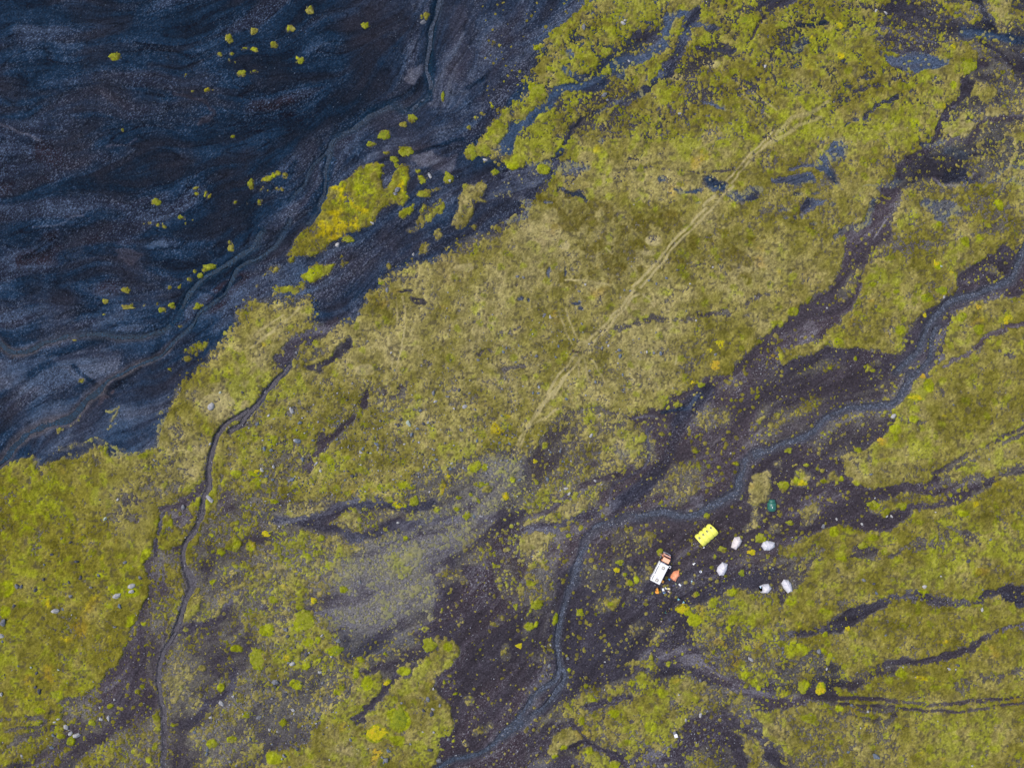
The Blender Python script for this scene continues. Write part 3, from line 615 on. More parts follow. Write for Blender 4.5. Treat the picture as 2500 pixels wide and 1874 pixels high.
P('13', '100,1740 130,1560 300,1500 500,1380 560,1300 620,1130 800,1000 850,880 1050,870 1060,960 900,1150 1000,1080 1180,950 1300,900 1420,780 1560,620 1640,560 1700,690 1650,800 1560,860 1520,930 1600,970 1660,1070 1670,1300 1650,1400 1600,1560 1540,1740', 10, m=.94, g=.55, y=.5)
P('13', '700,1500 1000,1430 1100,1600 900,1740 700,1740', 60, t=.9, y=.7)
S('13', '1210,830 1130,940 1060,1020 1000,1080 930,1180 870,1260', 70, m=.06, l=.36, r=.7)
S('13', '940,1260 900,1300', 40, m=.1, l=.3)
S('13', '1540,930 1620,1000', 24, m=.05, l=.2)
P('13', '1500,-60 2280,-60 2280,1740 1560,1740 1600,1560 1660,1300 1660,1070 1600,960 1530,900 1650,800 1710,690 1640,560 1400,560 1300,430 1540,380', 14, m=.04, l=.3, b=.2, r=.85)
P('13', '1560,-60 1800,-60 1800,100 1560,120', 30, m=.35)
P('13', '2000,-60 2280,-60 2280,340 2100,460 2000,500 2020,420 2100,300', 30, m=.22)
B('13', '2120,670,50,76 1800,1090,50,44 1930,1330,50,44 1870,1360,40,34 1980,1290,34,30 2080,380,34,26 2040,450,34,24 1750,400,20,30 1780,1460,36,20 1450,470,24', m=.55, t=.6)
B('13', '1480,620,60,52 420,415,95,80 380,440,60,60 1620,620,34,40 1255,840,60,40 1240,1250,90,100 1040,1360,88,80 1180,1200,60,60 860,850,28,50 690,670,58,44 640,680,44,34 360,960,60,44 430,800,34,30 470,600,36,30 240,1275,34,30 370,310,36,26 155,235,30,30 750,155,34,28 500,250,26,26 1220,1430,70,44 170,1580,70,60 1120,940,24,26 735,970,20,26 690,1015,28,28 540,590,26,30 1120,305,20,18 1160,460,20 905,750,24,24 1100,680,14 950,940,50,60 100,500,70,60 30,740,74,88 280,730,50,30 530,745,20 880,480,10 805,480,9 2035,75,12 1670,868,12 1612,910,12 1660,910,10 1680,1440,14 1590,320,12 1700,1020,14 1880,1145,10 1935,1185,9', m=.98, g=.85, y=.3)
B('13', '1030,1530,60,60 60,740,44,60 350,670,36,24 740,1020,1,1 500,1560,60,30 280,720,40,24 1640,1380,16,24 1060,1350,60,60 1480,1030,50,30', m=.97, g=.6, y=.95)
# blue-green tone and brightness of the gravel is set; flow directions with no stroke
P('D', '-100,1000 320,1000 330,1400 250,1800 -100,1800', 60, t=.12)
P('D', '800,560 1250,420 1500,500 1700,600 1350,900 900,920 600,760', 160, t=.72, g=.26)
P('D', '210,1060 300,1030 330,1110 260,1160', 30, p=.3)
P('D', '60,880 330,850 420,790 390,830 350,985 70,990', 30, l=.72, b=.8, r=.1)
P('13', '-60,420 500,380 760,560 700,900 600,1200 480,1400 100,1600 -60,1700', 80, l=.5)
P('12', '-60,900 1400,900 2200,900 1800,1500 500,1740 -60,1740', 100, l=.54)
P('03', '1350,500 2280,300 2280,1740 1350,1740', 100, l=.5)
CH['m'] = np.where((DX > 1640) & (DY < 480) & (CH['m'] > .84), .84 + .25 * (CH['m'] - .84), CH['m']).astype(f4)
for a_, g_0 in (('1200,0 1700,0 2050,100 1950,300 1500,330 1200,280', .52), ('1100,200 1250,180 1250,340 1100,340', .6), ('700,370 830,350 800,430 700,500', .7)):
    P('D', a_, 50, g=g_0)
P('D', '690,1320 760,1210 850,1170 960,1100 1060,1020 1110,1040 1040,1130 960,1200 930,1310 860,1370 760,1380', 50, l=.92, b=.2)
P('D', '700,1330 780,1250 900,1200 940,1260 900,1340 780,1360', 40, m=.36)
P('D', '350,1250 560,1260 620,1400 560,1658 360,1658', 60, l=.58)
# stony ground: where more and larger rocks lie
P('D', '480,900 700,820 1060,840 1300,900 1180,1100 900,1180 560,1180', 80, w=.8)
P('D', '560,1380 800,1340 800,1600 560,1640 430,1560', 60, w=.7)
P('D', '960,640 1300,680 1500,860 1200,960 900,900', 80, w=.45)
P('D', '0,1250 300,1250 300,1500 0,1658', 60, w=.15)
P('D', '1700,1380 2000,1400 1960,1480 1700,1500', 40, w=.3)
BASEDIR = [(0, 0, 12), (300, 200, 15), (600, 100, 22), (0, 500, 8), (350, 450, 15), (100, 900, 38), (900, 100, 60), (1100, 100, 45), (1100, 300, 45),
           (700, 600, 38), (1300, 400, 40), (1700, 200, 35), (2100, 100, -30), (2150, 400, 20), (1900, 700, 52), (1500, 900, 32), (1300, 1150, 55),
           (1000, 1150, 15), (700, 1100, 20), (600, 1400, 25), (1100, 1400, 75), (300, 1500, 60), (1500, 1450, 25), (1900, 1150, 20), (1900, 1550, 0), (2100, 1300, 12)]
# ---- streams: shallow water / washed gravel beds, name -> (tile, points, width in tile px)
STREAMS = [
    ('10', '1575,-80 1545,140 1500,260 1478,400 1458,560 1490,700 1482,800 1400,880 1280,930 1150,900 1000,960 850,1080 700,1150 640,1240 612,1400 600,1550 565,1700 460,1900', 44),
    ('01', '2215,330 2150,450 2000,560 1850,650 1700,740 1560,900 1500,1050 1400,1150 1200,1205 1000,1212 800,1190 600,1215 400,1260 300,1310 200,1345 100,1345 0,1265 -80,1160', 46),
    ('01', '2440,240 2340,430 2200,540 2000,660 1900,850 1700,1000 1600,1130 1450,1280 1350,1380 1250,1420 1100,1490 950,1560 850,1650 780,1740', 34),
    ('02', '850,60 700,200 560,330 420,370 280,420 150,520 80,620 -60,740', 60),
    ('10', '640,1240 560,1330 470,1430 430,1560 300,1680', 28),
    ('12', '300,-140 240,-60 140,60 60,150 -60,290 -120,380 -200,420', 34),
    ('02', '2100,235 2000,305 1900,375 1850,440 1795,560 1765,700 1762,850 1722,980 1690,1130 1640,1260 1562,1360 1542,1480 1560,1600 1600,1720', 34),
    ('03', '1570,-20 1622,100 1592,180 1535,300 1500,450 1440,580 1375,670 1340,780 1325,950 1340,1100 1372,1200 1384,1330 1372,1500 1370,1740', 36),
    ('31', '2280,380 2200,560 2100,740 1950,795 1750,870 1600,930 1500,1010 1410,1120 1355,1250 1325,1340 1230,1430 1150,1510', 52),
    ('31', '1480,1130 1440,1250 1420,1390 1350,1480 1280,1560 1190,1640 1150,1740', 40),
    ('32', '1260,-60 1190,100 1100,190 1000,215 850,220 700,240 600,290 500,370 430,430 300,480 180,530 60,590 -60,640', 54),
    ('22', '2160,600 2090,615 2010,680 1970,800 1940,920 1850,990 1720,1060 1600,1130 1450,1130 1300,1110 1150,1130 980,1170 850,1210 740,1260 660,1350 610,1480 580,1600 560,1700', 62),
    ('23', '600,-60 585,0 540,110 490,230 460,370 430,500 415,600 425,720 440,820 400,920 300,990 220,1050 170,1130 100,1220 0,1330 -80,1400', 42),
    ('23', '440,800 480,860 455,960 380,1060 300,1140 200,1210 130,1280 50,1340 -60,1410', 44),
    ('13', '2290,1230 2211,1290 2080,1400 1950,1500 1850,1565 1700,1585 1560,1658 1440,1760', 40),
]
def smooth_line(p, step=2.5):
    """Catmull-Rom through the traced points, resampled"""
    q = np.vstack([2 * p[0] - p[1], p, 2 * p[-1] - p[-2]])
    out = []
    for i in range(1, len(q) - 2):
        n = max(2, int(np.hypot(*(q[i + 1] - q[i])) / step))
        t = np.linspace(0, 1, n, endpoint=False)[:, None]
        out.append(0.5 * ((2 * q[i]) + (-q[i - 1] + q[i + 1]) * t + (2 * q[i - 1] - 5 * q[i] + 4 * q[i + 1] - q[i + 2]) * t ** 2
                          + (-q[i - 1] + 3 * q[i] - 3 * q[i + 1] + q[i + 2]) * t ** 3))
    out.append(q[-2:-1])
    return np.vstack(out)
carve = np.zeros((NY, NX), f4)
bed = np.zeros((NY, NX), f4); bedc = np.zeros((NY, NX), f4)
SLINES = []
for tile, s, w in STREAMS:
    p = smooth_line(pts(tile, s))
    k = w * TS
    n = np.arange(len(p))
    tang = np.gradient(p, axis=0); tang /= np.hypot(tang[:, 0], tang[:, 1])[:, None] + 1e-9
    wob = np.array([mnoise.noise(Vector((a[0] * .03, a[1] * .03, 3.3))) for a in p])
    p = p + np.stack([-tang[:, 1], tang[:, 0]], 1) * (wob * k * 0.35)[:, None]
    SLINES.append((p, k))
    FLOW.append(p[::6])
    for a in range(0, len(p) - 1, 12):
        seg = p[a:a + 14:2]
        if len(seg) < 2:
            continue
        sl = window(seg, k * 1.6 + 6)
        x, y = RX[sl], RY[sl]
        if not x.size:
            continue
        d = seg_dist(x, y, seg)
        carve[sl] = np.maximum(carve[sl], 1 - sstep(k * 0.36, k * 0.72, d))
        bedc[sl] = np.maximum(bedc[sl], 1 - sstep(k * 0.3, k * 1.25, d))
        bed[sl] = np.maximum(bed[sl], 1 - sstep(k * 0.5, k * 0.85, d))
CH['m'] *= 1 - 0.97 * bed
bedc = blur(bedc, 2)
# ---- flow direction and streaks (line integral convolution of noise)
sy, sx = slice(None, None, 16), slice(None, None, 16)
cx, cy = DX[sy, sx], DY[sy, sx]
vc = np.zeros(cx.shape, f4); vs = np.zeros(cx.shape, f4)
for x, y, a in BASEDIR:
    w = np.exp(-((cx - x) ** 2 + (cy - y) ** 2) / (2 * 220.0 ** 2)) + 1e-5
    vc += w * math.cos(2 * math.radians(a)) * 0.8; vs += w * math.sin(2 * math.radians(a)) * 0.8
for p in FLOW:
    for i in range(len(p) - 1):
        dx, dy = p[i + 1] - p[i]
        L = math.hypot(dx, dy)
        a = math.atan2(-dy, dx)
        for t in np.arange(0.5, max(1, round(L / 30))) / max(1, round(L / 30)):
            w = np.exp(-((cx - p[i][0] - t * dx) ** 2 + (cy - p[i][1] - t * dy) ** 2) / (2 * 26.0 ** 2))
            vc += w * math.cos(2 * a); vs += w * math.sin(2 * a)
ca = 0.5 * fbm(cx / 60, cy / 60, 77, 3)
ang = (0.5 * np.arctan2(vs, vc) + ca * 1.6).astype(f4)
def up(a):
    yy = np.clip(np.arange(NY) / 16.0, 0, a.shape[0] - 1.001); xx = np.clip(np.arange(NX) / 16.0, 0, a.shape[1] - 1.001)
    y0 = yy.astype(int); x0 = xx.astype(int); fy = (yy - y0)[:, None].astype(f4); fx = (xx - x0)[None].astype(f4)
    g = lambda j, i: a[np.ix_(j, i)]
    return (g(y0, x0) * (1 - fx) + g(y0, x0 + 1) * fx) * (1 - fy) + (g(y0 + 1, x0) * (1 - fx) + g(y0 + 1, x0 + 1) * fx) * fy
c2, s2 = up(np.cos(2 * ang)), up(np.sin(2 * ang))
ang = 0.5 * np.arctan2(s2, c2)
ux, uy = np.cos(ang).astype(f4), np.sin(ang).astype(f4)      # x east, y north (rows grow to the north)
def lic(n, steps, h):
    acc = n.copy(); J, I = np.mgrid[0:NY, 0:NX].astype(f4)
    for sgn in (1, -1):
        x, y = I.copy(), J.copy(); px, py = ux * sgn, uy * sgn
        for k in range(steps):
            x = x + px * h; y = y + py * h
            xi = np.clip(x, 0, NX - 1).astype(np.int32); yi = np.clip(y, 0, NY - 1).astype(np.int32)
            acc += n[yi, xi] * (1 - k / steps)
            vx, vy = ux[yi, xi], uy[yi, xi]
            f = np.where(vx * px + vy * py < 0, -1, 1).astype(f4)
            px, py = vx * f, vy * f
    return uniform(acc)
L_RAW = None
n_f = rng.random((NY, NX), dtype=f4); n_f = blur(n_f, 1)
L1 = lic(n_f, 14, 1.2)                                        # fine streaks, about 4 m long
L2 = lic(vnoise(WX / 1.6, WY / 1.6, 21), 18, 2.4)             # bands, about 20 m long
L3 = lic(vnoise(WX / 4.5, WY / 4.5, 22), 20, 5.0)             # broad bars

# ---- moss cover
I1 = uniform(fbm(WX / 1.5, WY / 1.5, 71, 4, .7)); I2 = uniform(fbm(WX / 6, WY / 6, 72, 4, .6))
braid = np.exp(-((L3 - .5) / .022) ** 2) + .8 * np.exp(-((L3 - .76) / .018) ** 2) + .6 * np.exp(-((L2 - .3) / .03) ** 2) + .7 * np.exp(-((L3 - .25) / .016) ** 2)
L1 = .65 * L1 + .35 * I1; L2 = uniform(.75 * L2 + .25 * I2); L3 = uniform(.85 * L3 + .15 * I2)
def logit(p):
    p = np.clip(p, 0.004, 0.996); return np.log(p / (1 - p))
F12 = fbm(WX / 12, WY / 12, 31, 4); F4 = fbm(WX / 3.5, WY / 3.5, 32, 3)
M = CH['m']
wgt = 4 * M * (1 - M)
Mm = 1 / (1 + np.exp(-(logit(M) + (0.4 + .75 * wgt) * (1.5 * F12 + 1.1 * (L2 - .5) + 1.0 * (L3 - .5)) + 0.9 * F4 * wgt)))
Mm = np.where(M < .006, 0, Mm)
a1, a2, r1 = worley(WX / 0.95 + .3 * w3, WY / 1.15 + .3 * w4, 41)
b1, b2, r2 = worley(WX / 0.52, WY / 0.52, 42)
c1, c2_, r3 = worley(WX / 1.9 + .3 * w3, WY / 2.3 + .3 * w4, 43)
jit = rng.random((NY, NX), dtype=f4)
V45 = uniform(.8 * vnoise(WX / .5, WY / .5, 91) + .6 * rng.random((NY, NX), dtype=f4) + .5 * vnoise(WX / 1.1, WY / 1.1, 92)); V45b = uniform(vnoise(WX / .6 + 9, WY / .6, 93) + .5 * vnoise(WX / 1.5, WY / 1.5, 94))
Nfine = uniform(np.minimum(np.minimum(a1 + 0.75 * (r1 - .3) + .10, b1 + 0.60 * (r2 - .1) + .06), c1 + 0.9 * (r3 - .2) + .22) + 0.25 * (jit - .5) + 0.40 * F4)
d1, d2, r4 = worley(WX / 1.35 + .25 * w3, WY / 1.35 + .25 * w4, 44)
Nco = uniform(np.minimum(d1 + 0.95 * (r4 - .1), a1 + 0.95 * (r1 - .1) + .16) + 0.12 * (jit - .5) + 0.25 * F4)
wf = sstep(.10, .42, M)
Ncov = Nco * (1 - wf) + Nfine * wf
cov = Mm - Ncov
cov = np.where(bed > .7, -1, cov)
dense = blur(sstep(.5, .9, M).astype(f4), 3)

# ---- height of the ground (m)
HB = (1.1 * fbm(WX / 60, WY / 60, 51, 3) + 0.25 * fbm(WX / 14, WY / 14, 52, 2)).astype(f4)
G = HB + 0.16 * dense + 0.10 * (L2 - .5) + 0.16 * (L3 - .5) * (1 - dense) + 0.035 * (jit - .5) + 0.05 * F4 - 0.42 * carve * (1 + .5 * F4 + .5 * F12) + .16 * dense * fbm(WX / 2.6, WY / 2.6, 81, 3)
G = G.astype(f4)
HM = (0.05 + 0.25 * np.sqrt(np.clip(cov, 0, 1)) + 0.10 * sstep(0, .2, cov) * (rng.random((NY, NX), dtype=f4) - .4) + 0.10 * CH['g'] * sstep(.1, .5, cov) * (1 - c1)).astype(f4)
HM = np.where(cov < 0, np.maximum(cov * 1.2, -0.3), HM)

F2 = fbm(WX / 2.2, WY / 2.2, 33, 3)
NORTH = sstep(400, 260, DY + .3 * (DX - 1500) * (DX < 1500)) * sstep(1050, 1130, DX) * sstep(2120, 2000, DX)
# ---- colours: albedo of the bare ground
def col(*c):
    return np.array(c, f4)
def mix(a, b, t):
    return a + (b - a) * (t[..., None] if getattr(t, 'ndim', 0) == 2 else t)
rnd1 = rng.random((NY, NX), dtype=f4); rnd2 = rng.random((NY, NX), dtype=f4)
b_ = np.clip(CH['b'] * (1 + .5 * F12 + .3 * (L2 - .5)) * (1 - .45 * dense * (M > .6)) + .5 * NORTH * dense, 0, 1)
brown = col(.054, .043, .051); red = col(.062, .040, .044); blue = col(.0085, .0245, .053)
gc = mix(mix(brown, red, np.clip(CH['r'] * (L3 * .9 + .5 * F12 - .1), 0, .8)), blue, b_)
redb = col(.022, .014, .018)
gc = mix(gc, redb, np.clip(b_ * CH['r'] * 1.6 * sstep(.62, .95, L3 + .3 * F12), 0, .8))
pale = mix(col(.20, .19, .205), col(.048, .070, .112), b_)
ka = 1 + .15 * b_
lv = CH['l'] + ka * (.34 * (L2 - .5) + .26 * (L1 - .5) + .34 * (L3 - .5) + .22 * F12)
gc = gc * (0.66 - .34 * b_ + (.72 + .42 * b_) * np.clip(lv, 0, 1.1))[..., None] * (1 - np.clip(braid, 0, 1) * (.20 + .40 * b_))[..., None]
gc = mix(gc, pale, np.clip((lv - .52) * (1.35 + .3 * b_), 0, .85))
gc = mix(gc, col(.058, .048, .036), .7 * dense * (M > .6) * (1 - b_) * (1 - .8 * NORTH))
grit = sstep(.74, 1.0, rnd1) * (0.25 + 1.5 * np.clip(.6 * L3 + .4 * I2 + .2 * F12 - .3, 0, 1)) * (1 - .5 * dense)
gc = mix(gc, pale * 1.6, np.clip(grit * (.26 + .75 * b_) * (.3 + 1.0 * np.clip(lv, 0, 1)), 0, 1))
gc = mix(gc, mix(col(.105, .098, .078), col(.15, .14, .10), np.clip(CH['l'] + .3 * F12, 0, 1)) * (.8 + .4 * rnd1)[..., None], np.clip(.72 * sstep(.08, .5, Mm) * (.6 + .8 * (I1 - .2)), 0, .8) * (1 - .6 * b_) * (1 - .75 * NORTH))
gc = mix(gc, pale * 1.5, sstep(.8, 1, rnd1) * .6 * sstep(.7, .95, CH['l']) * (1 - b_))
gc = gc * (1 - .45 * sstep(.62, .9, rnd2) * sstep(.7, .9, CH['l']) * (1 - b_))[..., None]
gc = gc * (0.76 + 0.48 * rnd2)[..., None]
# streams: wet gravel bed
left_ = (sstep(560, 520, DX) * sstep(700, 760, DY))
bcol = mix(mix(col(.058, .062, .080), col(.007, .025, .050), b_), col(.082, .076, .086), left_)
gc = mix(gc, bcol * (.62 + .76 * rnd2 * (.5 + I1))[..., None], bedc * .72)
gc = np.clip(gc, .004, .8)
# ---- colours: moss
e1, e2, re = worley(WX / 5.0 + 1.0 * w1 + .25 * w3, WY / 5.0 + 1.0 * w2 + .25 * w4, 61)
h1, h2, rh = worley(WX / 2.1 + .3 * w3, WY / 2.1 + .3 * w4, 62)
g_ = CH['g']; t_ = CH['t']; y_ = CH['y']
olive = col(.198, .182, .042); tan = col(.36, .315, .128); lime = col(.215, .235, .020); yel = col(.430, .355, .010); ora = col(.42, .25, .035); dk = col(.085, .072, .010)

mc = mix(olive, tan, np.clip(t_ * .75 + .7 * F4 + .55 * F12 + .25 * (L2 - .5), 0, 1))
limew = np.clip(sstep(.45, .75, g_ + .45 * F12 + .35 * F2 + .30 * (re - .5)) , 0, 1)
mc = mix(mc, lime, limew * .75)
mc = mix(mc, col(.265, .305, .012), sstep(.68, .84, g_ + .2 * F2) * .92)
limeb = (rh < .05 + .34 * g_ ** 2 + .12 * NORTH) * sstep(.66, .42, h1 + .30 * F2)
mc = mix(mc, col(.25, .28, .018), limeb * .6)
yw = sstep(.78, 1.0, y_ * .62 + .75 * fbm(WX / 6, WY / 6, 64, 3) + .35 * F2 + .18 * (rh - .5)) * .8
mc = mix(mc, yel, np.clip(yw, 0, 1))
ow = sstep(.62, .9, fbm(WX / 7, WY / 7, 65, 3) + .2 * F2 + .35 * y_) * .32
mc = mix(mc, ora, ow)
tuft = sstep(.50, .80, CH['k'] * .62 + .8 * F2 + .35 * fbm(WX / 8, WY / 8, 66, 2)) * .75 * sstep(.2, .6, CH['k'])
mc = mix(mc, dk, tuft)
brw = sstep(.35, .7, fbm(WX / 10, WY / 10, 67, 4) + .3 * (t_ - .5) + .2 * F2)
mc = mix(mc, col(.20, .15, .085), brw * .32)
mc = mc * (.78 + .20 * np.clip(F12 * .8 + .6 * F2, -1, 1))[..., None] * (col(1.0, .97, .55) + (col(1.0, .97, 1.0) - col(1.0, .97, .55)) * np.clip(t_ * 1.2 + .5 * F12, 0, 1)[..., None]) * (0.80 + 0.40 * rnd1 + .30 * F2)[..., None] * (1 - .10 * sstep(.5, .0, cov))[..., None]
mc = mc * (.76 + .52 * V45)[..., None]
mc = mix(mc, col(.070, .060, .034), sstep(.80, .95, V45b) * .72 * (1 - .75 * sstep(.65, .8, g_)))
mc = mix(mc, col(.36, .32, .17), sstep(.90, .99, V45) * .30 * t_)
mc = mix(mc, col(.20, .20, .135), .65 * sstep(.52, .8, CH['l'] + .1 * F12) * (1 - .5 * limew) * (M < .7))
mc = mix(mc, col(.37, .315, .15) * (.85 + .3 * rnd1)[..., None], np.clip(CH['p'] * (.84 + .7 * F2 + .4 * F12), 0, .85))
mc = np.clip(mc, .006, .8)

def samp(A, x, y):
    i = int(np.clip(round((x - gx[0]) / CELL), 0, NX - 1)); j = int(np.clip(round((y - gy[0]) / CELL), 0, NY - 1))
    return float(A[j, i])
# ------------------------------------------------------------------ materials
MAT = {}
def nodes_mat(name):
    m = bpy.data.materials.new(name); m.use_nodes = True
    nt = m.node_tree
    return m, nt, nt.nodes['Principled BSDF']

def nd(nt, kind, **kw):
    n = nt.nodes.new(kind)
    for k, v in kw.items():
        if k in n.inputs.keys():
            n.inputs[k].default_value = v
        else:
            setattr(n, k, v)
    return n

def mat(name, c, rough=0.6, var=0.18, scale=6.0, metallic=0.0, bump=0.0, spec=0.5, sub=None):
    """plain painted / woven surface with procedural variation"""
    if name in MAT:
        return MAT[name]
    m, nt, b = nodes_mat(name)
    tc = nd(nt, 'ShaderNodeTexCoord')
    n = nd(nt, 'ShaderNodeTexNoise', Scale=scale, Detail=5.0, Roughness=0.6)
    nt.links.new(tc.outputs['Object'], n.inputs['Vector'])
    r = nd(nt, 'ShaderNodeMapRange')
    r.inputs['From Min'].default_value = 0.3; r.inputs['From Max'].default_value = 0.7
    r.inputs['To Min'].default_value = 1 - var; r.inputs['To Max'].default_value = 1 + var
    nt.links.new(n.outputs['Fac'], r.inputs['Value'])
    mx = nd(nt, 'ShaderNodeVectorMath', operation='SCALE')
    mx.inputs[0].default_value = c
    nt.links.new(r.outputs[0], mx.inputs['Scale'])
    nt.links.new(mx.outputs[0], b.inputs['Base Color'])
    b.inputs['Roughness'].default_value = rough
    b.inputs['Metallic'].default_value = metallic
    b.inputs['Specular IOR Level'].default_value = spec
    if bump:
        bp = nd(nt, 'ShaderNodeBump', Strength=bump, Distance=0.03)
        nt.links.new(n.outputs['Fac'], bp.inputs['Height'])
        nt.links.new(bp.outputs[0], b.inputs['Normal'])
    MAT[name] = m
    return m

def tone_mat(name, var, scale, rough, spec, vor=0.0, bump=0.5, bdist=0.06):
    """albedo of the ground's cover types (vertex data) broken up by metre- to decimetre-scale noise"""
    m, nt, b = nodes_mat(name)
    at = nd(nt, 'ShaderNodeAttribute', attribute_name='tone')
    tc = nd(nt, 'ShaderNodeTexCoord')
    n = nd(nt, 'ShaderNodeTexNoise', Scale=scale, Detail=4.0, Roughness=0.7)
    nt.links.new(tc.outputs['Object'], n.inputs['Vector'])
    r = nd(nt, 'ShaderNodeMapRange')
    r.inputs['From Min'].default_value = 0.3; r.inputs['From Max'].default_value = 0.7
    r.inputs['To Min'].default_value = 1 - var; r.inputs['To Max'].default_value = 1 + var
    nt.links.new(n.outputs['Fac'], r.inputs['Value'])
    mx = nd(nt, 'ShaderNodeVectorMath', operation='SCALE')
    nt.links.new(at.outputs['Color'], mx.inputs[0])
    fac = r.outputs[0]
    if vor:
        v = nd(nt, 'ShaderNodeTexVoronoi', Scale=vor)
        nt.links.new(tc.outputs['Object'], v.inputs['Vector'])
        sp = nd(nt, 'ShaderNodeSeparateColor')
        nt.links.new(v.outputs['Color'], sp.inputs[0])
        r2 = nd(nt, 'ShaderNodeMapRange')
        r2.inputs['To Min'].default_value = 0.74; r2.inputs['To Max'].default_value = 1.34
        nt.links.new(sp.outputs[0], r2.inputs['Value'])
        mm = nd(nt, 'ShaderNodeMath', operation='MULTIPLY')
        nt.links.new(fac, mm.inputs[0]); nt.links.new(r2.outputs[0], mm.inputs[1])
        fac = mm.outputs[0]
    nt.links.new(fac, mx.inputs['Scale'])
    nt.links.new(mx.outputs[0], b.inputs['Base Color'])
    b.inputs['Roughness'].default_value = rough
    b.inputs['Specular IOR Level'].default_value = spec
    bp = nd(nt, 'ShaderNodeBump', Strength=bump, Distance=bdist)
    nt.links.new(n.outputs['Fac'], bp.inputs['Height'])
    nt.links.new(bp.outputs[0], b.inputs['Normal'])
    return m

M_ground = tone_mat('gravel_ground', .26, 2.6, .95, .06, vor=3.2)
M_moss = tone_mat('moss_carpet', .18, 3.0, 1.0, .02, bump=.6)
M_stone = tone_mat('loose_stone', .12, 7.0, .9, .12, bump=.3, bdist=.02)

def put(o, label=None, cat=None, group=None, kind=None):
    for k, v in (('label', label), ('category', cat), ('group', group), ('kind', kind)):
        if v:
            o[k] = v
    return o

def grid_mesh(name, X, Y, Z, keep, tone, material):
    ny, nx = Z.shape
    idx = np.arange(ny * nx).reshape(ny, nx)
    q = np.stack([idx[:-1, :-1], idx[:-1, 1:], idx[1:, 1:], idx[1:, :-1]], -1).reshape(-1, 4)
    if keep is not None:
        q = q[keep.reshape(-1)]
        used = np.zeros(ny * nx, bool); used[q.ravel()] = True
        remap = np.cumsum(used) - 1
        q = remap[q]
    else:
        used = np.ones(ny * nx, bool)
    co = np.stack([X.ravel()[used], Y.ravel()[used], Z.ravel()[used]], 1).astype(f4)
    me = bpy.data.meshes.new(name)
    me.vertices.add(len(co)); me.vertices.foreach_set('co', co.ravel())
    me.loops.add(q.size); me.loops.foreach_set('vertex_index', q.ravel().astype(np.int32))
    me.polygons.add(len(q)); me.polygons.foreach_set('loop_start', (np.arange(len(q)) * 4).astype(np.int32))
    me.update(calc_edges=True)
    a = me.color_attributes.new('tone', 'FLOAT_COLOR', 'POINT')
    rgba = np.ones((len(co), 4), f4); rgba[:, :3] = tone.reshape(-1, 3)[used]
    a.data.foreach_set('color', rgba.ravel())
    me.shade_smooth()
    me.materials.append(material)
    o = bpy.data.objects.new(name, me)
    COL.objects.link(o)
    return o

# one sheet of ground, dense in and around the view and running on to the horizon
NR = 38
ext = np.cumsum(CELL * 1.24 ** np.arange(1, NR + 1))
GX = np.concatenate([gx[0] - ext[::-1], gx, gx[-1] + ext]).astype(f4)
GY = np.concatenate([gy[0] - ext[::-1], gy, gy[-1] + ext]).astype(f4)
PX_, PY_ = np.meshgrid(GX, GY)
OUT = np.ones(PX_.shape, bool); OUT[NR:-NR, NR:-NR] = False
far1 = fbm(PX_ / 45, PY_ / 45, 201, 4); far2 = fbm(PX_ / 9, PY_ / 9, 202, 3)
def pad(a, amp=0.0, kind='mul'):
    """carry a field on beyond the traced area: its broad average near the border, varied by noise"""
    w = ((NR, NR), (NR, NR)) + ((0, 0),) * (a.ndim - 2)
    p = np.pad(a, w, mode='edge')
    k = 40
    ny, nx = a.shape[0] // k, a.shape[1] // k
    c = a[:ny * k, :nx * k].reshape((ny, k, nx, k) + a.shape[2:]).mean((1, 3))
    for _ in range(2):
        q = np.pad(c, ((1, 1), (1, 1)) + ((0, 0),) * (a.ndim - 2), mode='edge')
        c = (q[:-2, 1:-1] + q[2:, 1:-1] + q[1:-1, :-2] + q[1:-1, 2:] + c * 2) / 6
    yy = np.clip((np.arange(p.shape[0]) - NR) // k, 0, ny - 1); xx = np.clip((np.arange(p.shape[1]) - NR) // k, 0, nx - 1)
    s = c[np.ix_(yy, xx)]
    n = far1 + .6 * far2
    if a.ndim == 3:
        n = n[..., None]
    s = s * (1 + amp * n) if kind == 'mul' else s + amp * n
    return np.where(OUT[..., None] if a.ndim == 3 else OUT, s, p).astype(f4)
Gp = np.where(OUT, np.pad(HB, NR, mode='edge') + .25 * far2, np.pad(G, NR, mode='edge')).astype(f4)
ground = grid_mesh('ground', PX_, PY_, Gp, None, pad(gc, .5), M_ground)
put(ground, kind='structure')
cp = pad(cov, .45, 'add')
kq = (np.maximum(np.maximum(cp[:-1, :-1], cp[:-1, 1:]), np.maximum(cp[1:, :-1], cp[1:, 1:])) > 0)
HMp = np.where(OUT, np.clip(.05 + .3 * cp, -.3, .25), np.pad(HM, NR, mode='edge'))
moss = grid_mesh('moss', PX_, PY_, Gp + HMp, kq, pad(mc, .35), M_moss)
put(moss, 'olive, lime and straw-coloured moss and grass carpet over the gravel', 'moss', kind='stuff')

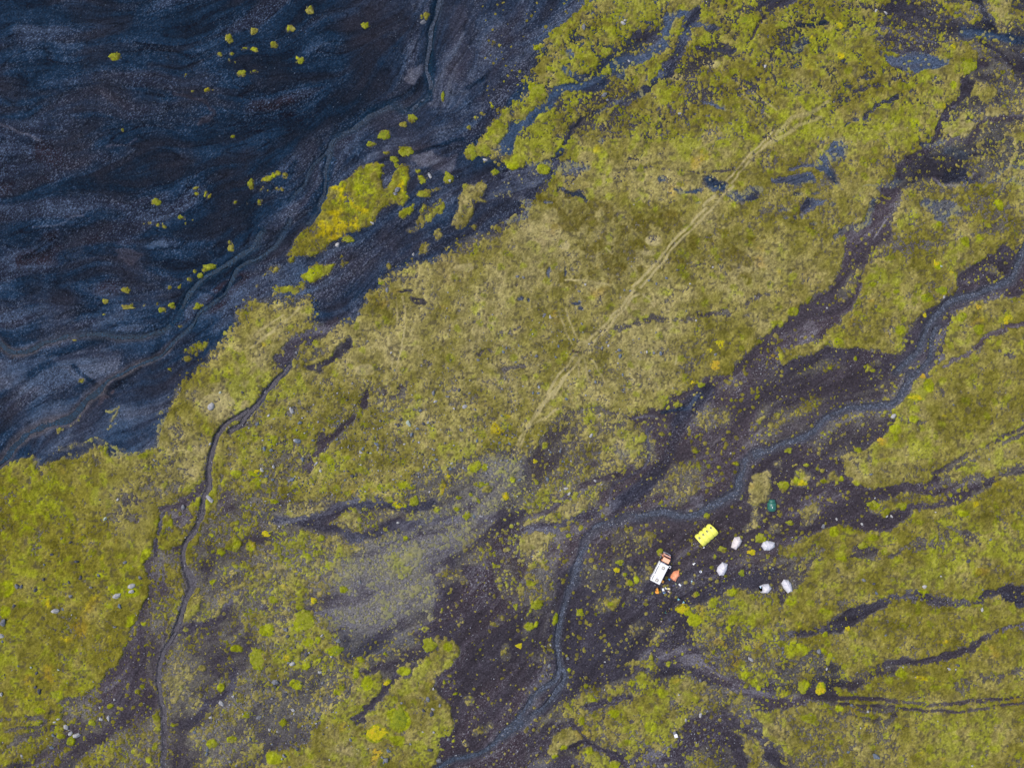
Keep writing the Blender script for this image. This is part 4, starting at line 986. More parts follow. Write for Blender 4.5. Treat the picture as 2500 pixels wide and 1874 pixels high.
# ------------------------------------------------------------------ streams
def water_mat():
    m, nt, b = nodes_mat('shallow_water')
    tc = nd(nt, 'ShaderNodeTexCoord')
    n = nd(nt, 'ShaderNodeTexNoise', Scale=2.4, Detail=6.0, Roughness=0.9)
    nt.links.new(tc.outputs['Object'], n.inputs['Vector'])
    sx = nd(nt, 'ShaderNodeSeparateXYZ'); nt.links.new(tc.outputs['Object'], sx.inputs[0])
    r0 = nd(nt, 'ShaderNodeMapRange')     # the black-sand plain to the north-west has a darker, bluer bed
    r0.inputs['From Min'].default_value = -80; r0.inputs['From Max'].default_value = 20
    nt.links.new(sx.outputs[0], r0.inputs['Value'])
    bed_mix = nd(nt, 'ShaderNodeMix', data_type='RGBA')
    bed_mix.inputs[6].default_value = (.006, .023, .047, 1); bed_mix.inputs[7].default_value = (.056, .064, .086, 1)
    nt.links.new(r0.outputs[0], bed_mix.inputs[0])
    r = nd(nt, 'ShaderNodeMapRange')
    r.inputs['From Min'].default_value = 0.3; r.inputs['From Max'].default_value = 0.7
    r.inputs['To Min'].default_value = 0.4; r.inputs['To Max'].default_value = 1.7
    nt.links.new(n.outputs['Fac'], r.inputs['Value'])
    mx = nd(nt, 'ShaderNodeVectorMath', operation='SCALE')
    v = nd(nt, 'ShaderNodeTexVoronoi', Scale=3.2); nt.links.new(tc.outputs['Object'], v.inputs['Vector'])
    sp = nd(nt, 'ShaderNodeSeparateColor'); nt.links.new(v.outputs['Color'], sp.inputs[0])
    pw = nd(nt, 'ShaderNodeMath', operation='POWER'); pw.inputs[1].default_value = 3.0; nt.links.new(sp.outputs[0], pw.inputs[0])
    ad = nd(nt, 'ShaderNodeMath', operation='MULTIPLY_ADD'); ad.inputs[1].default_value = 1.3; ad.inputs[2].default_value = .72; nt.links.new(pw.outputs[0], ad.inputs[0])
    mu = nd(nt, 'ShaderNodeMath', operation='MULTIPLY'); nt.links.new(ad.outputs[0], mu.inputs[0]); nt.links.new(r.outputs[0], mu.inputs[1])
    nt.links.new(bed_mix.outputs[2], mx.inputs[0]); nt.links.new(mu.outputs[0], mx.inputs['Scale'])
    nt.links.new(mx.outputs[0], b.inputs['Base Color'])
    b.inputs['Roughness'].default_value = .45
    b.inputs['Specular IOR Level'].default_value = .12
    b.inputs['IOR'].default_value = 1.33
    bp = nd(nt, 'ShaderNodeBump', Strength=.35, Distance=.04)
    nt.links.new(n.outputs['Fac'], bp.inputs['Height']); nt.links.new(bp.outputs[0], b.inputs['Normal'])
    return m
M_water = water_mat()
M_wash = mat('washed_gravel', (.088, .082, .094), .95, .35, 2.2, bump=.4, spec=.1)
for i, (p, k) in enumerate(SLINES):
    X = (p[:, 0] - 1106) * DM; Y = (829 - p[:, 1]) * DM; wd = k * DM
    t = np.gradient(np.stack([X, Y], 1), axis=0); t /= np.hypot(t[:, 0], t[:, 1])[:, None] + 1e-9
    bm = bmesh.new(); rows = []
    zs = np.array([samp(HB, X[j], Y[j]) for j in range(len(X))])
    kern = np.ones(9) / 9
    zs = np.convolve(np.pad(zs, 4, mode='edge'), kern, 'valid')
    for j in range(len(X)):
        row = []
        hw = wd * (.38 + .30 * mnoise.noise(Vector((X[j] * .3, Y[j] * .3, i * 7.1))) + .12 * mnoise.noise(Vector((X[j] * 1.3, Y[j] * 1.3, i * 7.1))))
        for s_ in (-1, -.4, .4, 1):
            row.append(bm.verts.new((X[j] - t[j, 1] * s_ * hw, Y[j] + t[j, 0] * s_ * hw, zs[j] - 0.33 + 0.0004 * i)))
        rows.append(row)
    for a_, b_r in zip(rows[:-1], rows[1:]):
        for c in range(3):
            bm.faces.new((a_[c], b_r[c], b_r[c + 1], a_[c + 1]))
    for f in bm.faces:
        f.normal_update()
        if f.normal.z < 0:
            f.normal_flip()
    me = bpy.data.meshes.new('stream'); bm.to_mesh(me); bm.free()
    me.materials.append(M_wash if 5 <= i <= 7 else M_water); me.shade_smooth()
    o = bpy.data.objects.new('stream', me); COL.objects.link(o)
    put(o, kind='structure')

# ------------------------------------------------------------------ loose stones lying on the gravel (nobody could count them)
def ico():
    bm = bmesh.new(); bmesh.ops.create_icosphere(bm, subdivisions=1, radius=1)
    v = np.array([x.co[:] for x in bm.verts], f4); f = np.array([[y.index for y in x.verts] for x in bm.faces], np.int32); bm.free()
    return v, f
IV, IF = ico()
def scatter(name, X, Y, R, C, material, flat=0.55, sink=0.25):
    n = len(X); nv, nf = len(IV), len(IF)
    r = np.random.default_rng(99)
    V = np.repeat(IV[None], n, 0) * (0.72 + 0.56 * r.random((n, nv, 1), dtype=f4))
    V[:, :, 0] *= (0.8 + .6 * r.random((n, 1), dtype=f4)); V[:, :, 2] *= flat
    a = r.random(n) * 6.283; ca, sa = np.cos(a)[:, None], np.sin(a)[:, None]
    x = V[:, :, 0] * ca - V[:, :, 1] * sa; y = V[:, :, 0] * sa + V[:, :, 1] * ca
    ii = np.clip(np.round((X - gx[0]) / CELL).astype(int), 0, NX - 1); jj = np.clip(np.round((Y - gy[0]) / CELL).astype(int), 0, NY - 1)
    z0 = G[jj, ii] + np.where(cov[jj, ii] > 0, HM[jj, ii], 0)
    z0 = np.where(carve[jj, ii] > .3, np.maximum(z0, HB[jj, ii] - .36), z0)
    V = np.stack([x * R[:, None] + X[:, None], y * R[:, None] + Y[:, None], V[:, :, 2] * R[:, None] + z0[:, None] + (flat * (1 - sink) * R)[:, None] * .6], -1)
    F = (IF[None] + (np.arange(n) * nv)[:, None, None]).reshape(-1, 3)
    me = bpy.data.meshes.new(name)
    me.vertices.add(n * nv); me.vertices.foreach_set('co', V.astype(f4).ravel())
    me.loops.add(F.size); me.loops.foreach_set('vertex_index', F.ravel().astype(np.int32))
    me.polygons.add(len(F)); me.polygons.foreach_set('loop_start', (np.arange(len(F)) * 3).astype(np.int32))
    me.update(calc_edges=True)
    at = me.color_attributes.new('tone', 'FLOAT_COLOR', 'POINT')
    rgba = np.ones((n * nv, 4), f4); rgba[:, :3] = np.repeat(C, nv, 0)
    at.data.foreach_set('color', rgba.ravel())
    me.materials.append(material)
    o = bpy.data.objects.new(name, me); COL.objects.link(o)
    return o
nst = 34000
cxr = rng.random(nst * 12); cyr = rng.random(nst * 12)
sx_ = gx[0] + 18 + cxr * (gx[-1] - gx[0] - 36); sy_ = gy[0] + 18 + cyr * (gy[-1] - gy[0] - 36)
ii = np.clip(np.round((sx_ - gx[0]) / CELL).astype(int), 0, NX - 1); jj = np.clip(np.round((sy_ - gy[0]) / CELL).astype(int), 0, NY - 1)
dens = np.where(cov[jj, ii] < 0, .10 + .9 * sstep(.45, .95, L3[jj, ii]) * (.4 + .6 * CH['b'][jj, ii]), .010 + .30 * CH['w'][jj, ii])
dens += .55 * bed[jj, ii]
sel = np.where(rng.random(len(sx_)) < dens)[0][:nst]
sx_, sy_, ii, jj = sx_[sel], sy_[sel], ii[sel], jj[sel]
u = rng.random(len(sel))
R_ = (.07 + .13 * u ** 3 + .24 * CH['w'][jj, ii] * rng.random(len(sel)) ** 2.5).astype(f4)
br = (.08 + .30 * rng.random(len(sel)) ** 2.6)[:, None]
tint = col(1.0, .96, 1.0) + (col(.62, .85, 1.25) - col(1.0, .96, 1.0)) * CH['b'][jj, ii][:, None]
Cst = (br * tint * (1 - .72 * CH['b'][jj, ii][:, None])).astype(f4)
st = scatter('gravel_stones', sx_, sy_, R_, Cst, M_stone)
put(st, 'countless small pale and blue-grey stones strewn over the dark gravel', 'gravel', kind='stuff')

# ------------------------------------------------------------------ placing by traced plan position
def gz(x, y, top=False):
    z = samp(G, x, y)
    if top and samp(cov, x, y) > 0:
        z += samp(HM, x, y)
    return z
def wp(px, py, h=0.0):
    """plan position of a point h metres above the ground traced at photo pixel px, py"""
    k = MPX * (1 - h / H)
    return Vector(((px - 1250) * k, (937 - py) * k))
def tile_xy(tile, x, y):
    d = pts(tile, '%f,%f' % (x, y))[0]
    return Vector(((d[0] - 1106) * DM, (829 - d[1]) * DM))

# ------------------------------------------------------------------ moss cushions that stand alone
def cushion_mat(name, c1, c2, c3):
    m, nt, b = nodes_mat(name)
    tc = nd(nt, 'ShaderNodeTexCoord')
    n = nd(nt, 'ShaderNodeTexNoise', Scale=.9, Detail=6.0, Roughness=0.65)
    ge = nd(nt, 'ShaderNodeNewGeometry')
    nt.links.new(ge.outputs['Position'], n.inputs['Vector'])
    cr = nd(nt, 'ShaderNodeValToRGB')
    e = cr.color_ramp.elements
    e[0].position = .36; e[0].color = (*c1, 1); e[1].position = .66; e[1].color = (*c3, 1)
    k = e.new(.5); k.color = (*c2, 1)
    nt.links.new(n.outputs['Fac'], cr.inputs[0])
    n2 = nd(nt, 'ShaderNodeTexNoise', Scale=5.0, Detail=4.0, Roughness=0.7)
    nt.links.new(ge.outputs['Position'], n2.inputs['Vector'])
    r = nd(nt, 'ShaderNodeMapRange')
    r.inputs['From Min'].default_value = 0.3; r.inputs['From Max'].default_value = 0.65
    r.inputs['To Min'].default_value = 0.62; r.inputs['To Max'].default_value = 1.18
    nt.links.new(n2.outputs['Fac'], r.inputs['Value'])
    mx = nd(nt, 'ShaderNodeVectorMath', operation='SCALE')
    nt.links.new(cr.outputs[0], mx.inputs[0]); nt.links.new(r.outputs[0], mx.inputs['Scale'])
    nt.links.new(mx.outputs[0], b.inputs['Base Color'])
    b.inputs['Roughness'].default_value = .95; b.inputs['Specular IOR Level'].default_value = .1
    bp = nd(nt, 'ShaderNodeBump', Strength=.7, Distance=.06)
    nt.links.new(n2.outputs['Fac'], bp.inputs['Height']); nt.links.new(bp.outputs[0], b.inputs['Normal'])
    return m
CM = {
    'lime': cushion_mat('lime_moss', (.12, .13, .014), (.215, .235, .016), (.27, .26, .05)),
    'green': cushion_mat('green_moss', (.10, .13, .014), (.17, .20, .016), (.24, .25, .02)),
    'yellow': cushion_mat('yellow_moss', (.25, .24, .01), (.42, .37, .012), (.48, .33, .02)),
    'olive': cushion_mat('olive_moss', (.13, .12, .02), (.22, .20, .035), (.30, .27, .08)),
    'orange': cushion_mat('rusty_moss', (.28, .24, .02), (.42, .27, .03), (.38, .33, .02)),
}
def cushion(tile, x, y, rx, ry, c, label, group='moss cushions standing alone on gravel', rot=None, ang0=0):
    p = tile_xy(tile, x, y)
    rx *= TS * DM; ry *= TS * DM
    rr = random.Random(hash((tile, x, y)) & 0xffff if False else int(x * 7 + y * 13))
    bm = bmesh.new(); NA, NRG = 64, 9
    sd_ = rr.random() * 50
    lob = [(rr.uniform(.12, .24), rr.randint(2, 3), rr.uniform(0, 6)), (rr.uniform(.05, .11), rr.randint(4, 6), rr.uniform(0, 6)), (.06, rr.randint(7, 10), rr.uniform(0, 6)), (.045, rr.randint(13, 18), rr.uniform(0, 6))]
    hgt = min(.22, .08 + .06 * min(rx, ry))
    rings = []
    for i in range(NRG + 1):
        t = i / NRG
        ring = []
        for a in range(NA):
            th = 2 * math.pi * a / NA
            e = 1 + sum(A * math.sin(n * th + ph) for A, n, ph in lob)
            q = Vector((math.cos(th) * rx * e * t, math.sin(th) * ry * e * t))
            wx_, wy_ = p.x + q.x, p.y + q.y
            bump = .09 * mnoise.noise(Vector((wx_ * 2.2, wy_ * 2.2, sd_))) + .06 * mnoise.noise(Vector((wx_ * 6, wy_ * 6, sd_)))
            z = hgt * (1 - t ** 3.2) + bump * (1 - t * .5) - (.12 if i == NRG else 0)
            ring.append((q.x, q.y, gz(wx_, wy_) + .14 + z))
            if t == 0:
                break
        rings.append([bm.verts.new(v) for v in ring])
    z0 = gz(p.x, p.y)
    for v in bm.verts:
        v.co.z -= z0
    r1 = rings[1]
    for a in range(NA):
        bm.faces.new((rings[0][0], r1[a], r1[(a + 1) % NA]))
    for i in range(1, NRG):
        for a in range(NA):
            bm.faces.new((rings[i][a], rings[i + 1][a], rings[i + 1][(a + 1) % NA], rings[i][(a + 1) % NA]))
    low = [bm.verts.new((v.co.x * .97, v.co.y * .97, v.co.z - .3)) for v in rings[-1]]
    for a in range(NA):
        bm.faces.new((rings[-1][a], low[a], low[(a + 1) % NA], rings[-1][(a + 1) % NA]))
    me = bpy.data.meshes.new('moss_cushion'); bm.to_mesh(me); bm.free()
    me.materials.append(CM[c]); me.shade_smooth()
    o = bpy.data.objects.new('moss_cushion', me); COL.objects.link(o)
    o.location = (p.x, p.y, z0)
    return put(o, label, 'moss cushion', group)

# ------------------------------------------------------------------ boulders
def rock_mat(name, c, c2):
    m, nt, b = nodes_mat(name)
    ge = nd(nt, 'ShaderNodeNewGeometry')
    n = nd(nt, 'ShaderNodeTexNoise', Scale=3.0, Detail=8.0, Roughness=0.7)
    nt.links.new(ge.outputs['Position'], n.inputs['Vector'])
    cr = nd(nt, 'ShaderNodeValToRGB')
    e = cr.color_ramp.elements
    e[0].position = .38; e[0].color = (*c, 1); e[1].position = .62; e[1].color = (*c2, 1)
    nt.links.new(n.outputs['Fac'], cr.inputs[0]); nt.links.new(cr.outputs[0], b.inputs['Base Color'])
    b.inputs['Roughness'].default_value = .95; b.inputs['Specular IOR Level'].default_value = .1
    bp = nd(nt, 'ShaderNodeBump', Strength=.6, Distance=.05)
    nt.links.new(n.outputs['Fac'], bp.inputs['Height']); nt.links.new(bp.outputs[0], b.inputs['Normal'])
    return m
RM = {'w': rock_mat('pale_rock', (.24, .24, .25), (.44, .43, .42)), 'g': rock_mat('grey_rock', (.10, .105, .12), (.21, .215, .235)),
      'd': rock_mat('dark_rock', (.045, .045, .055), (.10, .10, .12)), 'b': rock_mat('blue_rock', (.075, .09, .12), (.17, .20, .245)),
      'm': rock_mat('lichen_rock', (.22, .28, .22), (.42, .46, .40))}
ROCK_LIB = {}
def rock_mesh(var, tone):
    if (var, tone) in ROCK_LIB:
        return ROCK_LIB[(var, tone)]
    bm = bmesh.new(); bmesh.ops.create_icosphere(bm, subdivisions=3, radius=1)
    s = var * 11.3
    planes = []
    rr = random.Random(var)
    for _ in range(9):
        n = Vector((rr.uniform(-1, 1), rr.uniform(-1, 1), rr.uniform(-.3, 1))).normalized(); planes.append((n, rr.uniform(.55, .85)))
    for v in bm.verts:
        c = v.co * (1 + .28 * mnoise.noise(v.co * 1.1 + Vector((s, 0, 0))) + .10 * mnoise.noise(v.co * 3.3 + Vector((0, s, 0))))
        for n, d in planes:
            k = c.dot(n) - d
            if k > 0:
                c = c - n * k * .85
        v.co = Vector((c.x * 1.1, c.y * .9, c.z * .72))
    me = bpy.data.meshes.new('boulder'); bm.to_mesh(me); bm.free()
    me.materials.append(RM[tone])
    ROCK_LIB[(var, tone)] = me
    return me
nrock = 0
def rock(tile, x, y, d, tone, label, group=None, asp=1.0, rot=None, name='boulder'):
    global nrock
    nrock += 1
    p = tile_xy(tile, x, y)
    o = bpy.data.objects.new(name, rock_mesh(nrock % 9, tone)); COL.objects.link(o)
    r = d * TS * DM * .5
    o.scale = (r * asp * 1.05, r, r * .95)
    o.rotation_euler = (0, 0, random.Random(nrock).uniform(0, 6.28) if rot is None else rot)
    o.location = (p.x, p.y, gz(p.x, p.y, True) + r * .22)
    return put(o, label, 'boulder' if name == 'boulder' else 'rock', group)
CUSH = '''
00|970|475|46|25|lime|lone stretched lime moss cushion far out on the black gravel, upper left
00|1935|335|34|34|olive|ragged olive moss cushion above a string of tiny tufts on the black gravel
00|2142|272|28|26|olive|pale olive cushion with white stones beside it on the upper gravel plain
00|2040|615|34|24|lime|bright lime cushion just below the string of tiny tufts on the black gravel
00|2120|1550|26|38|lime|tall ragged lime cushion left of the blue channel on the gravel plain
01|1330|83|42|27|lime|solid bright lime oval cushion alone on the dark plain, left edge side
01|1530|210|20|17|lime|small lime cushion at the head of a scatter of crumbs on the dark plain
01|1775|625|58|23|lime|long lime moss cushion along the reddish bank of the braided channel
01|1690|700|22|27|lime|small round lime cushion just below the long one on the channel bank
01|1365|990|30|21|lime|lower of two yellow-lime cushions side by side above the lower-left channel
01|1450|950|28|23|lime|upper of two yellow-lime cushions side by side above the lower-left channel
01|1085|970|52|15|olive|thin stretched moss cushion left of the two yellow-lime ones
01|1950|470|28|24|olive|dull green cushion beside pale stones near the channel bend
01|1670|955|28|23|green|dull green moss cushion in the middle of the braided channel
01|1070|830|38|18|olive|dull olive slanting moss cushion on the brown part of the plain
01|900|920|28|18|olive|leftmost dim olive cushion on the brown part of the plain
10|470|97|34|28|olive|rusty-edged moss cushion high on the black plain, near the top edge
10|320|243|30|26|olive|round pale olive moss cushion with light rim on the black plain
10|175|387|30|26|olive|olive moss cushion on a pale gravel streak of the upper plain
10|395|518|32|22|lime|lime moss cushion with crumbs trailing to its left on the upper plain
10|932|220|28|26|lime|lime moss cushion with dark rim, right of the others on the upper plain
10|1450|140|22|28|olive|narrow straw-coloured cushion on the bank beside the blue stream at the top
10|1340|1000|36|34|lime|round lime moss cushion beside the pale wash, topmost of a slanting line
10|1262|1055|34|24|olive|smaller olive cushion second from the top of the slanting line
10|1100|1145|52|40|green|large green oval moss cushion, third in the slanting line by the stream
10|985|1218|36|22|lime|lowest and flattest moss cushion of the slanting line by the stream
10|1285|1285|54|43|lime|large bright lime cushion above the clumps of the main moss island
10|1185|1350|36|28|green|dull green clump between the lime cushion and the moss island
10|1210|1405|20|16|green|tiny green tuft just right of the moss island's upper tip
10|1840|1290|48|58|lime|left, rust-edged half of a twin lime moss patch on the dark gravel
10|1945|1272|58|52|lime|right, brighter half of the twin lime moss patch on the dark gravel
10|1640|1500|42|40|lime|round lime cushion with a white boulder tucked under its lower side
10|1425|1530|26|28|lime|small lime cushion between the moss island and the round lime cushion
10|2035|1455|30|27|green|green heart-shaped cushion at the end of the dark corridor
10|1595|815|15|34|green|thin upright green moss sliver on the pale gravel by the stream
10|2072|395|14|14|olive|single tiny moss dot on the purple gravel right of the top stream
11|800|400|48|26|lime|lime cushion hanging under the moss island beside the pale boulders
11|1080|765|25|20|green|dim green tuft on the grey gravel tongue above the stream head
20|250|770|66|56|lime|big glowing lime moss patch where the blue corridor meets the plain
20|300|1430|58|42|lime|broad lime cushion on the dark corridor below the mossy bank
20|1665|330|44|50|lime|oval deep-lime cushion beside the dark grey wash in the north
20|1990|185|44|44|green|round olive-green cushion near the top, right of the grey wash
20|820|440|58|32|lime|smooth slanting lime hump at the edge of the northern gravel wash
20|830|610|40|34|lime|lime cushion between two blue gravel corridors in the north
30|1740|565|72|58|lime|large lime cushion on the corner above the long dark channel, north-east
30|1610|395|26|24|yellow|small yellow-lime cushion on dark gravel above the large corner cushion
30|1340|690|32|34|green|round green cushion in the straw-coloured moss of the north-east
30|1600|730|34|42|green|dark green cushion touching the long dark channel, north-east
30|160|220|48|42|lime|bright lime cushion near the top in the north-east meadow
30|650|225|28|30|yellow|bright yellow-green square cushion near the top in the north-east meadow
31|1470|600|28|38|yellow|upright yellow-green cushion beside a pale boulder, east side
31|1595|680|22|28|yellow|glowing yellow oval cushion on the edge of the eastern gravel
31|1385|880|46|46|green|round deep-green cushion in the eastern moss field
31|1510|825|48|38|green|green cushion at the gravel edge beside a pale boulder, east side
31|1680|1045|36|40|lime|lime cushion right of the eastern stream bend
31|2065|1070|38|42|yellow|yellow round cushion nearest the right edge above the side wash
31|1820|1150|38|38|lime|lime-green round cushion between the eastern stream and the side wash
31|1825|960|26|32|orange|orange-yellow cushion just under the eastern stream
31|1355|1550|24|22|orange|small orange-yellow cushion at the lower end of the eastern stream
31|1375|1035|15|20|yellow|tiny yellow cushion on brown gravel left of the eastern stream
31|1190|1150|36|34|lime|lime cushion at the lower edge of the eastern moss field
32|345|858|38|30|yellow|brilliant yellow round cushion above the green tent
32|180|880|36|40|lime|yellow-lime cushion left of the brilliant one above the green tent
32|275|852|34|28|olive|olive cushion between two brighter ones above the green tent
32|1290|135|60|28|yellow|bright yellow cushion on the moss edge beside the stream's right bend
32|1275|305|34|30|lime|round lime cushion with dark gravel at its foot, east moss field
32|1003|512|34|34|orange|rust-yellow round cushion on the gravel edge east of the camp
32|808|575|28|20|lime|small lime cushion at the gravel edge east of the camp
32|930|1035|46|28|lime|spiky lime cushion left of the long moss strip east of the camp
32|1180|1055|34|32|lime|round lime cushion under the long moss strip east of the camp
32|237|1192|28|18|lime|small lime cushion on the gravel between the tents and the east moss
32|225|588|28|20|lime|small lime cushion with a straw line just below the stream
32|375|708|20|18|lime|tiny lime cushion between the stream and the green tent
32|850|1385|40|34|lime|lobed lime cushion in the brown wash right of the tents
32|1035|1425|34|24|lime|flat lime cushion right of the lobed one in the brown wash
22|1140|465|34|31|olive|perfectly round olive cushion above the little curved side channel
22|230|675|20|18|yellow|tiny bright yellow round cushion on the stony slope left of the camp
22|510|1300|20|20|lime|small lime cushion left of the winding stream's bend
22|945|1530|34|24|lime|lime cushion on the gravel left of the truck
22|920|1595|24|26|yellow|yellow-lime cushion below it, left of the truck
22|1285|1440|22|34|lime|small lime cushion just in front of the truck's cab
22|1680|1135|22|20|green|small green cushion on the stream's edge above the yellow tent
22|2130|1325|36|44|lime|lime lobed cushion between two white tents
22|1810|1415|34|20|lime|flat lime cushion below the yellow tent
22|1750|1480|14|16|lime|tiny lime cushion right of the truck under the yellow tent
22|2060|1445|36|24|yellow|bright yellow-lime curled cushion between the white tents
22|2015|1385|11|10|lime|tiny lime dot right of the uppermost white tent
22|1975|1620|24|30|green|small green cushion right of the lone middle tent
23|1475|315|55|44|yellow|big yellow and lime moss cushion beside the two blue-jacketed people
23|1600|195|18|22|green|small solitary green cushion on dark gravel right of the big yellow one
23|1735|270|36|44|lime|yellow-lime cushion on the moss edge right of the big yellow one
23|240|290|42|38|lime|lime cushion in a ring of crumbs left of the winding stream
23|65|298|18|27|lime|small upright lime cushion far left of the winding stream
23|185|470|38|34|lime|lime cushion below the ring of crumbs left of the stream
23|405|400|24|44|green|tall green cushion touching the winding stream's left bank
23|95|630|28|22|yellow|yellow-lime round cushion left of the stream's lower reach
23|610|365|32|20|lime|flat lime cushion right of the winding stream
23|1355|775|18|18|lime|tiny lime cushion in the moss field south of the camp
23|1935|795|18|17|yellow|small glowing yellow cushion below the south-east wash
23|2080|945|36|32|lime|lime cushion above the muddy track junction
23|2000|890|30|30|lime|lime cushion up-left of the one above the track junction
23|1200|1310|44|48|lime|lime cushion left of the little white toilet cabin
33|735|490|20|22|yellow|small yellow cushion in the gravel wash right of the tents
33|315|470|16|13|yellow|tiny yellow cushion on the left end of the grey wash
33|500|1000|40|50|yellow|tall yellow-lime cushion standing on the muddy track's upper edge
33|350|980|50|50|lime|broad lime cushion left of the tall one above the muddy track
33|265|235|42|40|lime|yellow-lime cushion right below the rightmost white tent
13|1480|620|62|54|lime|bright lime cushion with angular outline left of the dark brown gravel
13|420|415|92|80|lime|very large round green-lime moss cushion in the southern slope
13|690|672|56|40|green|two-toned lime and dark green cushion below grey boulders
13|1035|1360|84|76|yellow|large yellow-lime cushion on the southern moss bank
13|1235|1245|80|92|green|large dark olive cushion on the southern moss bank
13|1030|1530|56|60|orange|orange-yellow cushion near the bottom edge of the southern bank
13|860|850|28|50|green|narrow dark green cushion left of the southern moss bank
13|155|235|32|30|lime|small round lime cushion near the grey ash streaks
13|500|250|27|28|yellow|yellow-lime cushion below the grey ash streaks' left end
13|750|155|36|28|lime|lime cushion on the left of the pale ash fan
13|1120|940|26|26|yellow|small yellow cushion where a gravel finger enters the southern bank
03|2170|750|62|90|lime|tall yellow-lime moss cushion between the two streams in the south
03|480|1045|52|42|lime|lime cushion at the lower end of the south-west moss meadow
03|770|1285|32|26|lime|small lime cushion right of three pale boulders, bottom left
03|585|1440|32|40|green|dark green oval cushion just under three pale boulders, bottom left
12|1065|895|24|30|green|green oval cushion on the dark band of the middle slope
12|1360|1010|30|42|lime|upright lime cushion at the right end of the mossy slope
12|1215|1045|42|26|yellow|yellow cushion beside the upright lime one on the slope
12|1795|1135|27|36|lime|lime cushion beside small grey boulders above the ash fan
12|2125|970|26|32|yellow|yellow cushion above the brown gravel, middle of the photo
12|1635|800|24|20|yellow|small orange-yellow cushion on the stony slope
12|1275|1330|22|20|lime|small round lime cushion alone in the grey ash band
12|1930|868|48|20|lime|long flat lime cushion on the grey stony slope
12|100|1290|42|24|yellow|yellow cushion right of the narrow left stream
12|10|760|34|22|yellow|yellow streak of moss touching the stones right of the left stream
21|1790|1275|44|42|yellow|bright yellow cushion at the corner of the central meadow
21|1700|1332|24|22|yellow|smaller yellow cushion left of the bright corner one
21|1750|1455|60|44|orange|orange-brown moss patch at the lower corner of the central meadow
21|1570|1600|40|20|yellow|flat vivid yellow cushion beneath the central meadow's corner
21|1630|1620|34|24|lime|yellow-lime cushion joined to the flat vivid one
'''
for ln in CUSH.strip().splitlines():
    t, x, y, rx, ry, c, lab = ln.split('|')
    cushion(t, float(x), float(y), float(rx), float(ry), c, lab)

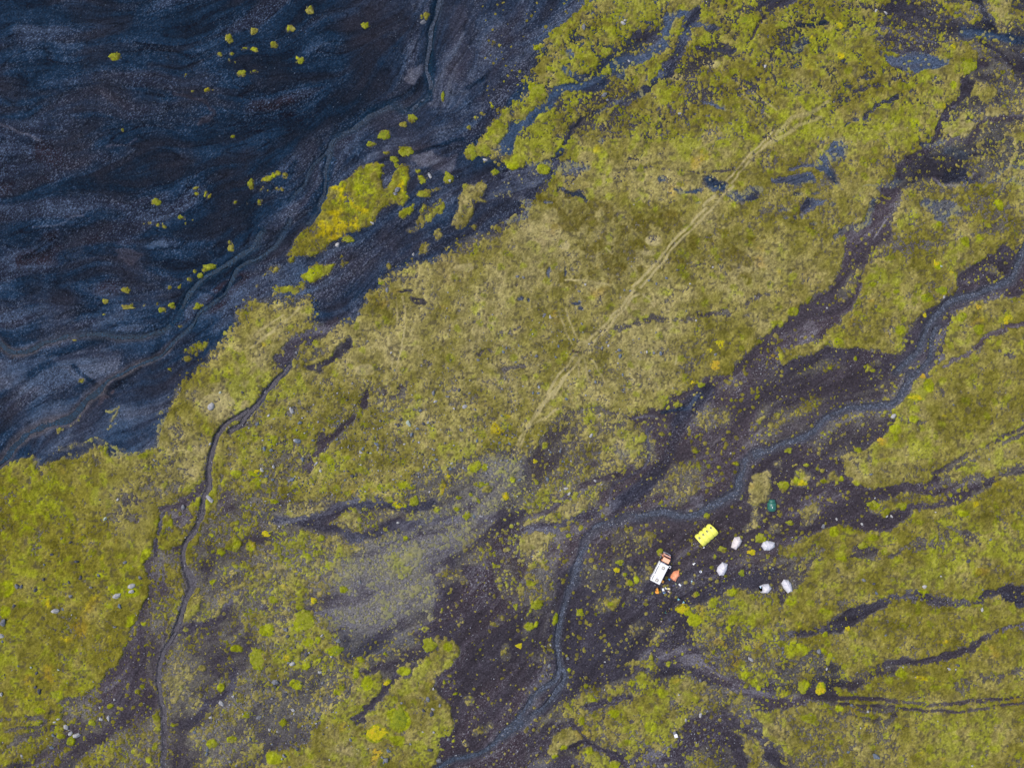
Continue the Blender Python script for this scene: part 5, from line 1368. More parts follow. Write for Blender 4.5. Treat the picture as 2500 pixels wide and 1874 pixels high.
BOULD = '''
11|708|448|40|w|two-lobed pale boulder on the dark gravel below the yellow moss island|1.1
11|1003|262|26|w|flat white stone at the right tip of the yellow moss island|1.5
11|1347|525|20|w|small white block near the dark corridor's moss clumps|1.3
11|1130|822|42|g|grey boulder at the edge of the gravel tongue, beside the central moss|1.1
10|1215|1610|48|g|dark grey boulder inside the moss island, upper of two|1
10|1197|1642|26|w|white boulder inside the moss island, lower of two|1
10|1487|1490|36|w|grey-white wedge-shaped boulder between lime cushions|1.5
10|1655|1535|26|w|white boulder tucked under the round lime cushion|1
10|1950|1355|30|w|pale wedge boulder below the twin lime moss patch|1.3
10|1430|192|38|g|pale triangular slab beside the blue stream at the top|1.4
20|965|208|36|w|lower of two pale boulders in the northern moss|1.2
20|985|182|24|w|upper of two pale boulders in the northern moss|1
20|640|240|44|g|grey boulder behind the smooth lime hump in the north|1.2
20|812|810|40|g|upper of two grey boulders beside the northern blue corridor|1.2
20|838|848|26|g|lower, smaller of two grey boulders beside the northern corridor|1
20|1020|522|24|w|small white boulder on the northern gravel wash|1.2
20|1445|965|20|w|thin upright white stone in the yellow northern moss|1.9
20|2165|565|26|w|small pale boulder in the bright northern meadow|1.2
30|955|100|24|w|pale greenish stone at the dark gravel near the top edge|1.6
30|1040|118|26|w|pale stone right of the greenish one near the top edge|1.4
31|1535|880|26|w|pale boulder at the foot of a green cushion beside the eastern wash|1.1
31|555|972|20|w|white stone in the dark stony channel of the east|1
31|1512|622|20|m|pale greenish boulder beside the upright yellow-green cushion|1
02|1790|215|62|w|large pale angular boulder in bleached grass above the left stream|1.1
02|1775|995|50|w|pale boulder on the right bank of the left stream|1.6
02|1545|1062|40|g|grey boulder left of the left stream|1.2
02|1775|528|20|w|small pale stone on the left stream's left bank|1.3
02|985|1003|26|w|white-flecked stone in the bare brown patch of the left meadow|1.3
02|645|1520|32|d|dark boulder in the lower-left meadow|1.1
02|1053|1528|30|g|pale grey round boulder in the lower-left meadow|1.1
03|465|337|50|w|pale rounded boulder in the middle of the lower-left meadow|1.2
03|983|207|52|w|white angular boulder beside a dark grass hollow|1.2
03|1107|128|50|w|upper of two pale boulders right of the dark grass hollow|1.3
03|1110|170|44|w|lower of two pale boulders right of the dark grass hollow|1.1
03|590|212|34|g|grey boulder above the pale rounded one in the lower-left meadow|1.1
03|1007|295|36|b|blue-grey boulder below the white angular one|1.1
03|300|155|34|d|dark boulder upper left of the pale rounded one|1.1
03|675|62|28|d|dark round boulder near the top of the lower-left meadow|1
03|35|428|50|g|grey boulder near the left edge, upper of two|1.2
03|12|540|44|w|white boulder at the very left edge|1.2
03|548|1318|42|w|uppermost of three pale boulders, bottom left|1.1
03|583|1378|38|w|middle and smaller of three pale boulders, bottom left|1.1
03|632|1393|56|w|largest and right one of three pale boulders, bottom left|1.2
03|843|1252|30|w|left of two low pale stones in the gravel, bottom left|1.3
03|905|1245|34|w|right of two low pale stones in the gravel, bottom left|1.3
03|1860|1115|34|w|white oblong stone on brown gravel right of the left stream|1.7
03|2005|862|14|w|tiny white stone at a dark gully right of the left stream|1.1
13|318|785|40|w|white round boulder with a dark one at its left side|1.1
13|288|775|30|g|dark grey boulder touching the white round one|1
13|172|940|54|g|large round blue-grey boulder on the southern slope|1.05
13|437|705|46|d|dark lumpy boulder above the white round one|1.1
13|550|857|36|w|pale angular boulder at the edge of the ash gully|1.1
13|705|590|36|g|grey boulder pair member above the two-toned cushion|1.2
13|265|495|34|g|blue-grey boulder left of the very large cushion's foot|1.2
13|280|553|32|d|dark boulder under the blue-grey one|1.1
13|328|1175|34|w|light grey round boulder with a small one below it|1.1
13|255|1047|38|d|dark low boulder on the grey stony slope|1.3
13|38|1235|42|g|grey boulder by the tiny dark gully in the south|1.2
13|1500|1192|42|d|dark round boulder near the right side of the southern bank|1
13|1468|1072|38|g|grey flat boulder on the right of the southern bank|1.3
13|1492|1492|36|d|dark egg-shaped boulder near the bottom of the southern bank|1.2
13|1118|1578|46|g|grey boulder at the bottom end of a stony line|1.1
13|1138|1505|34|b|blue-grey boulder above it in the stony line|1.2
13|1565|1590|44|g|grey boulder where the southern bank meets the stream|1.1
13|258|1545|34|g|grey boulder beside the round cushion at the bottom edge|1.1
12|1780|213|38|w|large pale grey boulder in the stony central meadow|1.1
12|1533|172|26|w|white boulder next to a black hole in the moss|1.3
12|1517|100|32|g|grey boulder above the white one in the stony meadow|1.2
12|1468|348|28|w|white half of a black-and-white boulder pair|1.1
12|1432|358|36|d|dark half of a black-and-white boulder pair|1
12|1305|355|36|m|pale turquoise curved boulder left of the boulder pair|1.8
12|1380|398|26|b|small blue-grey boulder under the boulder pair|1.1
12|1218|375|32|d|dark boulder left of the turquoise one|1.1
12|320|250|46|w|streaky white shattered boulder right of the left stream's bend|1.3
12|370|505|48|b|cluster-like blue-grey boulder on the left mossy slope|1.3
12|68|745|36|w|white boulder beside the yellow moss streak|1.1
12|165|722|28|w|pale round boulder right of the white one on the left slope|1
22|335|825|34|b|blue-grey boulder among small cushions left of the camp|1
22|700|460|34|w|pale flat boulder in the stony cushion field|1.3
22|440|592|26|b|pale blue boulder under the green patch of the meadow corner|1.1
22|490|905|30|w|upper left stone of a broken white cluster|1.2
22|515|950|24|w|lower right stone of a broken white cluster|1.5
21|680|1277|20|w|white round stone right beside the crossing of the tyre tracks|1
21|1287|1358|32|b|dark blue boulder in the central meadow, right of the tracks|1.1
21|943|1380|34|b|blue boulder lower of two, right of the track crossing|1.1
21|355|1055|28|w|white stone among dark ones left of the short tyre track|1.3
21|1728|630|17|w|small white stone far right in the central meadow|1
23|2055|748|36|w|pale upright slab in the moss below the tents|1.5
23|1440|1037|18|w|small white stone above the white toilet cabin|1
23|1627|1215|28|w|white wedge stone up-right of the toilet cabin|1.5
33|1362|127|34|w|white-topped boulder in the south-east meadow|1.1
33|965|183|30|b|blue-grey boulder lowest of three in the south-east meadow|1.1
33|862|75|30|g|grey boulder leftmost of three in the south-east meadow|1.1
33|943|103|26|d|dark boulder middle of three in the south-east meadow|1
33|1850|320|28|w|pale stone under the grey wash near the right edge|1.2
33|485|680|46|g|blue-grey boulder among lime cushions below the tents|1
33|553|830|24|w|small bluish-white stone below the blue-grey boulder|1.2
33|897|1185|22|w|white stone just under the muddy wheel tracks|1.1
33|963|1562|50|b|big blue-grey boulder near the bottom right corner|1.1
32|1100|298|36|w|pale stone slab on the gravel edge in the east|1.4
32|910|783|26|b|small blue-grey boulder in the moss above the wide track|1.1
32|1730|1510|34|d|dark pointed boulder in the eastern moss|1.1
'''
for ln in BOULD.strip().splitlines():
    t, x, y, d, tone, lab, asp = ln.split('|')
    rock(t, float(x), float(y), float(d), tone, lab, 'boulders lying about the valley floor', float(asp))
SMALL = {
 '11': ('small grey stone in the moss beside the gravel tongue', '1197,18,30,g 1893,1412,24,g 2105,1345,26,b 2130,1310,20,b 360,1350,26,g 1160,1350,16,w 1190,1500,18,b 1640,1480,20,g 300,1180,14,g 960,1250,16,g'),
 '12': ('small rock half sunk in the stony moss slope of the middle', '1172,242,24,b 1732,75,30,d 1865,237,24,g 345,500,26,w 408,658,36,b 1883,500,26,b 2160,525,28,b 1658,740,26,b 1670,690,22,w 902,603,22,w 900,705,16,w 935,435,22,g 828,800,30,d 325,830,40,b 300,840,24,g 1037,532,40,b 128,290,24,w 1212,1195,22,w 1855,1140,28,b 1910,1138,18,w 715,335,26,b 590,405,26,d 35,360,28,g 1408,245,26,b 1640,130,24,g 920,570,26,b 500,500,24,b 90,570,34,b 1540,660,26,b 1820,100,22,g 1690,230,20,w 2090,290,18,b 560,755,24,w 765,835,26,b 530,690,22,w 1048,560,16,w 1270,530,18,w 1925,500,16,g 2030,140,20,d 1190,580,20,b 985,605,16,m 1480,935,18,w 95,1012,16,w 940,930,14,w 700,490,24,b 1330,450,30,b 1750,410,34,g 1240,320,28,d 2070,520,22,b 390,350,30,b 150,580,30,b 110,800,28,b 160,830,26,b'),
 '21': ('small stone dotting the central meadow', '845,1293,22,w 790,1310,22,g 830,1265,24,g 425,1297,28,b 1227,1352,26,g 1168,1343,20,w 937,1330,26,b 964,1535,24,b 735,1597,24,b 1335,722,22,b 1425,652,20,g 1535,770,16,w 595,835,24,g 650,778,20,w 305,1035,34,g 240,1378,28,g 400,1388,20,b 1748,1365,26,g 262,1638,24,w 1120,1350,18,g 550,1240,20,b 620,1110,22,g 980,825,20,g 1030,830,18,g 1185,745,18,b 1500,1000,16,b 130,720,22,g 80,710,26,g 90,1290,16,b 65,1430,20,g 1245,1180,16,b 1100,1235,18,g 685,1502,18,g 1585,1080,18,w 1060,105,12,w 600,920,20,b 1250,770,20,b'),
 '22': ('small grey stone between the little cushions left of the camp', '100,830,26,b 512,765,20,b 18,525,28,b 260,48,24,b 790,872,14,w 1882,608,14,w 165,545,20,b 490,150,24,b 255,100,24,b 735,840,22,w 460,675,20,b 775,605,18,b 210,945,22,g 80,970,14,w 360,600,20,b 320,1070,12,w 980,70,18,b 210,100,20,b'),
 '23': ('small stone on the dark gravel south of the camp', '1500,1253,22,w 1625,925,24,g 360,622,20,w 505,735,28,g 350,795,34,g 820,765,16,w 1680,1495,12,w 930,230,12,g 1450,1320,10,w 815,1000,12,w'),
 '32': ('small grey stone lying along the gravel washes east of the camp', '845,1205,24,w 632,1165,24,w 520,1225,36,g 1090,1138,22,w 903,905,18,g 1045,1138,20,w 950,985,14,w 290,1340,16,g 1920,1330,20,b 1605,200,16,b 2190,330,26,d 1900,655,18,b 1450,1100,14,w 1500,1640,16,w'),
 '33': ('small stone scattered in the south-east moss', '1047,538,20,b 1660,795,26,d 1585,825,24,w 1490,1268,12,w 830,1318,14,w 610,733,16,b 1855,150,18,b 1200,815,16,w 760,1130,24,b 410,1380,18,b 730,1520,24,b 1320,1210,14,b 1050,1320,10,w 180,690,20,b 1775,1640,20,w 1640,830,16,w'),
 '03': ('small rock in the moss and gravel of the lower left', '490,832,18,m 148,128,40,g 185,128,30,g 120,290,30,d 175,1562,24,w 425,1495,32,b 305,860,28,d 330,1010,44,d 300,975,28,d 835,1155,18,w 1775,1237,28,w 1640,1358,28,b 1745,1510,30,b 1725,1425,26,b 8,1040,28,w 525,322,26,b 150,800,18,b 260,810,20,m 440,1390,26,b 578,98,26,d 832,42,24,d 600,370,12,w 640,392,10,w 485,1250,22,w 1185,60,26,d 765,135,26,g 1965,1055,24,w 1860,1045,10,w 20,590,22,b 965,470,26,g 1740,1545,26,b 1745,1490,24,g 1935,1610,26,g 1990,1640,26,g 1650,1330,20,g 960,1085,20,w 455,1275,22,w 370,70,26,d 2110,1410,26,b 1245,235,14,w'),
 '13': ('small rock on the stony southern slope', '1433,1165,30,d 1512,1155,24,w 650,722,18,w 568,548,26,w 128,1338,26,w 193,1355,16,w 1640,1410,26,g 335,1205,18,w 305,1640,24,g 715,600,24,g 540,930,26,d 575,945,24,g 450,1000,20,g 370,1490,30,d 1425,1345,16,w 1245,1105,22,g 1115,1130,24,d 1570,1125,26,g 1100,1600,24,b 1085,1560,22,g 240,1575,16,w 1175,1465,18,g 1515,985,20,w 620,1310,18,g 630,835,20,g 60,955,20,d 890,95,30,g 1190,792,8,w 820,1410,26,g 1520,1345,20,w 60,880,16,g 640,1580,14,w 525,1280,16,w 1320,1445,20,g'),
 '02': ('small rock in the left meadow and along its stream', '593,1357,24,d 437,1460,26,d 1515,65,14,w 2175,360,28,b 1865,95,22,m 2055,95,24,d 1775,1000,20,w 845,998,14,d 1078,880,8,d 1300,665,16,w 280,1415,14,g 250,1010,10,w 1180,1655,26,g 680,1650,24,d 830,1635,24,b 375,1545,20,b 2210,745,26,w 2090,250,10,w 1560,1320,12,w 520,1325,16,g 890,1160,30,m'),
}
for t, (lab, s) in SMALL.items():
    for q in s.split():
        x, y, d, tone = q.split(',')
        rock(t, float(x), float(y), float(d), tone, lab, 'stones: ' + lab, 1.15, name='rock')
# ------------------------------------------------------------------ camp: builders
def thing(name, label, cat, loc, rz=0.0, group=None):
    o = bpy.data.objects.new(name, None); COL.objects.link(o)
    o.location = loc; o.rotation_euler = (0, 0, rz); o.empty_display_size = .3
    return put(o, label, cat, group)
def link(name, bm, material, parent=None, smooth=False, label=None):
    bmesh.ops.recalc_face_normals(bm, faces=bm.faces)
    me = bpy.data.meshes.new(name); bm.to_mesh(me); bm.free()
    me.materials.append(material)
    if smooth:
        me.shade_smooth()
    o = bpy.data.objects.new(name, me); COL.objects.link(o)
    if parent:
        o.parent = parent
    if label:
        o['label'] = label
    return o
def box(bm, c, s, rz=0.0, bev=0.0, taper=1.0):
    r = bmesh.ops.create_cube(bm, size=1.0)
    vs = r['verts']
    for v in vs:
        k = taper if v.co.z > 0 else 1.0
        v.co = Vector((v.co.x * s[0] * k, v.co.y * s[1] * k, v.co.z * s[2]))
    if bev:
        es = list({e for v in vs for e in v.link_edges})
        r2 = bmesh.ops.bevel(bm, geom=es, offset=bev, segments=2, affect='EDGES', profile=.6)
        vs = list({v for f in r2['faces'] for v in f.verts} | {v for v in vs if v.is_valid})
    R = Matrix.Rotation(rz, 3, 'Z')
    for v in vs:
        v.co = R @ v.co + Vector(c)
    return vs
def tube(bm, pts_, r, n=6, cap=True):
    rings = []
    for i, p in enumerate(pts_):
        p = Vector(p)
        d = (Vector(pts_[min(i + 1, len(pts_) - 1)]) - Vector(pts_[max(i - 1, 0)])).normalized()
        a = d.orthogonal().normalized(); b = d.cross(a)
        rings.append([bm.verts.new(p + (a * math.cos(2 * math.pi * k / n) + b * math.sin(2 * math.pi * k / n)) * r) for k in range(n)])
    for A, B_ in zip(rings[:-1], rings[1:]):
        for k in range(n):
            bm.faces.new((A[k], A[(k + 1) % n], B_[(k + 1) % n], B_[k]))
    if cap:
        bm.faces.new(rings[0]); bm.faces.new(rings[-1])
def cyl(bm, c, r, h, n=24, axis='Z'):
    res = bmesh.ops.create_cone(bm, cap_ends=True, segments=n, radius1=r, radius2=r, depth=h)
    for v in res['verts']:
        if axis == 'Y':
            v.co = Vector((v.co.x, v.co.z, v.co.y))
        v.co += Vector(c)
def NB():
    return bmesh.new()

M_white = mat('white_body_paint', (.82, .83, .84), .35, .03, 1.5)
M_salmon = mat('orange_cab_paint', (.88, .50, .32), .4, .05, 2)
M_orangep = mat('orange_front_paint', (.70, .24, .12), .4, .08, 2)
M_dark = mat('dark_rubber', (.018, .018, .022), .8, .2, 8)
M_glass = mat('dark_glass', (.02, .022, .03), .08, .05, 3, spec=.8)
M_grey = mat('grey_metal', (.36, .35, .42), .45, .12, 5, metallic=.3)
M_hatch = mat('roof_hatch_frame', (.30, .27, .22), .6, .08, 5)
M_hatchc = mat('roof_hatch_dome', (.74, .72, .66), .25, .04, 5)
M_line = mat('guy_rope', (.30, .27, .10), .8, .1, 20)
M_tent = mat('pale_tent_nylon', (.60, .59, .64), .55, .04, 2)
M_tentp = mat('pinkish_tent_nylon', (.64, .58, .58), .55, .04, 2)
M_seam = mat('tent_pole_sleeve', (.42, .41, .46), .6, .05, 3)
M_otent = mat('orange_tent_nylon', (.86, .33, .17), .5, .10, 3, bump=.15)
M_oseam = mat('orange_pole_sleeve', (.80, .36, .24), .6, .05, 3)
M_gtent = mat('green_tent_nylon', (.024, .125, .098), .38, .18, 3, bump=.2)
M_ytent = mat('yellow_tent_nylon', (.86, .84, .12), .5, .05, 3, bump=.1)
M_ywin = mat('tent_window_mesh', (.44, .44, .24), .8, .1, 12)
M_navy = mat('navy_fabric', (.010, .014, .040), .9, .2, 8)
M_white2 = mat('white_plastic', (.80, .81, .83), .4, .05, 5)
M_orange = mat('orange_fabric', (.82, .36, .05), .6, .16, 5, bump=.4)
M_yel = mat('yellow_plastic', (.74, .66, .22), .5, .08, 5)
M_tan = mat('tan_canvas', (.56, .46, .39), .8, .08, 8, bump=.2)
M_sage = mat('sage_canvas', (.26, .30, .20), .8, .12, 8, bump=.2)
M_violet = mat('blue_violet_fabric', (.11, .12, .24), .8, .2, 8)
M_skin = mat('skin', (.48, .28, .20), .6, .05, 8)

# ---- expedition truck
def truck():
    c = wp(1609.8 + 1.2, 1399.4, 3.3)      # middle of the box roof
    z = gz(c.x, c.y)
    ang = math.radians(63.3)
    t = thing('expedition_truck', 'white box-bodied expedition truck with orange cab parked beside the orange tent', 'truck', (c.x, c.y, z), ang)
    L, Wd = 5.7, 2.45
    y0 = -.18                               # the body sits right of the awning
    bm = NB(); box(bm, (0, y0, 2.28), (L, Wd, 2.3), bev=.05); body = link('living_box', bm, M_white, t)
    bm = NB(); box(bm, (0, y0, 3.445), (L - .16, Wd - .16, .035), bev=.012); link('roof_skin', bm, M_white, body)
    bm = NB(); box(bm, (.1, y0 - Wd / 2 - .004, 2.6), (.9, .03, .5)); box(bm, (-1.6, y0 - Wd / 2 - .004, 2.6), (.8, .03, .5)); link('window', bm, M_glass, body)
    bm = NB(); box(bm, (-1.9 + 1.0, y0 + Wd / 2 + .004, 2.4), (.9, .03, .5)); link('window', bm, M_glass, body)
    # dark strip standing in for the shaded gap, and rolled-up awning, left roof edge
    bm = NB(); box(bm, (-.05, y0 + Wd / 2 + .075, 3.28), (L - .35, .15, .12)); link('dark_gap_strip', bm, M_dark, t)
    bm = NB()
    box(bm, (-.05, y0 + Wd / 2 + .27, 3.22), (L - .05, .24, .26), bev=.07); aw = link('awning_case', bm, M_white2, t)
    bm = NB()
    for xx in (-L / 2 + .14, -.9, L / 2 - .95):
        box(bm, (xx, y0 + Wd / 2 + .08, 3.36), (.28, .17, .05))
    link('awning_bracket', bm, M_white2, aw)
    # two roof hatches
    for hx, hy in ((1.72, -.05), (-2.05, .02)):
        bm = NB()
        for sx_2, sy_2, dx_, dy_ in ((.84, .2, 0, .32), (.84, .2, 0, -.32), (.2, .44, .32, 0), (.2, .44, -.32, 0)):
            box(bm, (hx + dx_, y0 + hy + dy_, 3.51), (sx_2, sy_2, .09))
        h = link('roof_hatch', bm, M_hatch, t)
        bm = NB(); box(bm, (hx, y0 + hy, 3.52), (.43, .43, .12), bev=.05); link('hatch_dome', bm, M_hatchc, h)
    bm = NB(); cyl(bm, (-1.35, y0 + .25, 3.49), .10, .09, 16); link('roof_vent', bm, M_grey, t)
    # sloped pieces of the box over the cab end
    bm = NB(); box(bm, (L / 2 + .10, y0 + .3, 2.9), (.22, 1.1, .5), bev=.06); link('spare_locker', bm, M_grey, t)
    # chassis, tanks and bumper
    bm = NB()
    box(bm, (.7, y0, .86), (7.6, .9, .3)); box(bm, (-1.2, y0 + .9, .95), (1.4, .5, .5), bev=.06); box(bm, (-1.2, y0 - .9, .95), (1.4, .5, .5), bev=.06)
    link('chassis', bm, M_dark, t)
    bm = NB(); box(bm, (-L / 2 - .16, y0 + .42, 1.02), (.22, 1.7, .2), bev=.04); box(bm, (-L / 2 - .1, y0 + .95, 1.5), (.14, .6, .5), bev=.04); link('rear_bumper', bm, M_grey, t)
    bm = NB()
    for i in range(7):
        tube(bm, [(-L / 2 - .10, y0 - .55, 1.1 + .32 * i), (-L / 2 - .10, y0 - .95, 1.1 + .32 * i)], .018)
    tube(bm, [(-L / 2 - .1, y0 - .55, .9), (-L / 2 - .1, y0 - .55, 3.4), (-L / 2 + .15, y0 - .55, 3.5)], .022)
    tube(bm, [(-L / 2 - .1, y0 - .95, .9), (-L / 2 - .1, y0 - .95, 3.4), (-L / 2 + .15, y0 - .95, 3.5)], .022)
    link('rear_ladder', bm, M_grey, t)
    # wheels and mudguards
    for wx_ in (3.95, -1.95):
        for sgn in (1, -1):
            bm = NB(); cyl(bm, (wx_, y0 + sgn * 1.06, .56), .56, .38, 32, 'Y'); w = link('wheel', bm, M_dark, t)
            bm = NB(); cyl(bm, (wx_, y0 + sgn * 1.255, .56), .27, .03, 20, 'Y'); link('rim', bm, M_grey, w)
            bm = NB()
            prof = [(math.cos(a) * .74, math.sin(a) * .74) for a in np.linspace(.15, math.pi - .15, 12)]
            A = [bm.verts.new((wx_ + px_, y0 + sgn * .84, .56 + pz)) for px_, pz in prof]; B2 = [bm.verts.new((wx_ + px_, y0 + sgn * 1.36, .53 + pz)) for px_, pz in prof]
            for i in range(11):
                bm.faces.new((A[i], A[i + 1], B2[i + 1], B2[i]))
            bmesh.ops.solidify(bm, geom=bm.faces[:], thickness=.03)
            link('mudguard', bm, M_grey, t)
    # cab
    cx0 = L / 2 + .40                       # rear wall of the cab
    bm = NB()
    yl, yr = y0 + 1.10, y0 - 1.10
    prof = [(cx0, .9), (cx0, 2.78), (cx0 + .06, 2.86), (cx0 + 1.25, 2.86), (cx0 + 1.34, 2.80), (cx0 + 1.62, 2.0), (cx0 + 1.62, .9)]
    A = [bm.verts.new((x, yl - (.10 if z_ > 2.1 else 0), z_)) for x, z_ in prof]; B2 = [bm.verts.new((x, yr + (.10 if z_ > 2.1 else 0), z_)) for x, z_ in prof]
    n = len(prof)
    for i in range(n):
        bm.faces.new((A[i], A[(i + 1) % n], B2[(i + 1) % n], B2[i]))
    bm.faces.new(A); bm.faces.new(B2[::-1])
    cab = link('cab', bm, M_orangep, t)
    bm = NB(); box(bm, (cx0 + .64, y0, 2.885), (1.18, 1.98, .05), bev=.02); link('cab_roof', bm, M_salmon, t)
    bm = NB()
    vs = [bm.verts.new(q) for q in ((cx0 + 1.36, y0 + .93, 2.78), (cx0 + 1.36, y0 - .93, 2.78), (cx0 + 1.645, y0 - 1.02, 2.04), (cx0 + 1.645, y0 + 1.02, 2.04))]
    bm.faces.new(vs); link('windscreen', bm, M_glass, t)
    for sgn in (1, -1):
        bm = NB(); box(bm, (cx0 + .82, y0 + sgn * 1.075, 2.42), (.9, .03, .5)); link('side_window', bm, M_glass, t)
    # bonnet, grille, bumper
    bm = NB()
    hood = [(cx0 + 1.62, 1.0), (cx0 + 1.62, 2.02), (cx0 + 1.95, 1.94), (cx0 + 2.04, 1.78), (cx0 + 2.06, 1.0)]
    A, B2 = [], []
    for x, z_ in hood:
        A.append(bm.verts.new((x, y0 + (1.08 if x < cx0 + 1.7 else .98), z_))); B2.append(bm.verts.new((x, y0 - (1.08 if x < cx0 + 1.7 else .98), z_)))
    for i in range(5):
        bm.faces.new((A[i], A[(i + 1) % 5], B2[(i + 1) % 5], B2[i]))
    bm.faces.new(A); bm.faces.new(B2[::-1]); link('bonnet', bm, mat('pink_orange_bonnet', (.78, .42, .32), .4, .06, 2), t)
    bm = NB(); box(bm, (cx0 + 2.075, y0, 1.4), (.03, 1.3, .5)); link('grille', bm, M_dark, t)
    for sgn in (1, -1):
        bm = NB(); cyl(bm, (cx0 + 2.10, y0 + sgn * .78, 1.35), .13, .06, 16, 'Y')
        for v in bm.verts:
            v.co = Vector((cx0 + 2.10 + (v.co.y - y0 - sgn * .78), y0 + sgn * .78 + (v.co.x - cx0 - 2.10), v.co.z))
        link('headlight', bm, M_white2, t)
    bm = NB()
    tube(bm, [(cx0 + 2.16 + .16 * math.cos(a * 1.25), y0 + a, .92) for a in np.linspace(-1.2, 1.2, 13)], .13, 8)
    link('front_bumper', bm, M_grey, t)
    bm = NB(); tube(bm, [(cx0 + 2.32, y0 - .7, .95), (cx0 + 2.34, y0 - .7, 1.5), (cx0 + 2.34, y0 + .7, 1.5), (cx0 + 2.32, y0 + .7, .95)], .035, 8); link('bull_bar', bm, M_grey, t)
    # left cab door standing open
    bm = NB(); box(bm, (cx0 + 1.50, y0 + 1.12 + .52, 1.75), (.09, 1.02, 1.55), rz=math.radians(14), bev=.03); dr = link('cab_door', bm, M_salmon, t)
    bm = NB(); box(bm, (cx0 + 1.50, y0 + 1.12 + .52, 2.25), (.11, .8, .42), rz=math.radians(14)); link('door_window', bm, M_glass, dr)
    bm = NB(); box(bm, (cx0 + .45, y0 + 1.11, 1.5), (1.0, .03, 1.1)); link('dark_door_panel', bm, M_dark, t)  # dark panel on the solid cab, standing in for the shaded interior
    for sgn in (1, -1):
        bm = NB(); tube(bm, [(cx0 + 1.5, y0 + sgn * 1.05, 2.5), (cx0 + 1.62, y0 + sgn * 1.38, 2.45)], .02); box(bm, (cx0 + 1.62, y0 + sgn * 1.4, 2.3), (.07, .2, .42), bev=.02); link('mirror', bm, M_dark, t)
    # white frame sticking out at the right front corner of the box
    bm = NB()
    fx, fy = L / 2 - .10, y0 - Wd / 2 - .02
    box(bm, (fx - .28, fy - .32, 3.30), (.10, .62, .10)); box(bm, (fx + .28, fy - .32, 3.30), (.10, .62, .10)); box(bm, (fx, fy - .58, 3.30), (.456, .09, .09)); box(bm, (fx, fy - .06, 3.30), (.456, .09, .09))
    link('side_rack', bm, M_white2, t)
    bm = NB(); cyl(bm, (cx0 - .22, y0 - .75, 2.2), .09, 1.9, 14); link('exhaust', bm, M_dark, t)
    return t
truck()

# ---- dome tents built from their traced outline
def z2(x, y): return 1660 + x * 300 / 1658.0, 1180 + y * 300 / 1658.0
def z1(x, y): return 1560 + x * 200 / 1842.0, 1320 + y * 180 / 1658.0
def dome(conv, outline, ht, m, ms, label, group='dome tents of the camp', name='dome_tent', sag=.012, notch=None):
    hh = .22
    pp = [wp(*conv(*q), hh) for q in outline]
    c = sum(pp, Vector((0, 0))) / len(pp)
    z = gz(c.x, c.y)
    t = thing(name, label, 'tent', (c.x, c.y, z), 0, group)
    loc = [p - c for p in pp]
    # long axis
    cov_ = np.cov(np.array([p[:] for p in loc]).T); ev, evec = np.linalg.eigh(cov_)
    ax = Vector(evec[:, 1]); half = max(abs(p.dot(ax)) for p in loc) * .34
    n = len(loc); SUB = 5; NRING = 10
    ring0, corner = [], []
    for i in range(n):
        a, b = loc[i], loc[(i + 1) % n]
        for k in range(SUB):
            q = a.lerp(b, k / SUB)
            q = q * (1 - sag * math.sin(math.pi * k / SUB))
            ring0.append(q); corner.append(k == 0)
    def prof(q, s):
        rd = ax * max(-half, min(half, q.dot(ax) * .6))
        k = math.sin(s * math.pi / 2) ** .8
        r = (q * 1.05).lerp(rd, s ** 1.25)
        return r, ht * (k if s < 1 else 1.0)
    bm = NB(); rings = []
    for j in range(NRING + 1):
        s = j / NRING
        rg = []
        for q, co in zip(ring0, corner):
            r, zz = prof(q, s)
            if not co:
                zz -= .05 * math.sin(math.pi * s) + .02 * mnoise.noise(Vector((r.x * 3, r.y * 3, 1)))
            rg.append(bm.verts.new((r.x, r.y, .03 + zz)))
        rings.append(rg)
    N = len(ring0)
    for j in range(NRING):
        for i in range(N):
            bm.faces.new((rings[j][i], rings[j][(i + 1) % N], rings[j + 1][(i + 1) % N], rings[j + 1][i]))
    bmesh.ops.remove_doubles(bm, verts=bm.verts, dist=.002)
    try:
        bm.faces.new([v for v in rings[-1] if v.is_valid])
    except Exception:
        pass
    link('flysheet', bm, m, t)
    for i in range(n):
        bm = NB(); q = loc[i]
        tube(bm, [(prof(q, s)[0].x, prof(q, s)[0].y, .045 + prof(q, s)[1]) for s in np.linspace(0, 1, 9)], .022, 5)
        link('tent_pole', bm, ms, t)
    bm = NB()
    rd = [ax * half, ax * -half]
    tube(bm, [(rd[0].x, rd[0].y, ht + .05), (rd[1].x, rd[1].y, ht + .05)], .025, 5); link('ridge_pole', bm, ms, t)
    for i in range(n):
        q = loc[i] * 1.07
        bm = NB(); tube(bm, [(loc[i].x, loc[i].y, .08), (q.x, q.y, .01)], .012, 4); tube(bm, [(q.x, q.y, -.05), (q.x, q.y, .10)], .015, 4); link('peg', bm, M_line, t)
    return t, loc, z
dome(z2, [(750, 735), (815, 725), (848, 780), (822, 838), (765, 898), (705, 868), (720, 800)], 1.35, M_tentp, M_seam, 'slightly pinkish pale dome tent nearest the yellow mess tent')
dome(z2, [(1110, 848), (1142, 785), (1190, 778), (1282, 798), (1288, 858), (1215, 905), (1150, 903)], 1.35, M_tent, M_seam, 'pale dome tent just below the green tent, lying crosswise')
dome(z2, [(582, 1068), (648, 1092), (640, 1160), (600, 1240), (540, 1243), (505, 1185), (520, 1130)], 1.35, M_tent, M_seam, 'lone pale dome tent standing between the truck and the other tents')
t4, l4, z4 = dome(z2, [(1128, 1372), (1205, 1363), (1250, 1420), (1200, 1485), (1130, 1482), (1128, 1430)], 1.35, M_tent, M_seam, 'pale dome tent with its dark porch door open to the left')
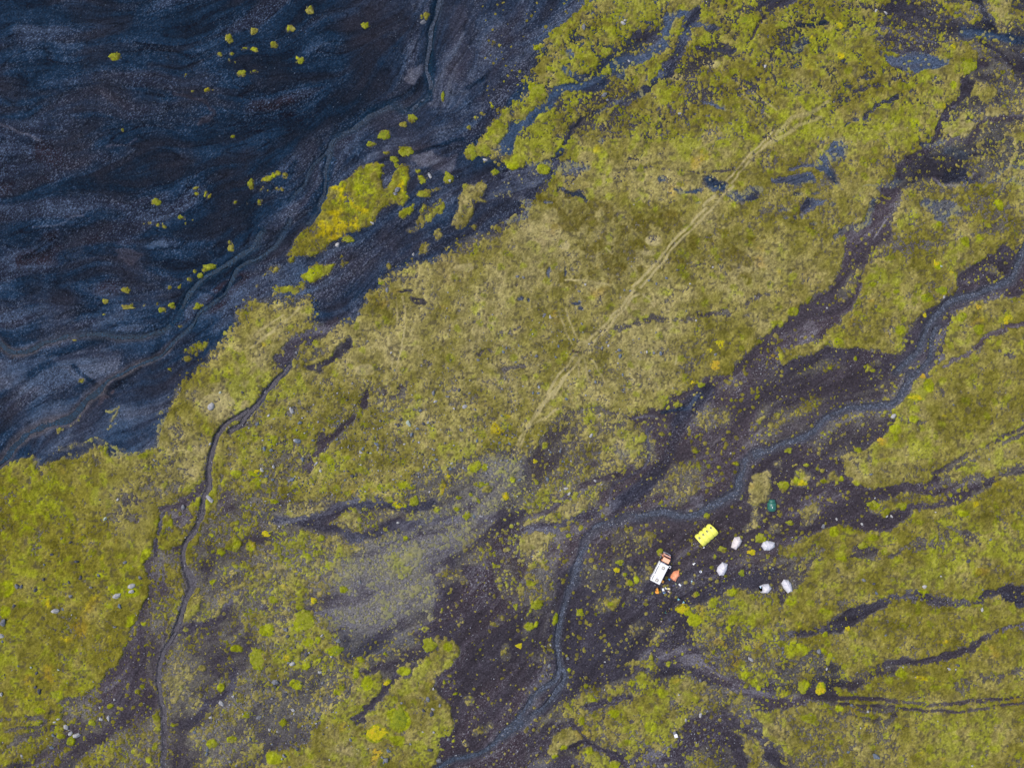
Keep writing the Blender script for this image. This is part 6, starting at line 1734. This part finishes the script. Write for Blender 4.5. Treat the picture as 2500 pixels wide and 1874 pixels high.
dome(z2, [(1418, 1303), (1475, 1315), (1510, 1352), (1528, 1440), (1526, 1460), (1465, 1480), (1415, 1420), (1385, 1355)], 1.35, M_tent, M_seam, 'rightmost pale dome tent, at the edge of the thick moss')
# porch of the open tent: navy sheet for the doorway's shade, two rolled-back flaps
o4 = t4.location
def lp(q, h): w = wp(*z2(*q), h); return Vector((w.x - o4.x, w.y - o4.y))
bm = NB(); q = [lp(a, 0) for a in ((1072, 1402), (1128, 1400), (1130, 1462), (1086, 1464))]
vs = [bm.verts.new((a.x, a.y, .06)) for a in q]; f = bm.faces.new(vs); bmesh.ops.solidify(bm, geom=[f], thickness=.04); link('dark_doorway_sheet', bm, M_navy, t4)
for A4, B4, C4 in (((1075, 1390), (1132, 1370), (1132, 1402)), ((1082, 1470), (1132, 1455), (1134, 1484))):
    bm = NB()
    a, b, c_ = lp(A4, .1), lp(B4, .5), lp(C4, .5)
    v1, v2, v3 = bm.verts.new((a.x, a.y, .10)), bm.verts.new((b.x, b.y, .55)), bm.verts.new((c_.x, c_.y, .62))
    f = bm.faces.new((v1, v2, v3)); bmesh.ops.solidify(bm, geom=[f], thickness=.03); link('porch_flap', bm, M_tent, t4)
bm = NB(); a = lp((1098, 1405), .15); box(bm, (a.x, a.y, .16), (.34, .55, .16), rz=.5, bev=.05); o = link('sleeping_pad', bm, mat('light_blue_fabric', (.42, .60, .78), .7, .1, 8), None)
o.location = (o4.x, o4.y, z4); put(o, 'light blue folded pad lying in the open porch of the tent', 'pad')
dome(z1, [(905, 672), (922, 760), (934, 782), (880, 830), (838, 920), (790, 898), (716, 852), (716, 826), (742, 770), (800, 692)], 1.25, M_otent, M_oseam, 'orange dome tent pitched close to the right side of the truck', sag=.01)

# ---- green tunnel tent with a lower porch
def green_tent():
    g7 = lambda x, y: (1840 + x * 90 / 2212.0, 1205 + y * 67 / 1647.0)
    c = wp(*g7(1140, 800), .5); z = gz(c.x, c.y)
    t = thing('tunnel_tent', 'dark green rounded tent with a lower porch at its top end', 'tent', (c.x, c.y, z), math.radians(-1), 'tents of the camp')
    # local x to the east, y to the north; porch to the north
    s = 90 / 2212.0 * MPX
    def ring(yy, hw, ht, n=18):
        return [(hw * math.cos(math.pi * k / n) * (1 if True else 1), yy, ht * max(0, math.sin(math.pi * k / n)) ** .8) for k in range(n + 1)]
    bm = NB(); rings = []
    for yy, hw, ht in ((-1.40, .30, .25), (-1.36, .62, .6), (-1.20, .90, .95), (-.85, 1.10, 1.22), (-.3, 1.20, 1.42), (.3, 1.23, 1.46), (.9, 1.20, 1.38), (1.18, 1.12, 1.26)):
        yy_ = yy
        rings.append([bm.verts.new((p[0], yy_ + (.05 * math.cos(math.pi * (k / 18 - .5)) if yy > 1 else 0), p[2] + .02)) for k, p in enumerate(ring(yy, hw, ht))])
    for a, b in zip(rings[:-1], rings[1:]):
        for k in range(18):
            bm.faces.new((a[k], a[k + 1], b[k + 1], b[k]))
    bm.faces.new(rings[0]); bm.faces.new(rings[-1][::-1])
    link('inner_dome', bm, M_gtent, t, smooth=True)
    bm = NB(); rings = []
    for yy, hw, ht in ((1.16, .98, 1.02), (1.5, .96, .98), (1.9, .92, .9), (2.06, .90, .62), (2.12, .9, .3)):
        rings.append([bm.verts.new((p[0] + .05, yy + .08 * math.cos(p[0] * 2.0) - .08, p[2] + .02)) for p in ring(yy, hw, ht)])
    for a, b in zip(rings[:-1], rings[1:]):
        for k in range(18):
            bm.faces.new((a[k], a[k + 1], b[k + 1], b[k]))
    bm.faces.new(rings[0]); bm.faces.new(rings[-1][::-1])
    link('porch', bm, M_gtent, t, smooth=True)
    for yy, hw, ht in ((-.3, 1.20, 1.42), (.9, 1.20, 1.38), (1.2, 1.13, 1.27)):
        bm = NB(); tube(bm, [(p[0] * 1.008, p[1], p[2] * 1.01 + .03) for p in ring(yy, hw, ht)], .022, 6); link('tent_pole', bm, mat('green_pole_sleeve', (.05, .26, .20), .5, .05, 3), t)
    bm = NB(); box(bm, (-.28, -.02, 1.475), (.13, .50, .05), rz=-.06, bev=.02); link('highlight_patch', bm, M_white2, t)  # white patch laid on as the glossy highlight left of the middle
    bm = NB(); box(bm, (.90, -.25, .98), (.16, .70, .05), bev=.02)  # pale blue patch on the right slope
    for v in bm.verts:
        v.co.z -= (v.co.x - .9) * 1.3
    link('pale_patch', bm, mat('pale_blue_patch', (.30, .42, .46), .35, .05, 3), t)
    for sx_3, sy_3 in ((-1, -1), (1, -1), (-1, 1), (1, 1)):
        bm = NB(); tube(bm, [(sx_3 * 1.0, sy_3 * .9, .7), (sx_3 * 1.7, sy_3 * 1.5, 0)], .008, 4); tube(bm, [(sx_3 * 1.7, sy_3 * 1.5, -.1), (sx_3 * 1.7, sy_3 * 1.5, .12)], .014, 4); link('guy_line', bm, M_line, t)
green_tent()

# ---- yellow mess tent with four scalloped bays
def mess_tent():
    hh = .8
    W_, N_, E_, S_ = [wp(*z2(*q), hh) for q in ((208, 722), (405, 548), (538, 682), (328, 862))]
    c = (W_ + N_ + E_ + S_) / 4; z = gz(c.x, c.y)
    ax = ((N_ - W_) + (E_ - S_)); L = ax.length / 2; ax.normalize()
    ay = Vector((-ax.y, ax.x)); Wd = ((N_ - E_) + (W_ - S_)).length / 2
    rz = math.atan2(ax.y, ax.x)
    t = thing('mess_tent', 'big bright yellow mess tent with four scalloped bays and guy lines', 'tent', (c.x, c.y, z), rz)
    # local: x along the bays, +y = north-west eave with windows
    nb, nu, nv = 4, 10, 22
    bm = NB(); rows = []
    NU = nb * nu
    def pos(i, j):
        u = i / NU; v = j / nv
        ph = abs(math.sin(math.pi * nb * u))
        lobe = ph ** .5
        x = (u - .5) * L + .10 * math.sin(math.pi * v) * (2 * u - 1)
        edge_n = Wd / 2 - .30 + .32 * lobe; edge_s = -Wd / 2 + .16 - .17 * lobe
        y = edge_s + (edge_n - edge_s) * v
        a = math.sin(math.pi * min(max(v, 0), 1))
        zz = .62 + 1.55 * (a ** .62) + .14 * lobe * a ** .5 - .06
        if j in (0, nv):
            zz = .62
        return x, y, zz
    for i in range(NU + 1):
        row = [bm.verts.new(pos(i, j)) for j in range(nv + 1)]
        lo0 = pos(i, 0); lo1 = pos(i, nv)
        row = [bm.verts.new((lo0[0], lo0[1] + .05, 0))] + row + [bm.verts.new((lo1[0], lo1[1] - .05, 0))]
        rows.append(row)
    for a, b in zip(rows[:-1], rows[1:]):
        for j in range(len(a) - 1):
            bm.faces.new((a[j], a[j + 1], b[j + 1], b[j]))
    bm.faces.new(rows[0]); bm.faces.new(rows[-1][::-1])
    body = link('canopy', bm, M_ytent, t, smooth=False)
    for b_i in range(nb):
        bm = NB()
        i0 = b_i * nu
        x0, y0, z0_ = pos(i0 + 5, 18)
        P0 = [Vector(pos(i, j)) for i, j in ((i0 + 3, 16), (i0 + 7, 16), (i0 + 7, 19), (i0 + 3, 19))]
        vs = [bm.verts.new(p + Vector((0, .03, .10))) for p in P0]
        f = bm.faces.new(vs); bmesh.ops.solidify(bm, geom=[f], thickness=.02); link('window', bm, M_ywin, t)
    for k in range(nb + 1):
        bm = NB(); i = k * nu
        tube(bm, [Vector(pos(i, j)) + Vector((0, 0, .015)) for j in range(nv + 1)], .03, 6); link('arch_pole', bm, mat('yellow_pole_sleeve', (.84, .80, .12), .5, .05, 3), t)
    lines = [((250, 668), (200, 608)), ((303, 622), (252, 562)), ((350, 588), (298, 508)), ((447, 560), (480, 500)), ((545, 672), (622, 628)),
             ((490, 740), (552, 812)), ((440, 782), (492, 845)), ((388, 828), (447, 892)), ((322, 866), (238, 930)), ((212, 765), (160, 812)), ((455, 565), (470, 505))]
    for a, b in lines:
        A = wp(*z2(*a), .75) - c; B5 = wp(*z2(*b), 0) - c
        R = Matrix.Rotation(-rz, 2)
        A = R @ A; B5 = R @ B5
        bm = NB(); tube(bm, [(A.x, A.y, .80), (B5.x, B5.y, .03)], .022, 5); tube(bm, [(B5.x, B5.y, -.1), (B5.x, B5.y, .16)], .025, 5); link('guy_line', bm, M_line, t)
    p = wp(*z2(330, 868), .1) - c; p = Matrix.Rotation(-rz, 2) @ p
    bm = NB(); box(bm, (p.x, p.y, .14), (.4, .22, .28), bev=.03); link('door_mat', bm, M_white2, t)
mess_tent()

# ---- toilet cabin
def cabin():
    b5 = lambda x, y: (1620 + x * 60 / 2211.0, 1770 + y * 45 / 1658.0)
    h = 1.75
    c = wp(*b5(1120, 960), h); z = gz(c.x, c.y)
    t = thing('toilet_cabin', 'narrow white-roofed toilet cabin with grey walls, alone south of the camp', 'toilet cabin', (c.x, c.y, z), math.radians(17))
    bm = NB(); box(bm, (0, 0, h / 2), (.82, .86, h), bev=.02, taper=1.0); link('cabin_wall', bm, mat('blue_grey_wall', (.26, .28, .40), .5, .05, 3), t)
    bm = NB(); box(bm, (0, 0, h + .03), (.92, .98, .08), bev=.03); box(bm, (0, 0, h + .09), (.7, .12, .05), bev=.02); link('roof', bm, M_white2, t)
    bm = NB(); box(bm, (0, .44, h / 2 - .02), (.58, .03, 1.5), bev=.01); d = link('door', bm, mat('grey_door', (.34, .35, .44), .5, .05, 3), t)
    bm = NB(); box(bm, (.2, .47, .9), (.04, .04, .14)); link('handle', bm, M_dark, d)
    bm = NB(); cyl(bm, (-.25, -.3, h + .15), .05, .2, 12); link('vent_pipe', bm, M_grey, t)
cabin()

# ---- camp gear
def place(o, conv, q, h=0.0, rz=0.0):
    w = wp(*conv(*q), h); o.location = (w.x, w.y, gz(w.x, w.y)); o.rotation_euler = (0, 0, rz); return w
def z3(x, y): return 1590 + x * 60 / 2211.0, 1420 + y * 45 / 1658.0
def z4_(x, y): return 1640 + x * 60 / 2211.0, 1450 + y * 45 / 1658.0
def z8(x, y): return 1620 + x * 60 / 2211.0, 1400 + y * 45 / 1658.0
def gear(name, label, cat, conv, q, rz=0.0, h=0.0, group=None):
    w = wp(*conv(*q), h)
    return thing(name, label, cat, (w.x, w.y, gz(w.x, w.y)), rz, group)
def lumpy(bm, outline, ht, s=1.0):
    """soft heap with the traced outline"""
    c = sum(outline, Vector((0, 0))) / len(outline)
    N = len(outline); ring = []
    sub = []
    for i in range(N):
        for k in range(4):
            sub.append(outline[i].lerp(outline[(i + 1) % N], k / 4))
    R = []
    for j in range(7):
        s_ = j / 6
        R.append([bm.verts.new((c.x + (q.x - c.x) * (1 - s_ ** 2 * .98), c.y + (q.y - c.y) * (1 - s_ ** 2 * .98), ht * math.sin(s_ * math.pi / 2) ** .7 + (.09 * mnoise.noise(Vector((q.x * 4, q.y * 4, j * .6))) if 0 < j < 6 else 0))) for q in sub])
    for a, b in zip(R[:-1], R[1:]):
        for k in range(len(sub)):
            bm.faces.new((a[k], a[(k + 1) % len(sub)], b[(k + 1) % len(sub)], b[k]))
    bm.faces.new(R[-1])
def heap(name, label, cat, conv, polys, ht, m, part='cover', hh=.4):
    allp = [wp(*conv(*q), hh) for P_ in polys for q in P_]
    c = sum(allp, Vector((0, 0))) / len(allp)
    t = thing(name, label, cat, (c.x, c.y, gz(c.x, c.y)))
    for P_ in polys:
        bm = NB(); lumpy(bm, [wp(*conv(*q), hh) - c for q in P_], ht); link(part, bm, m, t)
    return t
heap('tarp_bundle', 'two-lobed orange tarp bundle lying behind the truck', 'tarp', z3, [[(590, 580), (660, 640), (700, 800), (620, 880), (540, 850), (440, 745)], [(385, 880), (560, 860), (710, 830), (760, 1010), (690, 1125), (600, 1075), (460, 1100), (395, 1000)]], .75, M_orange)
# orange folding table at the rear of the truck
t = gear('folding_table', 'orange folding table standing against the rear right side of the truck', 'table', z1, (542, 926), math.radians(-27), .9)
bm = NB(); box(bm, (0, 0, .74), (.68, .74, .05), bev=.01); link('table_top', bm, M_orange, t)
for a in (-1, 1):
    for b in (-1, 1):
        bm = NB(); tube(bm, [(a * .28, b * .32, .72), (a * .32, b * .34, 0)], .018, 6); link('leg', bm, M_grey, t)
t = gear('camping_table', 'small white camping table in front of a blue-jacketed camper', 'table', z3, (1090, 720), math.radians(10), .7)
bm = NB(); box(bm, (0, 0, .70), (.60, .74, .04), bev=.01); link('table_top', bm, M_white2, t)
for a in (-1, 1):
    for b in (-1, 1):
        bm = NB(); tube(bm, [(a * .26, b * .32, .68), (a * .28, b * .34, 0)], .016, 6); link('leg', bm, M_grey, t)
t = gear('duffel_bag', 'white rounded kit bag between the white table and the yellow crate', 'bag', z3, (1345, 600), math.radians(-48), .2)
bm = NB(); bmesh.ops.create_uvsphere(bm, u_segments=20, v_segments=12, radius=1)
for v in bm.verts:
    v.co = Vector((v.co.x * .40, v.co.y * .19, v.co.z * .17 + .17))
link('bag_body', bm, M_white2, t, smooth=True)
bm = NB(); tube(bm, [(-.15, 0, .33), (0, 0, .42), (.15, 0, .33)], .015); link('handle', bm, M_dark, t)
t = gear('duffel_bag', 'tan rounded duffel bag beside the yellow crate', 'bag', z3, (1615, 900), math.radians(-30), .2)
bm = NB(); bmesh.ops.create_uvsphere(bm, u_segments=20, v_segments=12, radius=1)
for v in bm.verts:
    v.co = Vector((v.co.x * .44, v.co.y * .22, v.co.z * .18 + .18))
link('bag_body', bm, M_tan, t, smooth=True)
bm = NB(); tube(bm, [(-.16, 0, .35), (0, 0, .45), (.16, 0, .35)], .015); link('strap', bm, M_dark, t)
t = gear('storage_crate', 'yellow-lidded crate with a pale end near the tan duffel bag', 'crate', z3, (1600, 640), math.radians(-14), .4)
bm = NB(); box(bm, (-.05, 0, .20), (.60, .46, .40), bev=.03); link('crate_body', bm, M_yel, t)
bm = NB(); box(bm, (-.05, 0, .42), (.54, .50, .05), bev=.015); link('lid', bm, M_yel, t)
bm = NB(); box(bm, (.36, -.04, .19), (.18, .50, .36), bev=.04); link('end_pouch', bm, M_tan, t)
t = gear('backpack', 'black backpack dropped right of the yellow crate', 'backpack', z3, (1810, 790), .6, .2)
bm = NB(); box(bm, (0, 0, .15), (.36, .52, .3), bev=.08); link('pack_body', bm, M_dark, t)
bm = NB(); box(bm, (.03, .08, .31), (.2, .26, .06), bev=.02); link('top_flap', bm, M_dark, t)
t = gear('storage_box', 'clean white storage box on the gravel right of the orange tent', 'box', z8, (1500, 1030), math.radians(-42), .3)
bm = NB(); box(bm, (0, 0, .17), (.68, .40, .34), bev=.02); link('box_body', bm, M_white2, t)
bm = NB(); box(bm, (0, 0, .36), (.72, .44, .05), bev=.015); link('lid', bm, M_white2, t)
t = gear('kit_bag', 'small sage-green bag below the tip of the orange tent', 'bag', z8, (1140, 950), .4, .2)
bm = NB(); lumpy(bm, [Vector(q) for q in ((-.25, -.15), (.05, -.28), (.27, -.05), (.2, .2), (-.12, .26))], .35); link('bag_body', bm, M_sage, t)
bm = NB(); tube(bm, [(-.1, 0, .34), (0, .03, .42), (.1, 0, .34)], .014); link('handle', bm, M_dark, t)
t = gear('kit_bag', 'dull blue-violet bag beside the sage-green one', 'bag', z8, (940, 1080), .3, .1)
bm = NB(); lumpy(bm, [Vector(q) for q in ((-.3, -.16), (.2, -.12), (.3, .1), (-.05, .18), (-.28, .1))], .22); link('bag_body', bm, M_violet, t)
bm = NB(); tube(bm, [(-.1, 0, .2), (0, .03, .28), (.1, 0, .2)], .014); link('handle', bm, M_dark, t)
t = gear('water_canister', 'pale turquoise water canister alone on the gravel between truck and tents', 'canister', z1, (1197, 915), .4, .3)
bm = NB(); box(bm, (0, 0, .18), (.30, .34, .36), bev=.05); link('canister_body', bm, mat('pale_turquoise', (.50, .74, .80), .4, .05, 5), t)
bm = NB(); cyl(bm, (.08, .08, .39), .05, .06, 12); link('cap', bm, M_white2, t)
t = gear('wash_basin', 'round white wash basin with dark inside, on the gravel', 'basin', z1, (1397, 700), 0, .2)
bm = NB(); N_ = 24; R = []
for rr_, zz in ((.22, 0), (.30, .20), (.335, .24), (.30, .25), (.21, .20), (.17, .06)):
    R.append([bm.verts.new((rr_ * math.cos(2 * math.pi * k / N_), rr_ * math.sin(2 * math.pi * k / N_), zz)) for k in range(N_)])
for a, b in zip(R[:-1], R[1:]):
    for k in range(N_):
        bm.faces.new((a[k], a[(k + 1) % N_], b[(k + 1) % N_], b[k]))
bm.faces.new(R[0]); link('basin_bowl', bm, M_white2, t)
bm = NB(); cyl(bm, (.02, -.02, .10), .185, .06, 24); link('dark_water', bm, mat('dark_water_fill', (.16, .18, .26), .2, .05, 3), t)
t = gear('crumpled_sheet', 'crumpled white sheet with black straps left of the wash basin', 'sheet', z1, (1262, 530), .3, .1)
bm = NB(); lumpy(bm, [Vector(q) for q in ((-.55, .05), (-.42, .34), (-.2, .2), (.05, .30), (.42, .16), (.2, .02), (.02, .05), (-.1, -.18), (-.38, -.24))], .25); link('sheet', bm, M_white2, t)
bm = NB(); tube(bm, [(-.1, .1, .26), (.2, -.1, .15), (.48, -.22, .05), (.62, -.4, .02)], .05, 6); tube(bm, [(.0, -.1, .1), (.3, -.3, .05), (.2, -.5, .02)], .04, 6); link('strap', bm, M_dark, t)

# ---- people
def person(conv, q, rz, jacket, trousers, hair, label, lean=.15, stride=.18, arms=((.35, .1), (.35, -.1)), sit=False, hat=None):
    """feet at q; one continuous skinned body, clothes and hair as its parts. +x is forward."""
    w = wp(*conv(*q), 0)
    z = gz(w.x, w.y)
    t = thing('person', label, 'person', (w.x, w.y, z), rz, 'people about the camp')
    hipz = .46 if sit else .92
    fx = lean
    def V(x, y, z_): return (x, y, z_)
    J = {
        'hip': V(0, 0, hipz), 'belly': V(fx * .3, 0, hipz + .18), 'chest': V(fx * .8, 0, hipz + .38), 'neck': V(fx * 1.15, 0, hipz + .57), 'head0': V(fx * 1.25 + .01, 0, hipz + .66), 'head1': V(fx * 1.35 + .02, 0, hipz + .79),
        'hl': V(0, .10, hipz - .05), 'hr': V(0, -.10, hipz - .05),
    }
    if sit:
        J.update(kl=V(.42, .14, hipz), kr=V(.42, -.14, hipz), al=V(.44, .14, .09), ar=V(.44, -.14, .09), tl=V(.62, .15, .04), tr=V(.62, -.15, .04))
    else:
        J.update(kl=V(stride * .7, .11, .50), kr=V(-stride * .1, -.11, .49), al=V(stride, .11, .09), ar=V(-stride, -.11, .09), tl=V(stride + .19, .12, .03), tr=V(-stride + .18, -.12, .03))
    S0 = J['chest']
    for s_, sg in (('l', 1), ('r', -1)):
        reach, sp = arms[0 if sg > 0 else 1]
        J['s' + s_] = V(S0[0], sg * .19, hipz + .50)
        J['e' + s_] = V(S0[0] + reach * .4, sg * (.25 + .04) + sp, hipz + .26)
        J['w' + s_] = V(S0[0] + reach, sg * .24 + sp, hipz + .16 + reach * .25)
        J['p' + s_] = V(S0[0] + reach + .08, sg * .235 + sp, hipz + .14 + reach * .27)
    rad = dict(hip=.13, belly=.125, chest=.14, neck=.055, head0=.085, head1=.10, hl=.10, hr=.10, kl=.065, kr=.065, al=.045, ar=.045, tl=.035, tr=.035,
               sl=.065, sr=.065, el=.045, er=.045, wl=.03, wr=.03, pl=.032, pr=.032)
    E = [('hip', 'belly'), ('belly', 'chest'), ('chest', 'neck'), ('neck', 'head0'), ('head0', 'head1'), ('hip', 'hl'), ('hip', 'hr'), ('hl', 'kl'), ('hr', 'kr'), ('kl', 'al'), ('kr', 'ar'), ('al', 'tl'), ('ar', 'tr'),
         ('chest', 'sl'), ('chest', 'sr'), ('sl', 'el'), ('sr', 'er'), ('el', 'wl'), ('er', 'wr'), ('wl', 'pl'), ('wr', 'pr')]
    def skin(name, edges, grow, material, extra=None, root='hip', sub=2):
        names = []
        for a, b in edges:
            for k in (a, b):
                if k not in names:
                    names.append(k)
        JJ = dict(J); RR = dict(rad)
        if extra:
            for a, b, pos_, r_ in extra:
                JJ[b] = pos_; RR[b] = r_
                names.append(b)
            edges = edges + [(a, b) for a, b, _, _ in extra]
        me = bpy.data.meshes.new(name)
        me.from_pydata([JJ[k] for k in names], [(names.index(a), names.index(b)) for a, b in edges], [])
        me.materials.append(material)
        o = bpy.data.objects.new(name, me); COL.objects.link(o); o.parent = t
        md = o.modifiers.new('skin', 'SKIN'); md.use_smooth_shade = True
        sv = me.skin_vertices[0].data
        for i, k in enumerate(names):
            r_ = RR[k] * (grow if RR[k] > .02 else 1) * (.8 if grow == 1.0 and k in ('hip', 'hl', 'hr', 'belly', 'kl', 'kr') else 1) + (.012 if grow > 1 else 0)
            sv[i].radius = (r_, r_); sv[i].use_root = (k == root)
        sb = o.modifiers.new('sub', 'SUBSURF'); sb.levels = sub; sb.render_levels = sub
        return o
    fingers = []
    for s_, sg in (('l', 1), ('r', -1)):
        px_, py_, pz_ = J['p' + s_]
        for k, ln_ in enumerate((.075, .085, .078, .062)):
            a = 'f%s%d' % (s_, k)
            fingers.append(('p' + s_, a, (px_ + .03, py_ + (k - 1.5) * .024, pz_ - .01), .011)); fingers.append((a, a + 'b', (px_ + .03 + ln_, py_ + (k - 1.5) * .027, pz_ - .035), .009))
        fingers.append(('w' + s_, 't' + s_ + 'h', (px_ - .01, py_ - sg * .06, pz_ - .01), .012)); fingers.append(('t' + s_ + 'h', 't' + s_ + 'i', (px_ + .03, py_ - sg * .075, pz_ - .03), .010))
    face = [('head0', 'nose', (J['head0'][0] + .115, 0, J['head0'][2] + .04), .014), ('head0', 'earl', (J['head0'][0], .095, J['head0'][2] + .05), .015), ('head0', 'earr', (J['head0'][0], -.095, J['head0'][2] + .05), .015)]
    body = skin('body', E, 1.0, M_skin, fingers + face)
    torso = [e for e in E if e in (('hip', 'belly'), ('belly', 'chest'), ('chest', 'sl'), ('chest', 'sr'), ('sl', 'el'), ('sr', 'er'), ('el', 'wl'), ('er', 'wr'), ('chest', 'neck'))]
    skin('jacket', torso, 1.22, jacket, root='belly')
    skin('trousers', [('hip', 'hl'), ('hip', 'hr'), ('hl', 'kl'), ('hr', 'kr'), ('kl', 'al'), ('kr', 'ar')], 1.10, trousers, [('hip', 'waist', (fx * .12, 0, hipz + .10), .118)], sub=2)
    for s_ in 'lr':
        skin('boot', [('a' + s_, 't' + s_)], 1.5, M_dark, root='a' + s_)
    hx, hy, hz_ = J['head1']
    bm = NB(); bmesh.ops.create_icosphere(bm, subdivisions=2, radius=1)
    for v in list(bm.verts):
        v.co = Vector((v.co.x * .118 + hx - .018, v.co.y * .108, v.co.z * .105 + hz_ + .015))
    bmesh.ops.delete(bm, geom=[v for v in bm.verts if v.co.z < hz_ - .05 and v.co.x > hx - .02], context='VERTS')
    link('hat' if hat else 'hair', bm, hat or hair, t, smooth=True)
    bm = NB()
    for sg in (1, -1):
        bmesh.ops.create_icosphere(bm, subdivisions=1, radius=.012, matrix=Matrix.Translation((hx + .088, sg * .033, hz_ - .055)))
    link('eyes', bm, M_dark, t)
    bm = NB(); box(bm, (hx + .083, 0, hz_ - .125), (.012, .05, .012)); link('mouth', bm, mat('lips', (.35, .12, .10), .6, .05, 5), t)
    return t
M_hair = mat('dark_hair', (.015, .012, .012), .8, .2, 10)
M_teal = mat('teal_jacket', (.20, .46, .52), .6, .12, 8, bump=.2)
M_lblue = mat('light_blue_jacket', (.34, .62, .78), .6, .12, 8, bump=.2)
M_sky = mat('blue_jacket', (.06, .27, .62), .6, .15, 8, bump=.2)
M_sky2 = mat('sky_blue_jacket', (.20, .45, .80), .6, .15, 8, bump=.2)
M_dteal = mat('dark_teal_jacket', (.02, .10, .10), .7, .15, 8, bump=.2)
M_brown = mat('dark_brown_jacket', (.030, .016, .014), .8, .15, 8, bump=.2)
M_whitecap = mat('white_cap', (.78, .74, .82), .6, .05, 8)
person(z4_, (520, 330), math.radians(-60), M_teal, M_navy, M_hair, 'person in a teal jacket walking, left of the two by the yellow moss', lean=.22, arms=((.3, .05), (.25, -.05)))
person(z4_, (1010, 590), math.radians(-100), M_lblue, M_navy, M_hair, 'person in a light blue jacket at the edge of the big yellow moss cushion', lean=.2, arms=((.36, -.04), (.36, .04)))
person(z8, (430, 410), math.radians(-20), M_sky, M_navy, M_hair, 'person in a bright blue jacket between the truck and the orange tent', lean=.2, arms=((.4, 0), (.3, 0)))
person(z3, (1110, 940), math.radians(100), M_sky2, M_sky, mat('grey_hair', (.20, .20, .24), .8, .1, 10), 'person in a sky-blue jacket at the small white camping table', lean=.18, arms=((.36, -.02), (.36, .02)))
person(lambda x, y: (1600 + x * 60 / 2211.0, 1480 + y * 45 / 1658.0), (820, 480), math.radians(30), M_dteal, M_dark, M_hair, 'person in dark teal clothes on the gravel left of the big yellow cushion', lean=.25)
person(lambda x, y: (1600 + x * 60 / 2211.0, 1480 + y * 45 / 1658.0), (400, 1150), math.radians(-50), M_dark, M_dark, M_hair, 'dark-clothed person with a white cap, lower left of the camp', lean=.1, stride=.1, hat=M_whitecap)
person(lambda x, y: (1380 + x * 60 / 2211.0, 830 + y * 45 / 1658.0), (640, 1020), math.radians(0), M_brown, M_dark, M_hair, 'left of two dark-clothed people walking near the crossing tyre tracks', lean=.3, stride=.34, arms=((.45, .1), (-.35, -.1)))
person(lambda x, y: (1380 + x * 60 / 2211.0, 830 + y * 45 / 1658.0), (1040, 1070), math.radians(-10), M_brown, M_dark, M_hair, 'right of two dark-clothed people walking near the crossing tyre tracks', lean=.3, stride=.36, arms=((.45, .14), (-.4, -.12)))
